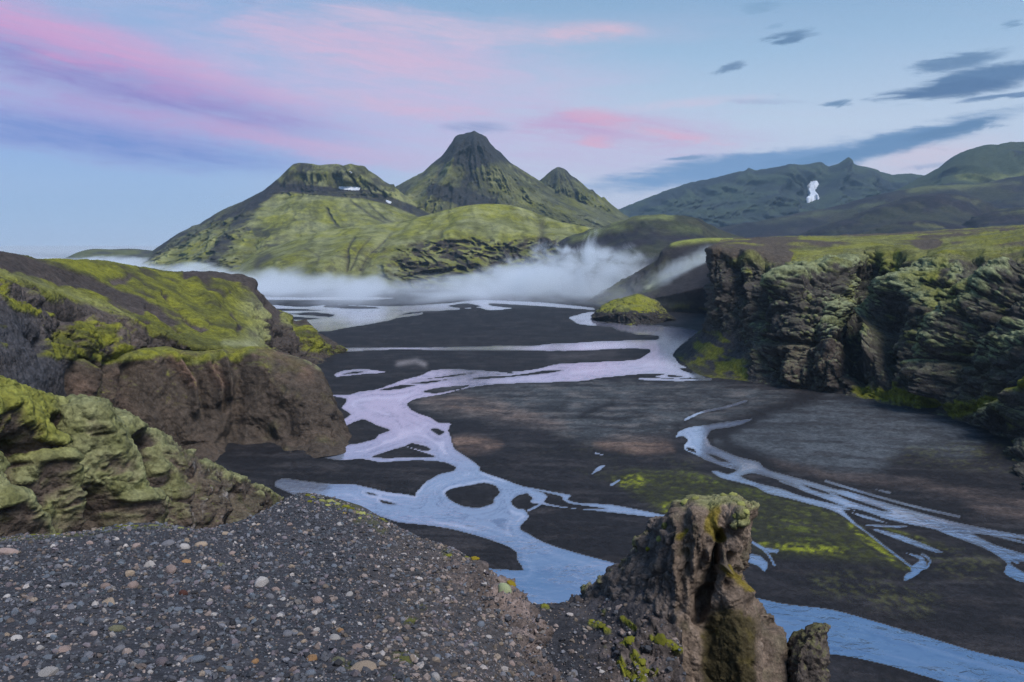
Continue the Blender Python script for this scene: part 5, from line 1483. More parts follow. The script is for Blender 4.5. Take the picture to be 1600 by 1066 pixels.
# ------------------------------------------------------------------ the gravel shoulder where the camera stands
def gravel_shoulder():
    crest = [(-160, 862, 7.2), (-100, 850, 7.4), (-40, 844, 7.6), (0, 841, 7.8), (40, 834, 8.0), (60, 833, 8.0), (130, 829, 8.2), (160, 824, 8.3), (190, 820, 8.5), (230, 817, 8.6), (262, 819, 8.6), (285, 822, 8.6), (310, 829, 8.6), (335, 827, 8.7), (370, 818, 8.9), (395, 809, 9.1), (410, 801, 9.3), (428, 793, 9.5), (440, 786, 9.7),
             (452, 778, 9.9), (465, 771, 10.0), (480, 771, 10.0), (495, 773, 9.9), (520, 779, 9.8), (545, 786, 9.6), (580, 802, 9.3), (610, 818, 9.0), (650, 836, 8.7), (680, 848, 8.4), (705, 856, 8.2), (725, 868, 8.0), (745, 880, 7.8), (762, 897, 7.6), (780, 908, 7.4), (800, 922, 7.2), (815, 938, 7.0), (828, 950, 6.8),
             (836, 970, 6.5), (845, 995, 6.2), (856, 1022, 5.9), (868, 1050, 5.6), (885, 1080, 5.3), (910, 1120, 4.9), (960, 1200, 4.2)]
    down = [P(*p) for p in crest]
    drop1 = [('w', q[0] * 1.01 + 0.05, q[1] + 0.45, q[2] - 0.5) for q in down]
    drop2 = [('w', q[0] * 1.02 + 0.15, q[1] + 1.3, q[2] - 4.0) for q in down]
    drop3 = [('w', q[0] * 1.03 + 0.3, q[1] + 2.2, q[2] - 14.0) for q in down]
    rows = [drop3, drop2, drop1, crest,
            [(-160, 905, 6.0), (0, 885, 6.5), (130, 872, 6.8), (260, 866, 7.0), (370, 862, 7.3), (465, 836, 7.9), (520, 838, 7.9), (580, 850, 7.6), (650, 876, 7.2), (705, 900, 6.8), (745, 925, 6.4), (780, 960, 6.0), (800, 990, 5.7), (822, 1030, 5.3), (850, 1075, 4.9), (890, 1130, 4.5), (950, 1210, 3.9)],
            [(-160, 980, 4.7), (0, 965, 4.9), (130, 955, 5.0), (260, 950, 5.15), (370, 945, 5.3), (480, 935, 5.6), (560, 935, 5.6), (640, 960, 5.3), (700, 990, 5.0), (750, 1030, 4.7), (790, 1080, 4.4), (830, 1130, 4.1), (900, 1220, 3.6)],
            [(-160, 1070, 3.5), (0, 1060, 3.55), (130, 1055, 3.6), (260, 1050, 3.65), (370, 1048, 3.7), (480, 1045, 3.75), (560, 1048, 3.75), (640, 1060, 3.65), (700, 1085, 3.5), (760, 1130, 3.3), (880, 1240, 3.0)],
            [(-160, 1230, 2.3), (260, 1220, 2.35), (560, 1220, 2.4), (860, 1270, 2.3)],
            [('w', -3.0, 0.6, 48.5), ('w', 0.0, 0.6, 48.55), ('w', 1.2, 0.9, 48.4)],
            [('w', -6.0, -6.0, 48.8), ('w', 0.0, -6.0, 48.9), ('w', 3.0, -6.0, 48.5)]]
    V = loft(rows, 430, 250, [60, 40, 14, 55, 80, 100, 130, 40, 30])
    px, py = project(V)
    N = normals(V)
    vis = V[..., 1] > 1.0
    cy = np.interp(px, [p[0] for p in crest], [p[1] for p in crest])
    below = np.where(vis, py - cy, 200)
    n = fbm(V / 1.2 + 3, 4)
    n2 = fbm(V / 0.3 + 9, 4)
    # the right flank is broken rock under the gravel
    edge = np.minimum.reduce([np.maximum(0, seg_dist(px, py, [(700, 850), (745, 880), (790, 915), (828, 950), (845, 995), (870, 1055), (960, 1200)]))])
    rocky = sstep(52 - edge + n * 40, 0, 30) * sstep(py, 850, 930) * vis
    d = n * 0.05 + n2 * 0.012 + fbm(V / 0.6 + 30, 3) * 0.03
    d += rock_relief(V, 0.60, 7.0, 1.2) * 0.20 * rocky + rock_relief(V, 0.17, 8.0, 1.2) * 0.05 * rocky
    d += rock_relief(V, 1.4, 9.0) * 0.3 * sstep(-below, 2, 30)
    V = displaced(V, d, N, 0.7)
    g = fbm(V / 0.5 + 40, 4)
    c = paint(np.array([0.040, 0.042, 0.050]), (sstep(g, -0.1, 0.3) * 0.6, np.array([0.060, 0.058, 0.066])), (sstep(n2, 0.0, 0.4) * 0.4, np.array([0.034, 0.034, 0.038])), (sstep(px + n * 60, 520, 640) * 0.5, np.array([0.078, 0.066, 0.060])))
    c = paint(c, (rocky, paint(np.array([0.110, 0.088, 0.080]), (sstep(n2 + 0.4 * g, 0.0, 0.3) * 0.7, np.array([0.230, 0.180, 0.165])), (sstep(n2, 0.1, -0.3) * 0.6, np.array([0.050, 0.042, 0.040])))))
    c = paint(c, (sstep(stroke(px + n * 12, py + n * 8, [(600, 830), (560, 800), (500, 780)], 9) + n2 * 0.3, 0.4, 0.8) * 0.5, MOSS_DARK * 1.5), (sstep(stroke(px, py, [(-20, 845), (60, 837), (130, 832), (200, 822), (300, 824)], 4) + n2 * 0.5, 0.45, 0.7) * 0.7, MOSS_GREEN))
    # green stained patches in the gravel
    for cx, cy_, rx, ry in ((640, 968, 18, 10), (634, 1028, 22, 12), (555, 1040, 30, 10), (700, 868, 10, 6), (622, 1055, 14, 8), (562, 818, 8, 5), (660, 945, 10, 7)):
        c = paint(c, (sstep(blob(px + n * 14, py + n * 10, cx, cy_, rx, ry) + 0.5 * n2, 0.35, 0.8) * 0.8, MOSS_DARK * 1.3))
    landform('gravel_slope', V, c, M_GRAVEL, 'dark gravel shoulder with a broken rock edge where the camera stands', 'gravel slope')
    return V, px, py, cy


GRAVEL_V, _gpx, _gpy, _gcy = gravel_shoulder()
GB = BVH['gravel_slope']


def saddle():
    rows = [
        [(760, 1000, 14.5), (840, 985, 15), (920, 968, 15.5), (1000, 950, 15.5), (1060, 920, 15)],
        [(800, 962, 12.2), (826, 952, 12.4), (845, 948, 12.6), (862, 946, 12.8), (884, 943, 13.0), (905, 938, 13.3), (925, 928, 13.2), (960, 905, 13.0), (1000, 880, 12.8), (1062, 850, 12.4)],
        [(800, 985, 11.6), (840, 972, 11.8), (880, 966, 12.1), (920, 956, 12.3), (960, 938, 12.2), (1000, 918, 12.0), (1062, 895, 11.8)],
        [(800, 1020, 10.9), (840, 1010, 11.0), (880, 1000, 11.2), (920, 992, 11.4), (960, 980, 11.4), (1000, 966, 11.3), (1064, 950, 11.2)],
        [(800, 1070, 10.1), (840, 1065, 10.1), (900, 1055, 10.3), (960, 1040, 10.5), (1010, 1025, 10.5), (1066, 1010, 10.6)],
        [(800, 1160, 9.0), (900, 1150, 9.2), (1000, 1130, 9.6), (1075, 1110, 9.9)],
        [(800, 1400, 7.5), (900, 1400, 7.7), (1085, 1350, 8.4)]]
    V = loft(rows, 230, 190)
    px, py = project(V)
    N = normals(V)
    n = fbm(V / 1.0 + 3, 4)
    n2 = fbm(V / 0.3 + 9, 4)
    rough = sstep(px + (py - 950) * 0.55 + n * 60, 960, 1030) * sstep(py, 930, 970)
    knob = stroke(px + n * 10, py + n * 6, [(905, 936), (940, 915), (985, 885), (1040, 862)], 15)
    d = n * 0.08 + rock_relief(V, 0.55, 17.0, 0.7) * (0.05 + 0.16 * rough + 0.20 * knob)
    cush = cushions(V, 0.16, 5.0)
    patch = np.clip(sum(stroke(px + n * 14, py + n * 10, pts, w) * a for pts, w, a in (
        ([(920, 970), (935, 973), (948, 985)], 7, 1), ([(985, 1000), (976, 1008)], 8, 1), ([(1020, 996), (1050, 1010), (1060, 1016)], 9, 1), ([(995, 1028), (1004, 1050), (1022, 1048)], 8, 1), ([(970, 1038), (985, 1058), (1005, 1066)], 8, 1), ([(975, 968), (990, 980)], 6, 0.9), ([(850, 955), (866, 952)], 4, 0.7), ([(942, 958), (950, 956)], 5, 0.6),
        ([(1040, 928), (1052, 930)], 6, 0.9), ([(962, 882), (985, 875)], 8, 0.7), ([(935, 912), (970, 893)], 7, 0.6), ([(1000, 1080), (1040, 1090)], 12, 0.8))), 0, 1)
    m = sstep(patch + 0.9 * n2 + 0.4 * n, 0.50, 0.85)
    V = displaced(V, d + m * (0.01 + 0.05 * cush), N, 0.8)
    base = paint(np.array([0.030, 0.031, 0.037]), (sstep(n, -0.1, 0.3) * 0.6, np.array([0.045, 0.044, 0.050])), (stroke(px, py + n * 8, [(905, 950), (980, 935), (1050, 930)], 18) * 0.6, np.array([0.090, 0.082, 0.085])))
    base = paint(base, (np.clip(rough + knob, 0, 1) * 0.85, paint(np.array([0.072, 0.060, 0.055]), (sstep(n2, 0.0, 0.3) * 0.7, np.array([0.135, 0.110, 0.105])), (sstep(n2, 0.05, -0.25) * 0.5, np.array([0.036, 0.032, 0.032])))))
    c = paint(base, (m, paint(MOSS_LIME * 0.8, (sstep(n2, 0, 0.4) * 0.5, MOSS_GREEN), (stroke(px, py, [(905, 936), (1040, 862)], 26) * 0.7, MOSS_PALE))))
    landform('gravel_slope', V, c, M_NEAR, 'dark sandy saddle with yellow green moss between the gravel shoulder and the pinnacle', 'gravel slope')
    return V


SADDLE_V = saddle()


def rock_pinnacle():
    """closed rings from the crown down: back left, left flank, sharp front edge, right face, right edge, back"""
    def ring(*p):
        w = [P(*q) for q in p]
        return [('w', *q) for q in w] + [('w', *w[0])]
    rows = [
        ring((1108, 774, 12.45), (1096, 778, 12.3), (1086, 785, 12.1), (1094, 787, 11.95), (1120, 779, 11.9), (1145, 777, 11.95), (1158, 783, 12.1), (1150, 776, 12.35)),
        ring((1102, 782, 12.8), (1074, 788, 12.6), (1060, 795, 12.2), (1076, 797, 11.75), (1112, 789, 11.6), (1148, 786, 11.6), (1169, 794, 11.95), (1150, 785, 12.7)),
        ring((1096, 800, 13.2), (1050, 803, 12.9), (1034, 814, 12.5), (1064, 814, 11.6), (1108, 802, 11.4), (1150, 800, 11.4), (1175, 800, 11.9), (1155, 792, 13.0)),
        ring((1090, 815, 13.5), (1034, 815, 13.2), (1012, 832, 12.7), (1058, 832, 11.5), (1104, 828, 11.3), (1150, 826, 11.3), (1173, 824, 11.85), (1155, 818, 13.2)),
        ring((1080, 850, 13.9), (1010, 850, 13.4), (984, 866, 12.9), (1056, 868, 11.4), (1096, 866, 11.25), (1140, 864, 11.2), (1168, 858, 11.8), (1150, 855, 13.5)),
        ring((1070, 880, 14.2), (975, 880, 13.6), (948, 896, 13.1), (1054, 902, 11.3), (1094, 900, 11.25), (1134, 898, 11.15), (1156, 892, 11.8), (1140, 888, 13.7)),
        ring((1060, 905, 14.5), (950, 905, 13.8), (926, 918, 13.3), (1054, 940, 11.2), (1092, 940, 11.2), (1136, 936, 11.0), (1172, 920, 11.7), (1150, 915, 13.9)),
        ring((1050, 925, 14.8), (930, 930, 14.0), (906, 940, 13.5), (1058, 985, 11.0), (1098, 990, 10.95), (1150, 980, 10.8), (1200, 960, 11.5), (1180, 950, 14.0)),
        ring((1040, 960, 15.0), (910, 965, 14.1), (890, 975, 13.6), (1066, 1030, 10.8), (1110, 1035, 10.75), (1170, 1030, 10.6), (1226, 1010, 11.3), (1215, 1000, 14.2)),
        ring((1040, 1010, 15.2), (900, 1020, 14.2), (880, 1030, 13.7), (1072, 1080, 10.6), (1120, 1090, 10.6), (1180, 1085, 10.45), (1236, 1070, 11.2), (1230, 1055, 14.4)),
        ring((1040, 1200, 15.5), (900, 1250, 14.2), (880, 1300, 13.7), (1080, 1350, 10.2), (1130, 1350, 10.2), (1190, 1350, 10.1), (1246, 1330, 10.9), (1250, 1250, 14.4))]
    V = loft(rows, 430, 290, [8, 14, 30, 40, 40, 45, 45, 45, 55, 120])
    V[:, -1] = V[:, 0]
    # close the crown
    top = V[0].mean(0) + np.array([0, 0, 0.03])
    capr = np.stack([top + (V[0] - top) * k for k in (0.0, 0.35, 0.7)])
    V = np.concatenate([capr, V])
    px, py = project(V)
    N = normals(V, True)
    n = fbm(V / 0.9 + 3, 4)
    n2 = fbm(V / 0.25 + 9, 4)
    front = sstep(13.1 - V[..., 1] + 0 * px, 0.0, 0.4)
    d = 0 * px
    for pts, w, a in (([(1128, 838), (1120, 868), (1112, 895), (1098, 930), (1090, 965)], 7, -0.40), ([(1106, 858), (1112, 880)], 6, 0.16), ([(1125, 850), (1130, 885)], 7, 0.20), ([(1150, 800), (1158, 840), (1152, 880)], 10, 0.12), ([(1085, 790), (1090, 850), (1078, 900), (1070, 960)], 9, 0.16), ([(1072, 860), (1080, 930)], 5, -0.10),
                      ([(1142, 870), (1140, 920)], 5, -0.16), ([(1130, 880), (1150, 910), (1160, 935)], 8, 0.16), ([(1098, 930), (1104, 990), (1110, 1060)], 10, -0.12), ([(1140, 940), (1160, 1000), (1165, 1060)], 16, 0.14), ([(1195, 960), (1205, 1000), (1205, 1060)], 7, -0.18), ([(1215, 985), (1222, 1030), (1222, 1066)], 8, 0.16),
                      ([(1060, 800), (1056, 870), (1054, 950), (1066, 1030)], 6, 0.10), ([(1110, 772), (1108, 800)], 6, -0.08), ([(1080, 775), (1060, 795), (1040, 830)], 10, 0.08), ([(1030, 812), (1005, 850)], 8, 0.12), ([(1010, 835), (990, 862)], 7, -0.10), ([(1166, 780), (1172, 800)], 5, 0.08)):
        d += stroke(px + n * 5, py + n * 6, pts, w) * a * front
    q = aniso(V, 1.0, 1.0, 1.45)
    d += rock_relief(q, 0.75, 27.0, 1.3) * 0.10 + rock_relief(V, 0.2, 29.0, 1.3) * 0.028 + fbm(V / 0.12, 3) * 0.015
    lowm = sstep(py + n * 30, 925, 985) * sstep(px, 1080, 1110)
    d *= 1 - 0.35 * lowm
    crown_env = sstep(np.arange(V.shape[0])[:, None] + 0 * px, 1, 22)
    d = d * (0.35 + 0.65 * crown_env)
    V = displaced(V, d, N)
    V[:, -1] = V[:, 0]
    N = normals(V, True)
    up = N[..., 2]
    left = (px < 1056 + n * 10)
    crown = sstep(stroke(px, py, [(1050, 785), (1080, 775), (1110, 773), (1140, 774), (1168, 790)], 16) + 0.4 * n2 + 0.3 * up, 0.5, 0.9)
    m = crown * sstep(up + 1.1 * n2 + 0.8 * n, 0.45, 0.8) * 0.9
    flank = np.clip(stroke(px + n * 8, py + n * 8, [(1045, 800), (1020, 835), (990, 868), (955, 895), (915, 925)], 14), 0, 1)
    m = np.maximum(m, sstep(flank * 0.6 + 1.0 * n2 + 0.6 * n, 0.72, 0.95) * 0.9)
    m = np.maximum(m, sstep(stroke(px + n * 5, py + n * 5, [(1152, 785), (1160, 800), (1150, 820)], 9) + 0.4 * n2, 0.4, 0.8))
    cush = cushions(V, 0.14, 6.0)
    V = displaced(V, m * (0.02 + 0.09 * cush) * (0.4 + 0.6 * crown_env), N)
    V[:, -1] = V[:, 0]
    rock = paint(np.array([0.140, 0.108, 0.084]), (sstep(n2 + 0.5 * n, 0.0, 0.4) * 0.7, np.array([0.215, 0.168, 0.138])), (sstep(n2, 0.05, -0.3) * 0.6, np.array([0.058, 0.046, 0.040])), (sstep(fbm(V / 0.4 + 50, 4), 0.1, 0.35) * 0.5, np.array([0.082, 0.078, 0.050])))
    rock = paint(rock, (left * sstep(py, 790, 830) * 0.6, paint(np.array([0.090, 0.082, 0.082]), (sstep(n2, 0.0, 0.3) * 0.6, np.array([0.150, 0.130, 0.125])))))
    gold = np.clip(stroke(px + n * 8, py + n * 8, [(1118, 800), (1110, 825), (1122, 838)], 13) + stroke(px, py + n * 6, [(1126, 835), (1128, 842)], 7) + stroke(px + n * 6, py, [(1070, 830), (1062, 840)], 7) + stroke(px + n * 6, py + n * 5, [(1130, 884), (1150, 905), (1156, 925)], 9), 0, 1)
    rock = paint(rock, (sstep(gold + 0.6 * n2, 0.35, 0.9) * 0.85, np.array([0.150, 0.120, 0.012])))
    stain = sstep(lowm + 0.5 * n2 + 0.3 * n, 0.35, 0.9) * sstep(1195 - px + n * 20, 0, 20)
    rock = paint(rock, (stain * 0.9, np.array([0.038, 0.032, 0.013])), (stain * sstep(n2, 0.1, 0.4) * 0.5, np.array([0.085, 0.070, 0.018])))
    pale = paint(MOSS_PALE * np.array([0.92, 0.88, 0.82]), (sstep(n2, -0.1, 0.3) * 0.5, MOSS_GREEN * 1.2), (stroke(px, py, [(1020, 835), (1030, 870)], 12) * 0.7, MOSS_LIME * 0.8))
    c = paint(rock, (m, pale))
    root = bpy.data.objects.new('rock_pinnacle', None)
    COL.objects.link(root)
    o0 = V[-1].mean(0)
    root.location = o0
    root['label'] = 'tall brown rock pinnacle with moss on its crown, right of the gravel shoulder'
    root['category'] = 'rock pinnacle'
    link('rock', mesh_from_grid('pinnacle_rock', V - o0, c), M_NEAR, root)
    BVH['pinnacle'] = bvh_of_grid(V)
    return root, o0


PINN, PINN_O = rock_pinnacle()


def rock_spike():
    def ring(*p):
        w = [P(*q) for q in p]
        return [('w', *q) for q in w] + [('w', *w[0])]
    rows = [
        ring((1284, 977, 11.4), (1282, 978, 11.3), (1286, 978, 11.2), (1290, 977, 11.25), (1291, 976, 11.4), (1288, 976, 11.5)),
        ring((1272, 980, 11.6), (1258, 984, 11.4), (1270, 988, 11.0), (1288, 986, 11.0), (1293, 982, 11.4), (1290, 979, 11.7)),
        ring((1262, 990, 11.8), (1240, 997, 11.4), (1258, 1004, 10.9), (1284, 1002, 10.9), (1292, 996, 11.4), (1288, 990, 11.9)),
        ring((1256, 1010, 12), (1230, 1014, 11.4), (1250, 1024, 10.8), (1282, 1024, 10.8), (1291, 1016, 11.4), (1284, 1010, 12.1)),
        ring((1256, 1040, 12), (1226, 1046, 11.3), (1246, 1058, 10.7), (1280, 1058, 10.7), (1290, 1048, 11.3), (1282, 1040, 12.2)),
        ring((1256, 1090, 12), (1222, 1100, 11.2), (1244, 1112, 10.5), (1280, 1112, 10.5), (1291, 1100, 11.2), (1282, 1090, 12.2)),
        ring((1256, 1200, 12), (1215, 1220, 11), (1244, 1230, 10.2), (1284, 1230, 10.2), (1297, 1220, 11), (1286, 1200, 12.2))]
    V = loft(rows, 160, 120, [10, 16, 24, 40, 50, 70])
    V[:, -1] = V[:, 0]
    top = V[0].mean(0) + np.array([0, 0, 0.02])
    V = np.concatenate([np.stack([top + (V[0] - top) * k for k in (0.0, 0.5)]), V])
    px, py = project(V)
    N = normals(V, True)
    n = fbm(V / 0.5 + 13, 4)
    n2 = fbm(V / 0.15 + 19, 4)
    V = displaced(V, rock_relief(V, 0.45, 37.0, 1.0) * 0.09 + n2 * 0.015, N)
    V[:, -1] = V[:, 0]
    N = normals(V, True)
    c = paint(np.array([0.080, 0.068, 0.060]), (sstep(n2 + 0.4 * n, 0.0, 0.3) * 0.7, np.array([0.130, 0.108, 0.095])), (sstep(n2, 0.0, -0.3) * 0.6, np.array([0.042, 0.036, 0.034])), (sstep(N[..., 2] + n2, 0.55, 0.9) * 0.6, MOSS_GREEN))
    o0 = V[-1].mean(0)
    o = link('rock_spike', mesh_from_grid('rock_spike', V - o0, c), M_NEAR, None, 'short pointed dark rock spike beside the foot of the pinnacle', 'rock')
    o.location = o0


rock_spike()


# ------------------------------------------------------------------ stones, pebbles, moss cushions
def flat_material(name, col, rough=0.9, scale=30.0, bump=0.006, var=0.35):
    m = bpy.data.materials.new(name)
    m.use_nodes = True
    T = NT(m.node_tree)
    oi = T.n('ShaderNodeObjectInfo')
    tc = T.n('ShaderNodeTexCoord').outputs['Object']
    nd = T.n('ShaderNodeVectorMath', operation='ADD')
    T.l(tc, nd.inputs[0])
    T.l(oi.outputs['Location'], nd.inputs[1])
    a = T.noise(nd.outputs[0], scale, 6.0, 0.7)
    f = T.math('MULTIPLY', T.ramp(a, 0.25, 0.75, 1 - var, 1 + var, False), T.math('ADD', 0.75, T.math('MULTIPLY', oi.outputs['Random'], 0.5)))
    mul = T.n('ShaderNodeVectorMath', operation='SCALE')
    mul.inputs[0].default_value = col
    T.l(f, mul.inputs['Scale'])
    bs = T.n('ShaderNodeBsdfPrincipled')
    T.l(mul.outputs[0], bs.inputs['Base Color'])
    bs.inputs['Roughness'].default_value = rough
    bs.inputs['Specular IOR Level'].default_value = 0.25
    bp = T.n('ShaderNodeBump')
    bp.inputs['Strength'].default_value = 0.8
    bp.inputs['Distance'].default_value = bump
    T.l(a, bp.inputs['Height'])
    T.l(bp.outputs[0], bs.inputs['Normal'])
    T.l(bs.outputs[0], T.n('ShaderNodeOutputMaterial').inputs[0])
    return m


def ico(sub):
    import bmesh
    bm = bmesh.new()
    bmesh.ops.create_icosphere(bm, subdivisions=sub, radius=1.0)
    v = np.array([x.co[:] for x in bm.verts])
    f = np.array([[l.index for l in p.verts] for p in bm.faces])
    bm.free()
    return v, f


ICO2, ICO2F = ico(2)
ICO3, ICO3F = ico(3)


def stone_mesh(name, seed, angular, mat, flat=0.7):
    v = ICO3 if angular < 0.5 else ICO2
    f = ICO3F if angular < 0.5 else ICO2F
    r = np.random.default_rng(seed)
    v = v.copy()
    # cut with random planes: worn, faceted stones
    for k in range(9):
        d = r.normal(size=3)
        d /= np.linalg.norm(d)
        h = r.uniform(0.50, 0.86) if angular > 0.3 else r.uniform(0.78, 0.98)
        s = v @ d
        over = np.maximum(s - h, 0)
        v = v - over[:, None] * d * (0.92 if angular > 0.3 else 0.7)
    v += fbm(v * 1.4 + seed, 3)[:, None] * v * 0.16
    v *= np.array([1.0, r.uniform(0.65, 0.9), flat * r.uniform(0.75, 1.1)])
    me = fill_mesh(bpy.data.meshes.new(name), v, f, None, smooth=angular < 0.5)
    me.materials.append(mat)
    return me


STONE_COL = {
    'grey': (0.120, 0.122, 0.138), 'dark': (0.048, 0.050, 0.058), 'pink': (0.215, 0.165, 0.150), 'pale': (0.300, 0.285, 0.280), 'tan': (0.225, 0.178, 0.135),
    'orange': (0.240, 0.140, 0.070), 'olive': (0.105, 0.105, 0.066), 'blue': (0.095, 0.110, 0.135), 'purple': (0.130, 0.112, 0.125), 'red': (0.050, 0.022, 0.018), 'green': (0.190, 0.215, 0.120)}
STONE_MAT = {k: flat_material(k + '_stone', tuple(1.3 * q for q in v), 0.9, 26.0, 0.012, 0.5) for k, v in STONE_COL.items()}
_stone_cache = {}


def stone(px, py, w, colour, angular, flat, label, group, rot=None, bvh=None, sink=0.30):
    loc, nor = hit(bvh or GB, px, py)
    if loc is None:
        return None
    key = (colour, angular > 0.3, random.randrange(4), round(flat, 1))
    if key not in _stone_cache:
        _stone_cache[key] = stone_mesh('stone', hash(key[2:]) % 997 + len(_stone_cache), angular, STONE_MAT[colour], flat)
    o = bpy.data.objects.new('stone', _stone_cache[key])
    COL.objects.link(o)
    r = 0.44 * w / F * (loc - Vector((0, 0, CAMZ))).length
    s = random.uniform(0.85, 1.15)
    o.scale = (r * s, r * s, r * random.uniform(0.85, 1.1))
    o.rotation_euler = (random.uniform(-0.35, 0.35), random.uniform(-0.35, 0.35), random.uniform(0, 6.28) if rot is None else rot)
    o.location = loc + nor * r * flat * (0.46 - sink)
    o['label'] = label
    o['category'] = 'stone'
    if group:
        o['group'] = group
    return o


random.seed(11)
NAMED = [
    (267, 894, 30, 'pink', 1, 0.75, 'largest pinkish angular stone on the upper gravel slope'),
    (234, 886, 22, 'pale', 1, 0.9, 'pale blocky stone just left of the largest pinkish stone'),
    (203, 900, 24, 'tan', 1, 0.8, 'tan wedge shaped stone second left of the largest pinkish stone'),
    (262, 852, 21, 'grey', 1, 0.7, 'grey stone in the cluster right under the gravel crest'),
    (288, 857, 20, 'pale', 0, 0.7, 'pale stone in the middle of the cluster under the gravel crest'),
    (314, 853, 21, 'tan', 0, 0.6, 'cream tan stone at the right end of the cluster under the gravel crest'),
    (292, 846, 13, 'tan', 1, 0.9, 'small tan stone on top of the cluster under the gravel crest'),
    (319, 890, 18, 'pale', 1, 0.9, 'white wedge stone casting a dark side right of the pinkish stone'),
    (346, 885, 15, 'olive', 0, 0.7, 'olive tan stone beside the white wedge stone'),
    (332, 878, 13, 'pink', 0, 0.7, 'small peach stone above the white wedge stone'),
    (290, 878, 22, 'orange', 1, 0.4, 'flat stone with an orange tinge behind the largest pinkish stone'),
    (410, 914, 27, 'pale', 1, 1.0, 'pale pyramid shaped stone alone on the middle of the gravel'),
    (431, 923, 15, 'pink', 0, 0.8, 'peach stone right of the pale pyramid shaped stone'),
    (286, 929, 15, 'red', 0, 0.95, 'round dark red black stone in the middle of the gravel'),
    (169, 944, 24, 'tan', 1, 0.6, 'slanting tan slab stone left of the dark red stone'),
    (184, 985, 34, 'olive', 1, 0.55, 'broad dark greenish slab, the largest on the left gravel'),
    (273, 981, 16, 'grey', 0, 0.8, 'round grey stone right of the greenish slab'),
    (75, 1055, 32, 'pale', 1, 0.7, 'pale grey block near the bottom left corner of the gravel'),
    (101, 1017, 24, 'pink', 0, 0.6, 'pinkish oval stone above the pale block at the bottom left'),
    (253, 1038, 28, 'purple', 0, 0.75, 'purple grey rounded stone low in the centre left gravel'),
    (305, 1033, 32, 'blue', 0, 0.5, 'flat blue grey stone right of the purple grey stone'),
    (164, 919, 17, 'pink', 0, 0.8, 'pink rounded stone left of the tan wedge stone'),
    (208, 918, 21, 'pink', 1, 0.75, 'pinkish grey stone below the tan wedge stone'),
    (265, 912, 18, 'purple', 1, 0.6, 'mauve stone right below the largest pinkish stone'),
    (183, 867, 15, 'pale', 1, 0.7, 'small bright white stone high on the left gravel'),
    (212, 855, 18, 'pink', 1, 0.6, 'pink stone close under the crest left of the cluster'),
    (398, 1035, 15, 'orange', 1, 0.8, 'small bright orange stone low on the gravel'),
    (450, 992, 25, 'grey', 0, 0.6, 'wide grey stone right of centre on the lower gravel'),
    (242, 969, 19, 'dark', 0, 0.8, 'dark grey rounded stone above the round grey stone'),
    (496, 941, 17, 'pink', 0, 0.95, 'round peach pink stone in the middle right gravel'),
    (108, 917, 24, 'grey', 1, 0.6, 'grey half sunk stone far left of the tan wedge stone'),
    (13, 864, 34, 'pink', 1, 0.45, 'low pinkish slab at the left edge under the crest'),
    (488, 1031, 26, 'orange', 1, 0.7, 'orange brown slab stone on the lower middle gravel'),
    (527, 1034, 32, 'olive', 1, 0.45, 'olive coloured flat slab beside the orange brown slab'),
    (566, 1047, 46, 'tan', 0, 0.25, 'long thin tan slab lying flat on the lower gravel'),
    (680, 1061, 26, 'pale', 0, 0.8, 'pale round stone cut by the bottom edge of the view'),
    (558, 1012, 22, 'pink', 0, 0.5, 'flat pink stone above the long tan slab'),
    (751, 978, 15, 'blue', 0, 0.9, 'blue grey round stone near the rocky right edge'),
    (532, 987, 12, 'orange', 0, 0.9, 'small rusty round stone on the middle lower gravel'),
    (611, 971, 16, 'pink', 0, 0.8, 'rosy round stone on the right middle gravel'),
    (545, 881, 14, 'grey', 0, 0.4, 'flat grey stone high on the right gravel'),
    (789, 923, 32, 'green', 0, 0.7, 'pale green lichen covered boulder on the rocky right edge'),
    (478, 880, 16, 'blue', 1, 0.6, 'bluish white stone on the upper right gravel'),
    (940, 1050, 14, 'pale', 1, 0.5, 'pale flake of rock on the sandy saddle'),
]
TAKEN = []
for (x, y, w, colr, an, fl, lab) in NAMED:
    stone(x, y, w, colr, an, fl, lab, 'stones on the gravel shoulder', bvh=BVH['gravel_slope.001'] if x > 880 else None)
    TAKEN.append((x, y, w))
SMALL = {'grey': 'small grey stone', 'dark': 'small blackish stone', 'pink': 'small pinkish stone', 'pale': 'small whitish stone', 'tan': 'small tan stone', 'blue': 'small blue grey stone', 'purple': 'small mauve stone'}
kinds = ['grey'] * 6 + ['dark'] * 3 + ['pink'] * 3 + ['pale'] * 2 + ['tan'] * 2 + ['blue'] * 5 + ['purple'] * 3
CRX = [-160, 0, 60, 130, 190, 262, 310, 370, 410, 440, 465, 480, 520, 580, 650, 705, 745, 790, 828, 845, 870, 910]
CRY = [862, 841, 833, 829, 820, 819, 829, 818, 801, 786, 771, 771, 779, 802, 836, 856, 880, 915, 950, 995, 1055, 1120]
n_st = 0
PLACED = []
for tries in range(6000):
    if n_st >= 252:
        break
    x = random.uniform(4, 850)
    y = random.uniform(785, 1062)
    if y < np.interp(x, CRX, CRY) + 7:
        continue
    near = (y - 800) / 260.0
    w = random.uniform(8.5, 12.5) + max(0, near) * random.uniform(0, 9)
    if x > 560:
        w *= 0.85
    if any((x - a) ** 2 + ((y - b) * 1.5) ** 2 < ((w + c) * 0.62) ** 2 for a, b, c in TAKEN):
        continue
    k = random.choice(kinds)
    so = stone(x, y, w, k, random.choice((1, 1, 1, 0)), random.choice((0.6, 0.7, 0.8)), SMALL[k], 'stones on the gravel shoulder')
    if so:
        PLACED.append((so, x, y, k))
        TAKEN.append((x, y, w))
        n_st += 1


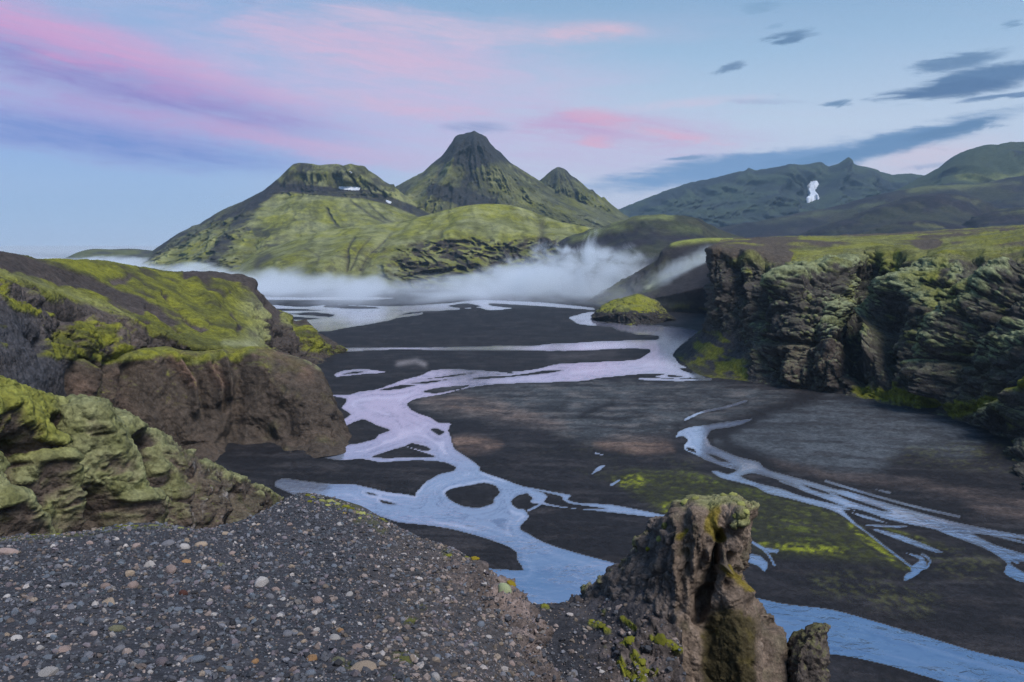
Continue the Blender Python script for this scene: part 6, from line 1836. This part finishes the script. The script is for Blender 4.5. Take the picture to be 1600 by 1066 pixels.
SHORT = {0: 'largest pinkish stone', 3: 'cluster under the crest', 7: 'white wedge stone', 11: 'pale pyramid shaped stone', 13: 'dark red round stone', 14: 'slanting tan slab', 15: 'broad greenish slab', 16: 'round grey stone', 17: 'pale block at bottom left', 18: 'pinkish oval stone', 19: 'purple grey stone',
         20: 'flat blue grey stone', 24: 'small white stone', 26: 'small bright orange stone', 27: 'wide grey stone', 29: 'peach pink stone', 30: 'grey half sunk stone', 31: 'pinkish left edge slab', 32: 'orange brown slab', 34: 'long thin tan slab', 35: 'pale bottom stone', 37: 'blue grey edge stone', 38: 'small rusty stone',
         39: 'rosy round stone', 40: 'flat grey stone', 41: 'pale green boulder', 42: 'bluish white stone'}
ORD = ['nearest', 'second', 'third', 'fourth', 'fifth', 'sixth', 'seventh', 'eighth', 'ninth', 'tenth', 'eleventh', 'twelfth']
SECT = ['right of', 'lower right of', 'below', 'lower left of', 'left of', 'upper left of', 'above', 'upper right of']


def label_stones():
    by = {}
    for so, x, y, k in PLACED:
        ref = min(SHORT, key=lambda q: (NAMED[q][0] - x) ** 2 + (NAMED[q][1] - y) ** 2)
        dx, dy = x - NAMED[ref][0], y - NAMED[ref][1]
        sec = int(round(math.atan2(dy, dx) / (math.pi / 4))) % 8
        by.setdefault((k, ref, sec), []).append((dx * dx + dy * dy, so))
    for (k, ref, sec), lst in by.items():
        lst.sort(key=lambda t: t[0])
        for i, (_, so) in enumerate(lst):
            pre = SMALL[k] if len(lst) == 1 else ORD[i] + ' ' + SMALL[k]
            so['label'] = pre + ' ' + SECT[sec] + ' the ' + SHORT[ref]


label_stones()


def pebbles():
    """everything finer than the single stones: one mass of pebbles, scattered with geometry nodes"""
    r = np.random.default_rng(5)
    V = GRAVEL_V
    c4 = 0.25 * (V[:-1, :-1] + V[1:, :-1] + V[:-1, 1:] + V[1:, 1:])
    e1 = V[1:, :-1] - V[:-1, :-1]
    e2 = V[:-1, 1:] - V[:-1, :-1]
    nn = np.cross(e1, e2)
    area = np.linalg.norm(nn, axis=-1)
    cpx, cpy = project(c4)
    cr = np.interp(cpx, CRX, CRY)
    ok = (c4[..., 1] > 2.4) & (cpy > cr - 1) & (cpx > -90) & (cpx < 930)
    view = np.linalg.norm(c4 - np.array([0, 0, CAMZ]), axis=-1)
    p = area * ok * np.where(view < 4.5, 1.3, 1.0)
    p = p.ravel() / p.sum()
    n = 190000
    k = r.choice(p.size, n, p=p)
    i, j = np.unravel_index(k, area.shape)
    a, b = r.random(n)[:, None], r.random(n)[:, None]
    pos = V[i, j] + e1[i, j] * a + e2[i, j] * b
    up = nn[i, j] / np.maximum(area[i, j][:, None], 1e-12)
    size = 0.0046 * (1 - r.random(n)) ** (-0.50)
    size = np.minimum(size, 0.026)
    # a thinner, coarser scatter on the saddle
    W = SADDLE_V
    n_s = 3000
    i = r.integers(15, W.shape[0] - 45, n_s)
    j = r.integers(0, W.shape[1] - 1, n_s)
    a, b = r.random(n_s)[:, None], r.random(n_s)[:, None]
    f1, f2 = W[i + 1, j] - W[i, j], W[i, j + 1] - W[i, j]
    u2 = np.cross(f1, f2)
    u2 /= np.maximum(np.linalg.norm(u2, axis=1, keepdims=True), 1e-9)
    pos = np.concatenate([pos, W[i, j] + f1 * a + f2 * b])
    up = np.concatenate([up, u2])
    size = np.concatenate([size, np.minimum(0.009 * (1 - r.random(n_s)) ** (-0.55), 0.06)])
    n += n_s
    pos = pos + up * (size * 0.25)[:, None]
    # saddle gets a thin scatter too
    pal = np.array([(0.090, 0.094, 0.110), (0.058, 0.062, 0.073), (0.036, 0.038, 0.046), (0.150, 0.122, 0.112), (0.230, 0.212, 0.205), (0.130, 0.106, 0.086), (0.070, 0.084, 0.102), (0.100, 0.088, 0.100)])
    ppx, ppy = project(pos)
    warm = sstep(ppx, 480, 700)
    pr_c = np.array([0.22, 0.18, 0.16, 0.08, 0.06, 0.05, 0.15, 0.10])
    pr_w = np.array([0.16, 0.12, 0.12, 0.24, 0.08, 0.14, 0.06, 0.08])
    ci = np.where(r.random(n) < warm, r.choice(8, n, p=pr_w / pr_w.sum()), r.choice(8, n, p=pr_c / pr_c.sum()))
    col = pal[ci] * r.uniform(0.50, 1.6, (n, 1))
    me = bpy.data.meshes.new('gravel')
    me.vertices.add(n)
    me.vertices.foreach_set('co', pos.astype(np.float32).ravel())
    for nm, typ, arr in (('scl', 'FLOAT_VECTOR', np.stack([size, size * r.uniform(0.6, 0.95, n), size * r.uniform(0.45, 0.8, n)], -1)), ('rot', 'FLOAT_VECTOR', np.stack([r.normal(0, 0.35, n), r.normal(0, 0.35, n), r.uniform(0, 6.28, n)], -1))):
        at = me.attributes.new(nm, typ, 'POINT')
        at.data.foreach_set('vector', arr.astype(np.float32).ravel())
    at = me.attributes.new('tone', 'FLOAT_COLOR', 'POINT')
    at.data.foreach_set('color', np.concatenate([col, np.ones((n, 1))], 1).astype(np.float32).ravel())
    m = bpy.data.materials.new('pebble')
    m.use_nodes = True
    T = NT(m.node_tree)
    an = T.n('ShaderNodeAttribute', attribute_name='tone', attribute_type='INSTANCER')
    bs = T.n('ShaderNodeBsdfPrincipled')
    no = T.noise(T.n('ShaderNodeNewGeometry').outputs['Position'], 160.0, 3.0, 0.6)
    sc = T.n('ShaderNodeVectorMath', operation='SCALE')
    T.l(an.outputs['Color'], sc.inputs[0])
    T.l(T.ramp(no, 0.3, 0.7, 0.7, 1.3, False), sc.inputs['Scale'])
    T.l(sc.outputs[0], bs.inputs['Base Color'])
    bs.inputs['Roughness'].default_value = 0.85
    bs.inputs['Specular IOR Level'].default_value = 0.3
    T.l(bs.outputs[0], T.n('ShaderNodeOutputMaterial').inputs[0])
    ng = bpy.data.node_groups.new('pebble_scatter', 'GeometryNodeTree')
    ng.interface.new_socket('Geometry', in_out='INPUT', socket_type='NodeSocketGeometry')
    ng.interface.new_socket('Geometry', in_out='OUTPUT', socket_type='NodeSocketGeometry')
    N = NT(ng)
    gi, go = N.n('NodeGroupInput'), N.n('NodeGroupOutput')
    join = N.n('GeometryNodeGeometryToInstance')
    for s in range(6):
        ic = N.n('GeometryNodeMeshIcoSphere')
        ic.inputs['Radius'].default_value = 1.0
        ic.inputs['Subdivisions'].default_value = 1 if s < 4 else 2
        sp = N.n('GeometryNodeSetPosition')
        N.l(ic.outputs['Mesh'], sp.inputs['Geometry'])
        pz = N.n('GeometryNodeInputPosition')
        add = N.n('ShaderNodeVectorMath', operation='ADD')
        N.l(pz.outputs[0], add.inputs[0])
        add.inputs[1].default_value = (s * 7.3, s * 3.1, s)
        nt = N.n('ShaderNodeTexNoise')
        N.l(add.outputs[0], nt.inputs['Vector'])
        nt.inputs['Scale'].default_value = 1.3
        nt.inputs['Detail'].default_value = 2.0
        sub = N.n('ShaderNodeVectorMath', operation='SUBTRACT')
        N.l(nt.outputs['Color'], sub.inputs[0])
        sub.inputs[1].default_value = (0.5, 0.5, 0.5)
        mu = N.n('ShaderNodeVectorMath', operation='SCALE')
        N.l(sub.outputs[0], mu.inputs[0])
        mu.inputs['Scale'].default_value = 2.0
        N.l(mu.outputs[0], sp.inputs['Offset'])
        N.l(sp.outputs[0], join.inputs[0])
    iop = N.n('GeometryNodeInstanceOnPoints')
    N.l(gi.outputs[0], iop.inputs['Points'])
    N.l(join.outputs[0], iop.inputs['Instance'])
    iop.inputs['Pick Instance'].default_value = True
    ri = N.n('FunctionNodeRandomValue', data_type='INT')
    ri.inputs[4].default_value = 0
    ri.inputs[5].default_value = 5
    N.l(ri.outputs[2], iop.inputs['Instance Index'])
    for nm, sock in (('rot', 'Rotation'), ('scl', 'Scale')):
        na = N.n('GeometryNodeInputNamedAttribute', data_type='FLOAT_VECTOR')
        na.inputs[0].default_value = nm
        N.l(na.outputs[0], iop.inputs[sock])
    sm = N.n('GeometryNodeSetMaterial')
    sm.inputs['Material'].default_value = m
    N.l(iop.outputs[0], sm.inputs['Geometry'])
    N.l(sm.outputs[0], go.inputs[0])
    o = link('gravel', me, m, None, 'fine dark and pinkish pebbles covering the gravel shoulder', 'gravel', 'stuff')
    md = o.modifiers.new('scatter', 'NODES')
    md.node_group = ng


pebbles()


def cushion_mesh(name, seed, mat):
    v = ICO3.copy()
    f1, f2, _ = worley(v * 1.5 + seed)
    v = v * (1 + (0.35 - f1)[:, None] * 0.55 + fbm(v * 4 + seed, 3)[:, None] * 0.12)
    v[:, 2] = np.where(v[:, 2] < 0, v[:, 2] * 0.35, v[:, 2] * 0.75)
    me = fill_mesh(bpy.data.meshes.new(name), v, ICO3F)
    me.materials.append(mat)
    return me


MOSS_MATS = {'lime': flat_material('lime_moss', tuple(MOSS_LIME * 0.8), 1.0, 60.0, 0.012, 0.45), 'pale': flat_material('pale_moss', (0.250, 0.260, 0.085), 1.0, 60.0, 0.012, 0.45), 'gold': flat_material('golden_moss', (0.230, 0.175, 0.012), 1.0, 60.0, 0.012, 0.45), 'dim': flat_material('dim_moss', tuple(MOSS_GREEN), 1.0, 60.0, 0.012, 0.45)}
CUSH = {(k, s): cushion_mesh('moss_cushion', s * 3.7 + i, m) for i, (k, m) in enumerate(MOSS_MATS.items()) for s in range(3)}


def cushion(px, py, w, colour, label, group, bvh=None, squash=0.6, parent=None):
    loc, nor = hit(bvh or GB, px, py)
    for dy in range(1, 14):
        if loc is not None and loc.y < 18:
            break
        loc, nor = hit(bvh or GB, px, py + dy)
    if loc is None or loc.y > 18:
        return
    o = bpy.data.objects.new('moss_cushion', CUSH[(colour, random.randrange(3))])
    COL.objects.link(o)
    r = 0.5 * w / F * loc.y
    o.scale = (r * random.uniform(0.9, 1.15), r * random.uniform(0.8, 1.1), r * squash)
    o.rotation_euler = (0, 0, random.uniform(0, 6.28))
    o.location = loc + nor * r * 0.02
    up = (Vector(nor) + Vector((0, 0, 0.6))).normalized()
    o.rotation_euler = (up.to_track_quat('Z', 'Y') @ Matrix.Rotation(random.uniform(0, 6.28), 3, 'Z').to_quaternion()).to_euler()
    if parent is not None:
        o.parent = parent
        o.location = loc - parent.location
        return o
    o['label'] = label
    o['category'] = 'moss cushion'
    o['group'] = group
    return o


random.seed(3)
NTH = ['first', 'second', 'third', 'fourth', 'fifth', 'sixth', 'seventh', 'eighth', 'ninth', 'tenth', 'eleventh', 'twelfth', 'thirteenth', 'fourteenth', 'fifteenth', 'sixteenth', 'seventeenth', 'eighteenth', 'nineteenth', 'twentieth']
_cnt = {}
for (x, y, w, k) in sorted(((482, 775, 13, 'lime'), (490, 778, 12, 'lime'), (484, 784, 11, 'lime'), (494, 786, 10, 'gold'), (503, 783, 13, 'pale'), (516, 784, 15, 'pale'), (526, 788, 13, 'pale'), (512, 790, 10, 'pale'), (540, 792, 15, 'lime'), (549, 795, 12, 'lime'), (556, 801, 12, 'pale'), (566, 803, 16, 'pale'), (577, 806, 13, 'pale'),
                     (588, 809, 13, 'lime'), (597, 812, 11, 'lime'), (602, 815, 10, 'dim'), (563, 810, 9, 'pale'), (538, 802, 8, 'gold'), (530, 796, 9, 'dim'))):
    _cnt[k] = _cnt.get(k, 0) + 1
    cushion(x, y, w, k, NTH[_cnt[k] - 1] + ' ' + {'lime': 'lime green', 'pale': 'pale yellow green', 'gold': 'golden', 'dim': 'dull green'}[k] + ' moss cushion from the left on the top of the gravel crest', 'moss cushions on the top of the gravel crest')
for seg, xs in (('at the far left', range(6, 110, 9)), ('left of the notch', range(150, 300, 11))):
    for i, x in enumerate(xs):
        x += random.uniform(-3, 3)
        cushion(x, np.interp(x, CRX, CRY) + 2, random.uniform(9, 17), random.choice(('lime', 'dim', 'dim', 'pale')), NTH[i] + ' flat moss cushion from the left along the gravel crest ' + seg, 'moss rim along the left gravel crest', None, 0.25)
for (x, y, w, k, lab) in ((742, 868, 17, 'gold', 'golden green moss cap on the rocky knob at the gravel edge'), (730, 872, 14, 'lime', 'green moss patch left of the golden cap at the gravel edge'), (799, 912, 16, 'gold', 'orange brown moss tuft above the lichen boulder'), (702, 868, 12, 'lime', 'small green moss patch on the gravel left of the rocky knob'),
                          (640, 970, 20, 'dim', 'olive moss patch on the middle right gravel'), (634, 1030, 24, 'dim', 'olive moss patch near the bottom of the right gravel'), (622, 1056, 18, 'dim', 'olive moss patch lowest on the gravel')):
    cushion(x, y, w, k, lab, 'moss patches on the gravel shoulder', None, 0.45)
SB = BVH['gravel_slope.001']
for (x, y, w, k, lab) in ((986, 1001, 17, 'lime', 'round lime moss clump in the middle of the mossy saddle'), (1032, 1000, 24, 'lime', 'broad lime moss clump by the foot of the pinnacle'), (1054, 1012, 18, 'lime', 'lime moss clump touching the pinnacle foot'), (924, 971, 15, 'lime', 'left upper moss patch on the dark saddle'), (940, 978, 14, 'lime', 'second moss patch from the left on the dark saddle'),
                          (1044, 930, 13, 'gold', 'golden moss clump high on the saddle under the pinnacle'), (1004, 1034, 13, 'lime', 'upper moss clump of the strip at the bottom of the saddle'), (1012, 1049, 14, 'lime', 'lower right moss clump of the strip at the bottom of the saddle'), (980, 1050, 16, 'lime', 'moss clump at the lower left of the saddle'), (994, 1062, 18, 'lime', 'lowest moss clump cut by the bottom edge')):
    cushion(x, y, w, k, lab, 'moss clumps on the sandy saddle', SB, 0.55)
# the pinnacle carries its own cushions
for (x, y, w, k) in ((1070, 785, 17, 'pale'), (1086, 779, 14, 'pale'), (1130, 772, 13, 'pale'), (1146, 774, 18, 'pale'), (1158, 788, 17, 'pale'), (1166, 800, 14, 'pale'), (1148, 806, 11, 'dim'), (1038, 822, 12, 'dim'), (1030, 842, 12, 'pale'), (1012, 858, 10, 'lime')):
    cushion(x, y, w * 0.9, k, None, None, BVH['pinnacle'], 0.85, PINN)


def drape(name, poly, bvh, step, lift, mat, parent_obj):
    """a thin sheet lying on a slope inside a traced outline"""
    c = closed_curve(poly, 4)
    x0, y0 = c.min(0)
    x1, y1 = c.max(0)
    gx, gy = np.meshgrid(np.arange(x0 - step, x1 + 2 * step, step), np.arange(y0 - step, y1 + 2 * step, step))
    w = fbm(np.stack([gx / 5, gy / 5, gx * 0], -1), 3) * 2.0
    ins = inside(gx + w * 0.6, gy + w * 0.5, c)
    idx = -np.ones(gx.shape, int)
    vs, qs = [], []
    for i in range(gx.shape[0]):
        for j in range(gx.shape[1]):
            near = ins[max(0, i - 1):i + 2, max(0, j - 1):j + 2]
            if near.any():
                loc, nor = hit(bvh, gx[i, j], gy[i, j])
                if loc is not None:
                    idx[i, j] = len(vs)
                    vs.append(np.array(loc) + np.array(nor) * (lift if ins[i, j] else -lift))
    for i in range(gx.shape[0] - 1):
        for j in range(gx.shape[1] - 1):
            q = [idx[i, j], idx[i + 1, j], idx[i + 1, j + 1], idx[i, j + 1]]
            if min(q) >= 0 and ins[i:i + 2, j:j + 2].any():
                qs.append(q)
    me = fill_mesh(bpy.data.meshes.new(name), np.array(vs), np.array(qs))
    return link(name, me, mat, parent_obj)


M_SNOW = flat_material('old_snow', SNOW, 0.8, 0.05, 4.0, 0.18)
OBJ = {o['label']: o for o in COL.objects if o.get('label')}
MT_FAR = OBJ['long jagged blue green mountain with a white snow patch, far behind the plateau']
MT_TAB = OBJ['flat topped green mountain on the left with a long dark western slope']
drape('snow_patch', [(1262, 293), (1268, 289), (1279, 287.5), (1277, 293), (1273, 298), (1276, 306), (1281, 311), (1273, 313), (1266, 316), (1260, 316.5), (1265, 309), (1262, 301)], BVH[MT_FAR.name], 1.0, 22.0, M_SNOW, MT_FAR)
drape('snow_patch', [(529, 294.5), (533, 291.8), (546, 291.5), (558, 292.5), (563, 295), (560, 297.5), (548, 297.5), (536, 296.5)], BVH[MT_TAB.name], 0.8, 3.0, M_SNOW, MT_TAB)
drape('snow_patch', [(603, 314), (608, 315), (612, 317.5), (609, 318.5), (604, 316)], BVH[MT_TAB.name], 0.6, 2.5, M_SNOW, MT_TAB)
drape('snow_patch', [(546, 268), (549, 269), (550, 271), (547, 271)], BVH[MT_TAB.name], 0.6, 2.5, M_SNOW, MT_TAB)


# ------------------------------------------------------------------ air: thin haze and the mist in the valley
def box(name, x0, x1, y0, y1, z0, z1):
    v = np.array([(x, y, z) for x in (x0, x1) for y in (y0, y1) for z in (z0, z1)])
    f = np.array([[0, 1, 3, 2], [4, 6, 7, 5], [0, 4, 5, 1], [2, 3, 7, 6], [0, 2, 6, 4], [1, 5, 7, 3]])
    return fill_mesh(bpy.data.meshes.new(name), v, f, None, False)


def volume_material(name, color, density=None):
    m = bpy.data.materials.new(name)
    m.use_nodes = True
    T = NT(m.node_tree)
    pv = T.n('ShaderNodeVolumePrincipled')
    pv.inputs['Color'].default_value = (*color, 1)
    pv.inputs['Anisotropy'].default_value = 0.0
    if density is not None:
        pv.inputs['Density'].default_value = density
    T.l(pv.outputs[0], T.n('ShaderNodeOutputMaterial').inputs['Volume'])
    return m, T, pv


hm, _, _ = volume_material('air', (0.48, 0.74, 1.0), 0.00005)
link('haze', box('haze', -12400, 12400, -12400, 12400, -3.0, 760.0), hm, None, 'thin bluish evening haze over the whole valley', 'haze', 'stuff')


def valley_mist():
    m, T, pv = volume_material('valley_mist', (0.86, 0.93, 1.0))
    pos = T.n('ShaderNodeNewGeometry').outputs['Position']
    sp = T.n('ShaderNodeSeparateXYZ')
    T.l(pos, sp.inputs[0])
    x, y, z = sp.outputs
    n1 = T.noise(T.vmul(pos, (1.0, 0.45, 2.2)), 0.012, 3.0, 0.55, 0.5)
    n2 = T.noise(T.vmul(pos, (1.0, 0.6, 1.0)), 0.026, 5.0, 0.62, 1.2)
    gx = T.math('DIVIDE', T.math('SUBTRACT', x, 70.0), 75.0)
    gy = T.math('DIVIDE', T.math('SUBTRACT', y, 800.0), 130.0)
    g = T.math('EXPONENT', T.math('MULTIPLY', T.math('ADD', T.math('MULTIPLY', gx, gx), T.math('MULTIPLY', gy, gy)), -1.0))
    # height of the mist: a low lid, rising where the plume drifts up the slope
    top = T.math('ADD', 15.0, T.math('MULTIPLY', T.math('SUBTRACT', n1, 0.5), 62.0))
    top = T.math('ADD', top, T.math('MULTIPLY', T.math('SUBTRACT', n2, 0.5), 30.0))
    top = T.math('ADD', top, T.math('MULTIPLY', g, T.math('ADD', 24.0, T.math('MULTIPLY', T.math('SUBTRACT', n2, 0.5), 150.0))))
    lid = T.n('ShaderNodeMapRange', interpolation_type='SMOOTHSTEP')
    T.l(T.math('SUBTRACT', top, z), lid.inputs[0])
    lid.inputs[1].default_value = -5.0
    lid.inputs[2].default_value = 20.0
    front = T.ramp(T.math('ADD', y, T.math('MULTIPLY', T.math('SUBTRACT', n1, 0.5), 300.0)), 600.0, 900.0)
    side = T.ramp(T.math('ADD', x, T.math('MULTIPLY', T.math('SUBTRACT', n2, 0.5), 90.0)), 90.0, 200.0, 1.0, 0.0)
    body = T.ramp(T.math('ADD', n1, T.math('MULTIPLY', n2, 0.6)), 0.50, 1.0, 0.30, 1.6)
    d = T.math('MULTIPLY', T.math('MULTIPLY', lid.outputs[0], front), T.math('MULTIPLY', side, body))
    T.l(T.math('MULTIPLY', d, 0.022), pv.inputs['Density'])
    m.cycles.volume_step_rate = 0.25
    link('mist', box('mist', -1700, 260, 560, 2300, 0.6, 84), m, None, 'white bank of mist lying in the valley below the green hill', 'mist', 'stuff')
    m2, T, pv = volume_material('far_mist', (0.86, 0.93, 1.0))
    sp = T.n('ShaderNodeSeparateXYZ')
    T.l(T.n('ShaderNodeNewGeometry').outputs['Position'], sp.inputs[0])
    T.l(T.ramp(sp.outputs[2], 4.0, 58.0, 0.0010, 0.0, False), pv.inputs['Density'])
    m2.cycles.volume_step_rate = 0.6
    link('mist', box('mist', -11000, -300, 2560, 11800, 0.6, 60), m2, None, 'far sheet of mist over the lowland at the left horizon', 'mist', 'stuff')

    a, b = P(1126, 392, 655), P(1008, 447, 622)
    m3, T, pv = volume_material('slope_mist', (0.86, 0.93, 1.0))
    pos = T.n('ShaderNodeNewGeometry').outputs['Position']
    ax = Vector(b - a)
    L = ax.length
    ax.normalize()
    sub = T.n('ShaderNodeVectorMath', operation='SUBTRACT')
    T.l(pos, sub.inputs[0])
    sub.inputs[1].default_value = tuple(a)
    dt = T.n('ShaderNodeVectorMath', operation='DOT_PRODUCT')
    T.l(sub.outputs[0], dt.inputs[0])
    dt.inputs[1].default_value = ax
    t = dt.outputs['Value']
    cr = T.n('ShaderNodeVectorMath', operation='CROSS_PRODUCT')
    T.l(sub.outputs[0], cr.inputs[0])
    cr.inputs[1].default_value = ax
    ln = T.n('ShaderNodeVectorMath', operation='LENGTH')
    T.l(cr.outputs[0], ln.inputs[0])
    nn = T.noise(pos, 0.09, 4.0, 0.6, 1.0)
    r = T.math('ADD', T.math('DIVIDE', ln.outputs['Value'], 11.0), T.math('MULTIPLY', T.math('SUBTRACT', nn, 0.5), 1.6))
    dn = T.math('MULTIPLY', T.ramp(r, 0.1, 1.0, 1.0, 0.0), T.math('MULTIPLY', T.ramp(t, 0.0, 14.0), T.ramp(t, L - 26.0, L, 1.0, 0.0)))
    T.l(T.math('MULTIPLY', dn, 0.055), pv.inputs['Density'])
    m3.cycles.volume_step_rate = 0.3
    lo, hi = np.minimum(a, b) - 13, np.maximum(a, b) + 13
    link('mist', box('mist', lo[0], hi[0], lo[1], hi[1], lo[2], hi[2]), m3, None, 'thin wisp of mist slanting down the dark headland slope', 'mist', 'stuff')


valley_mist()
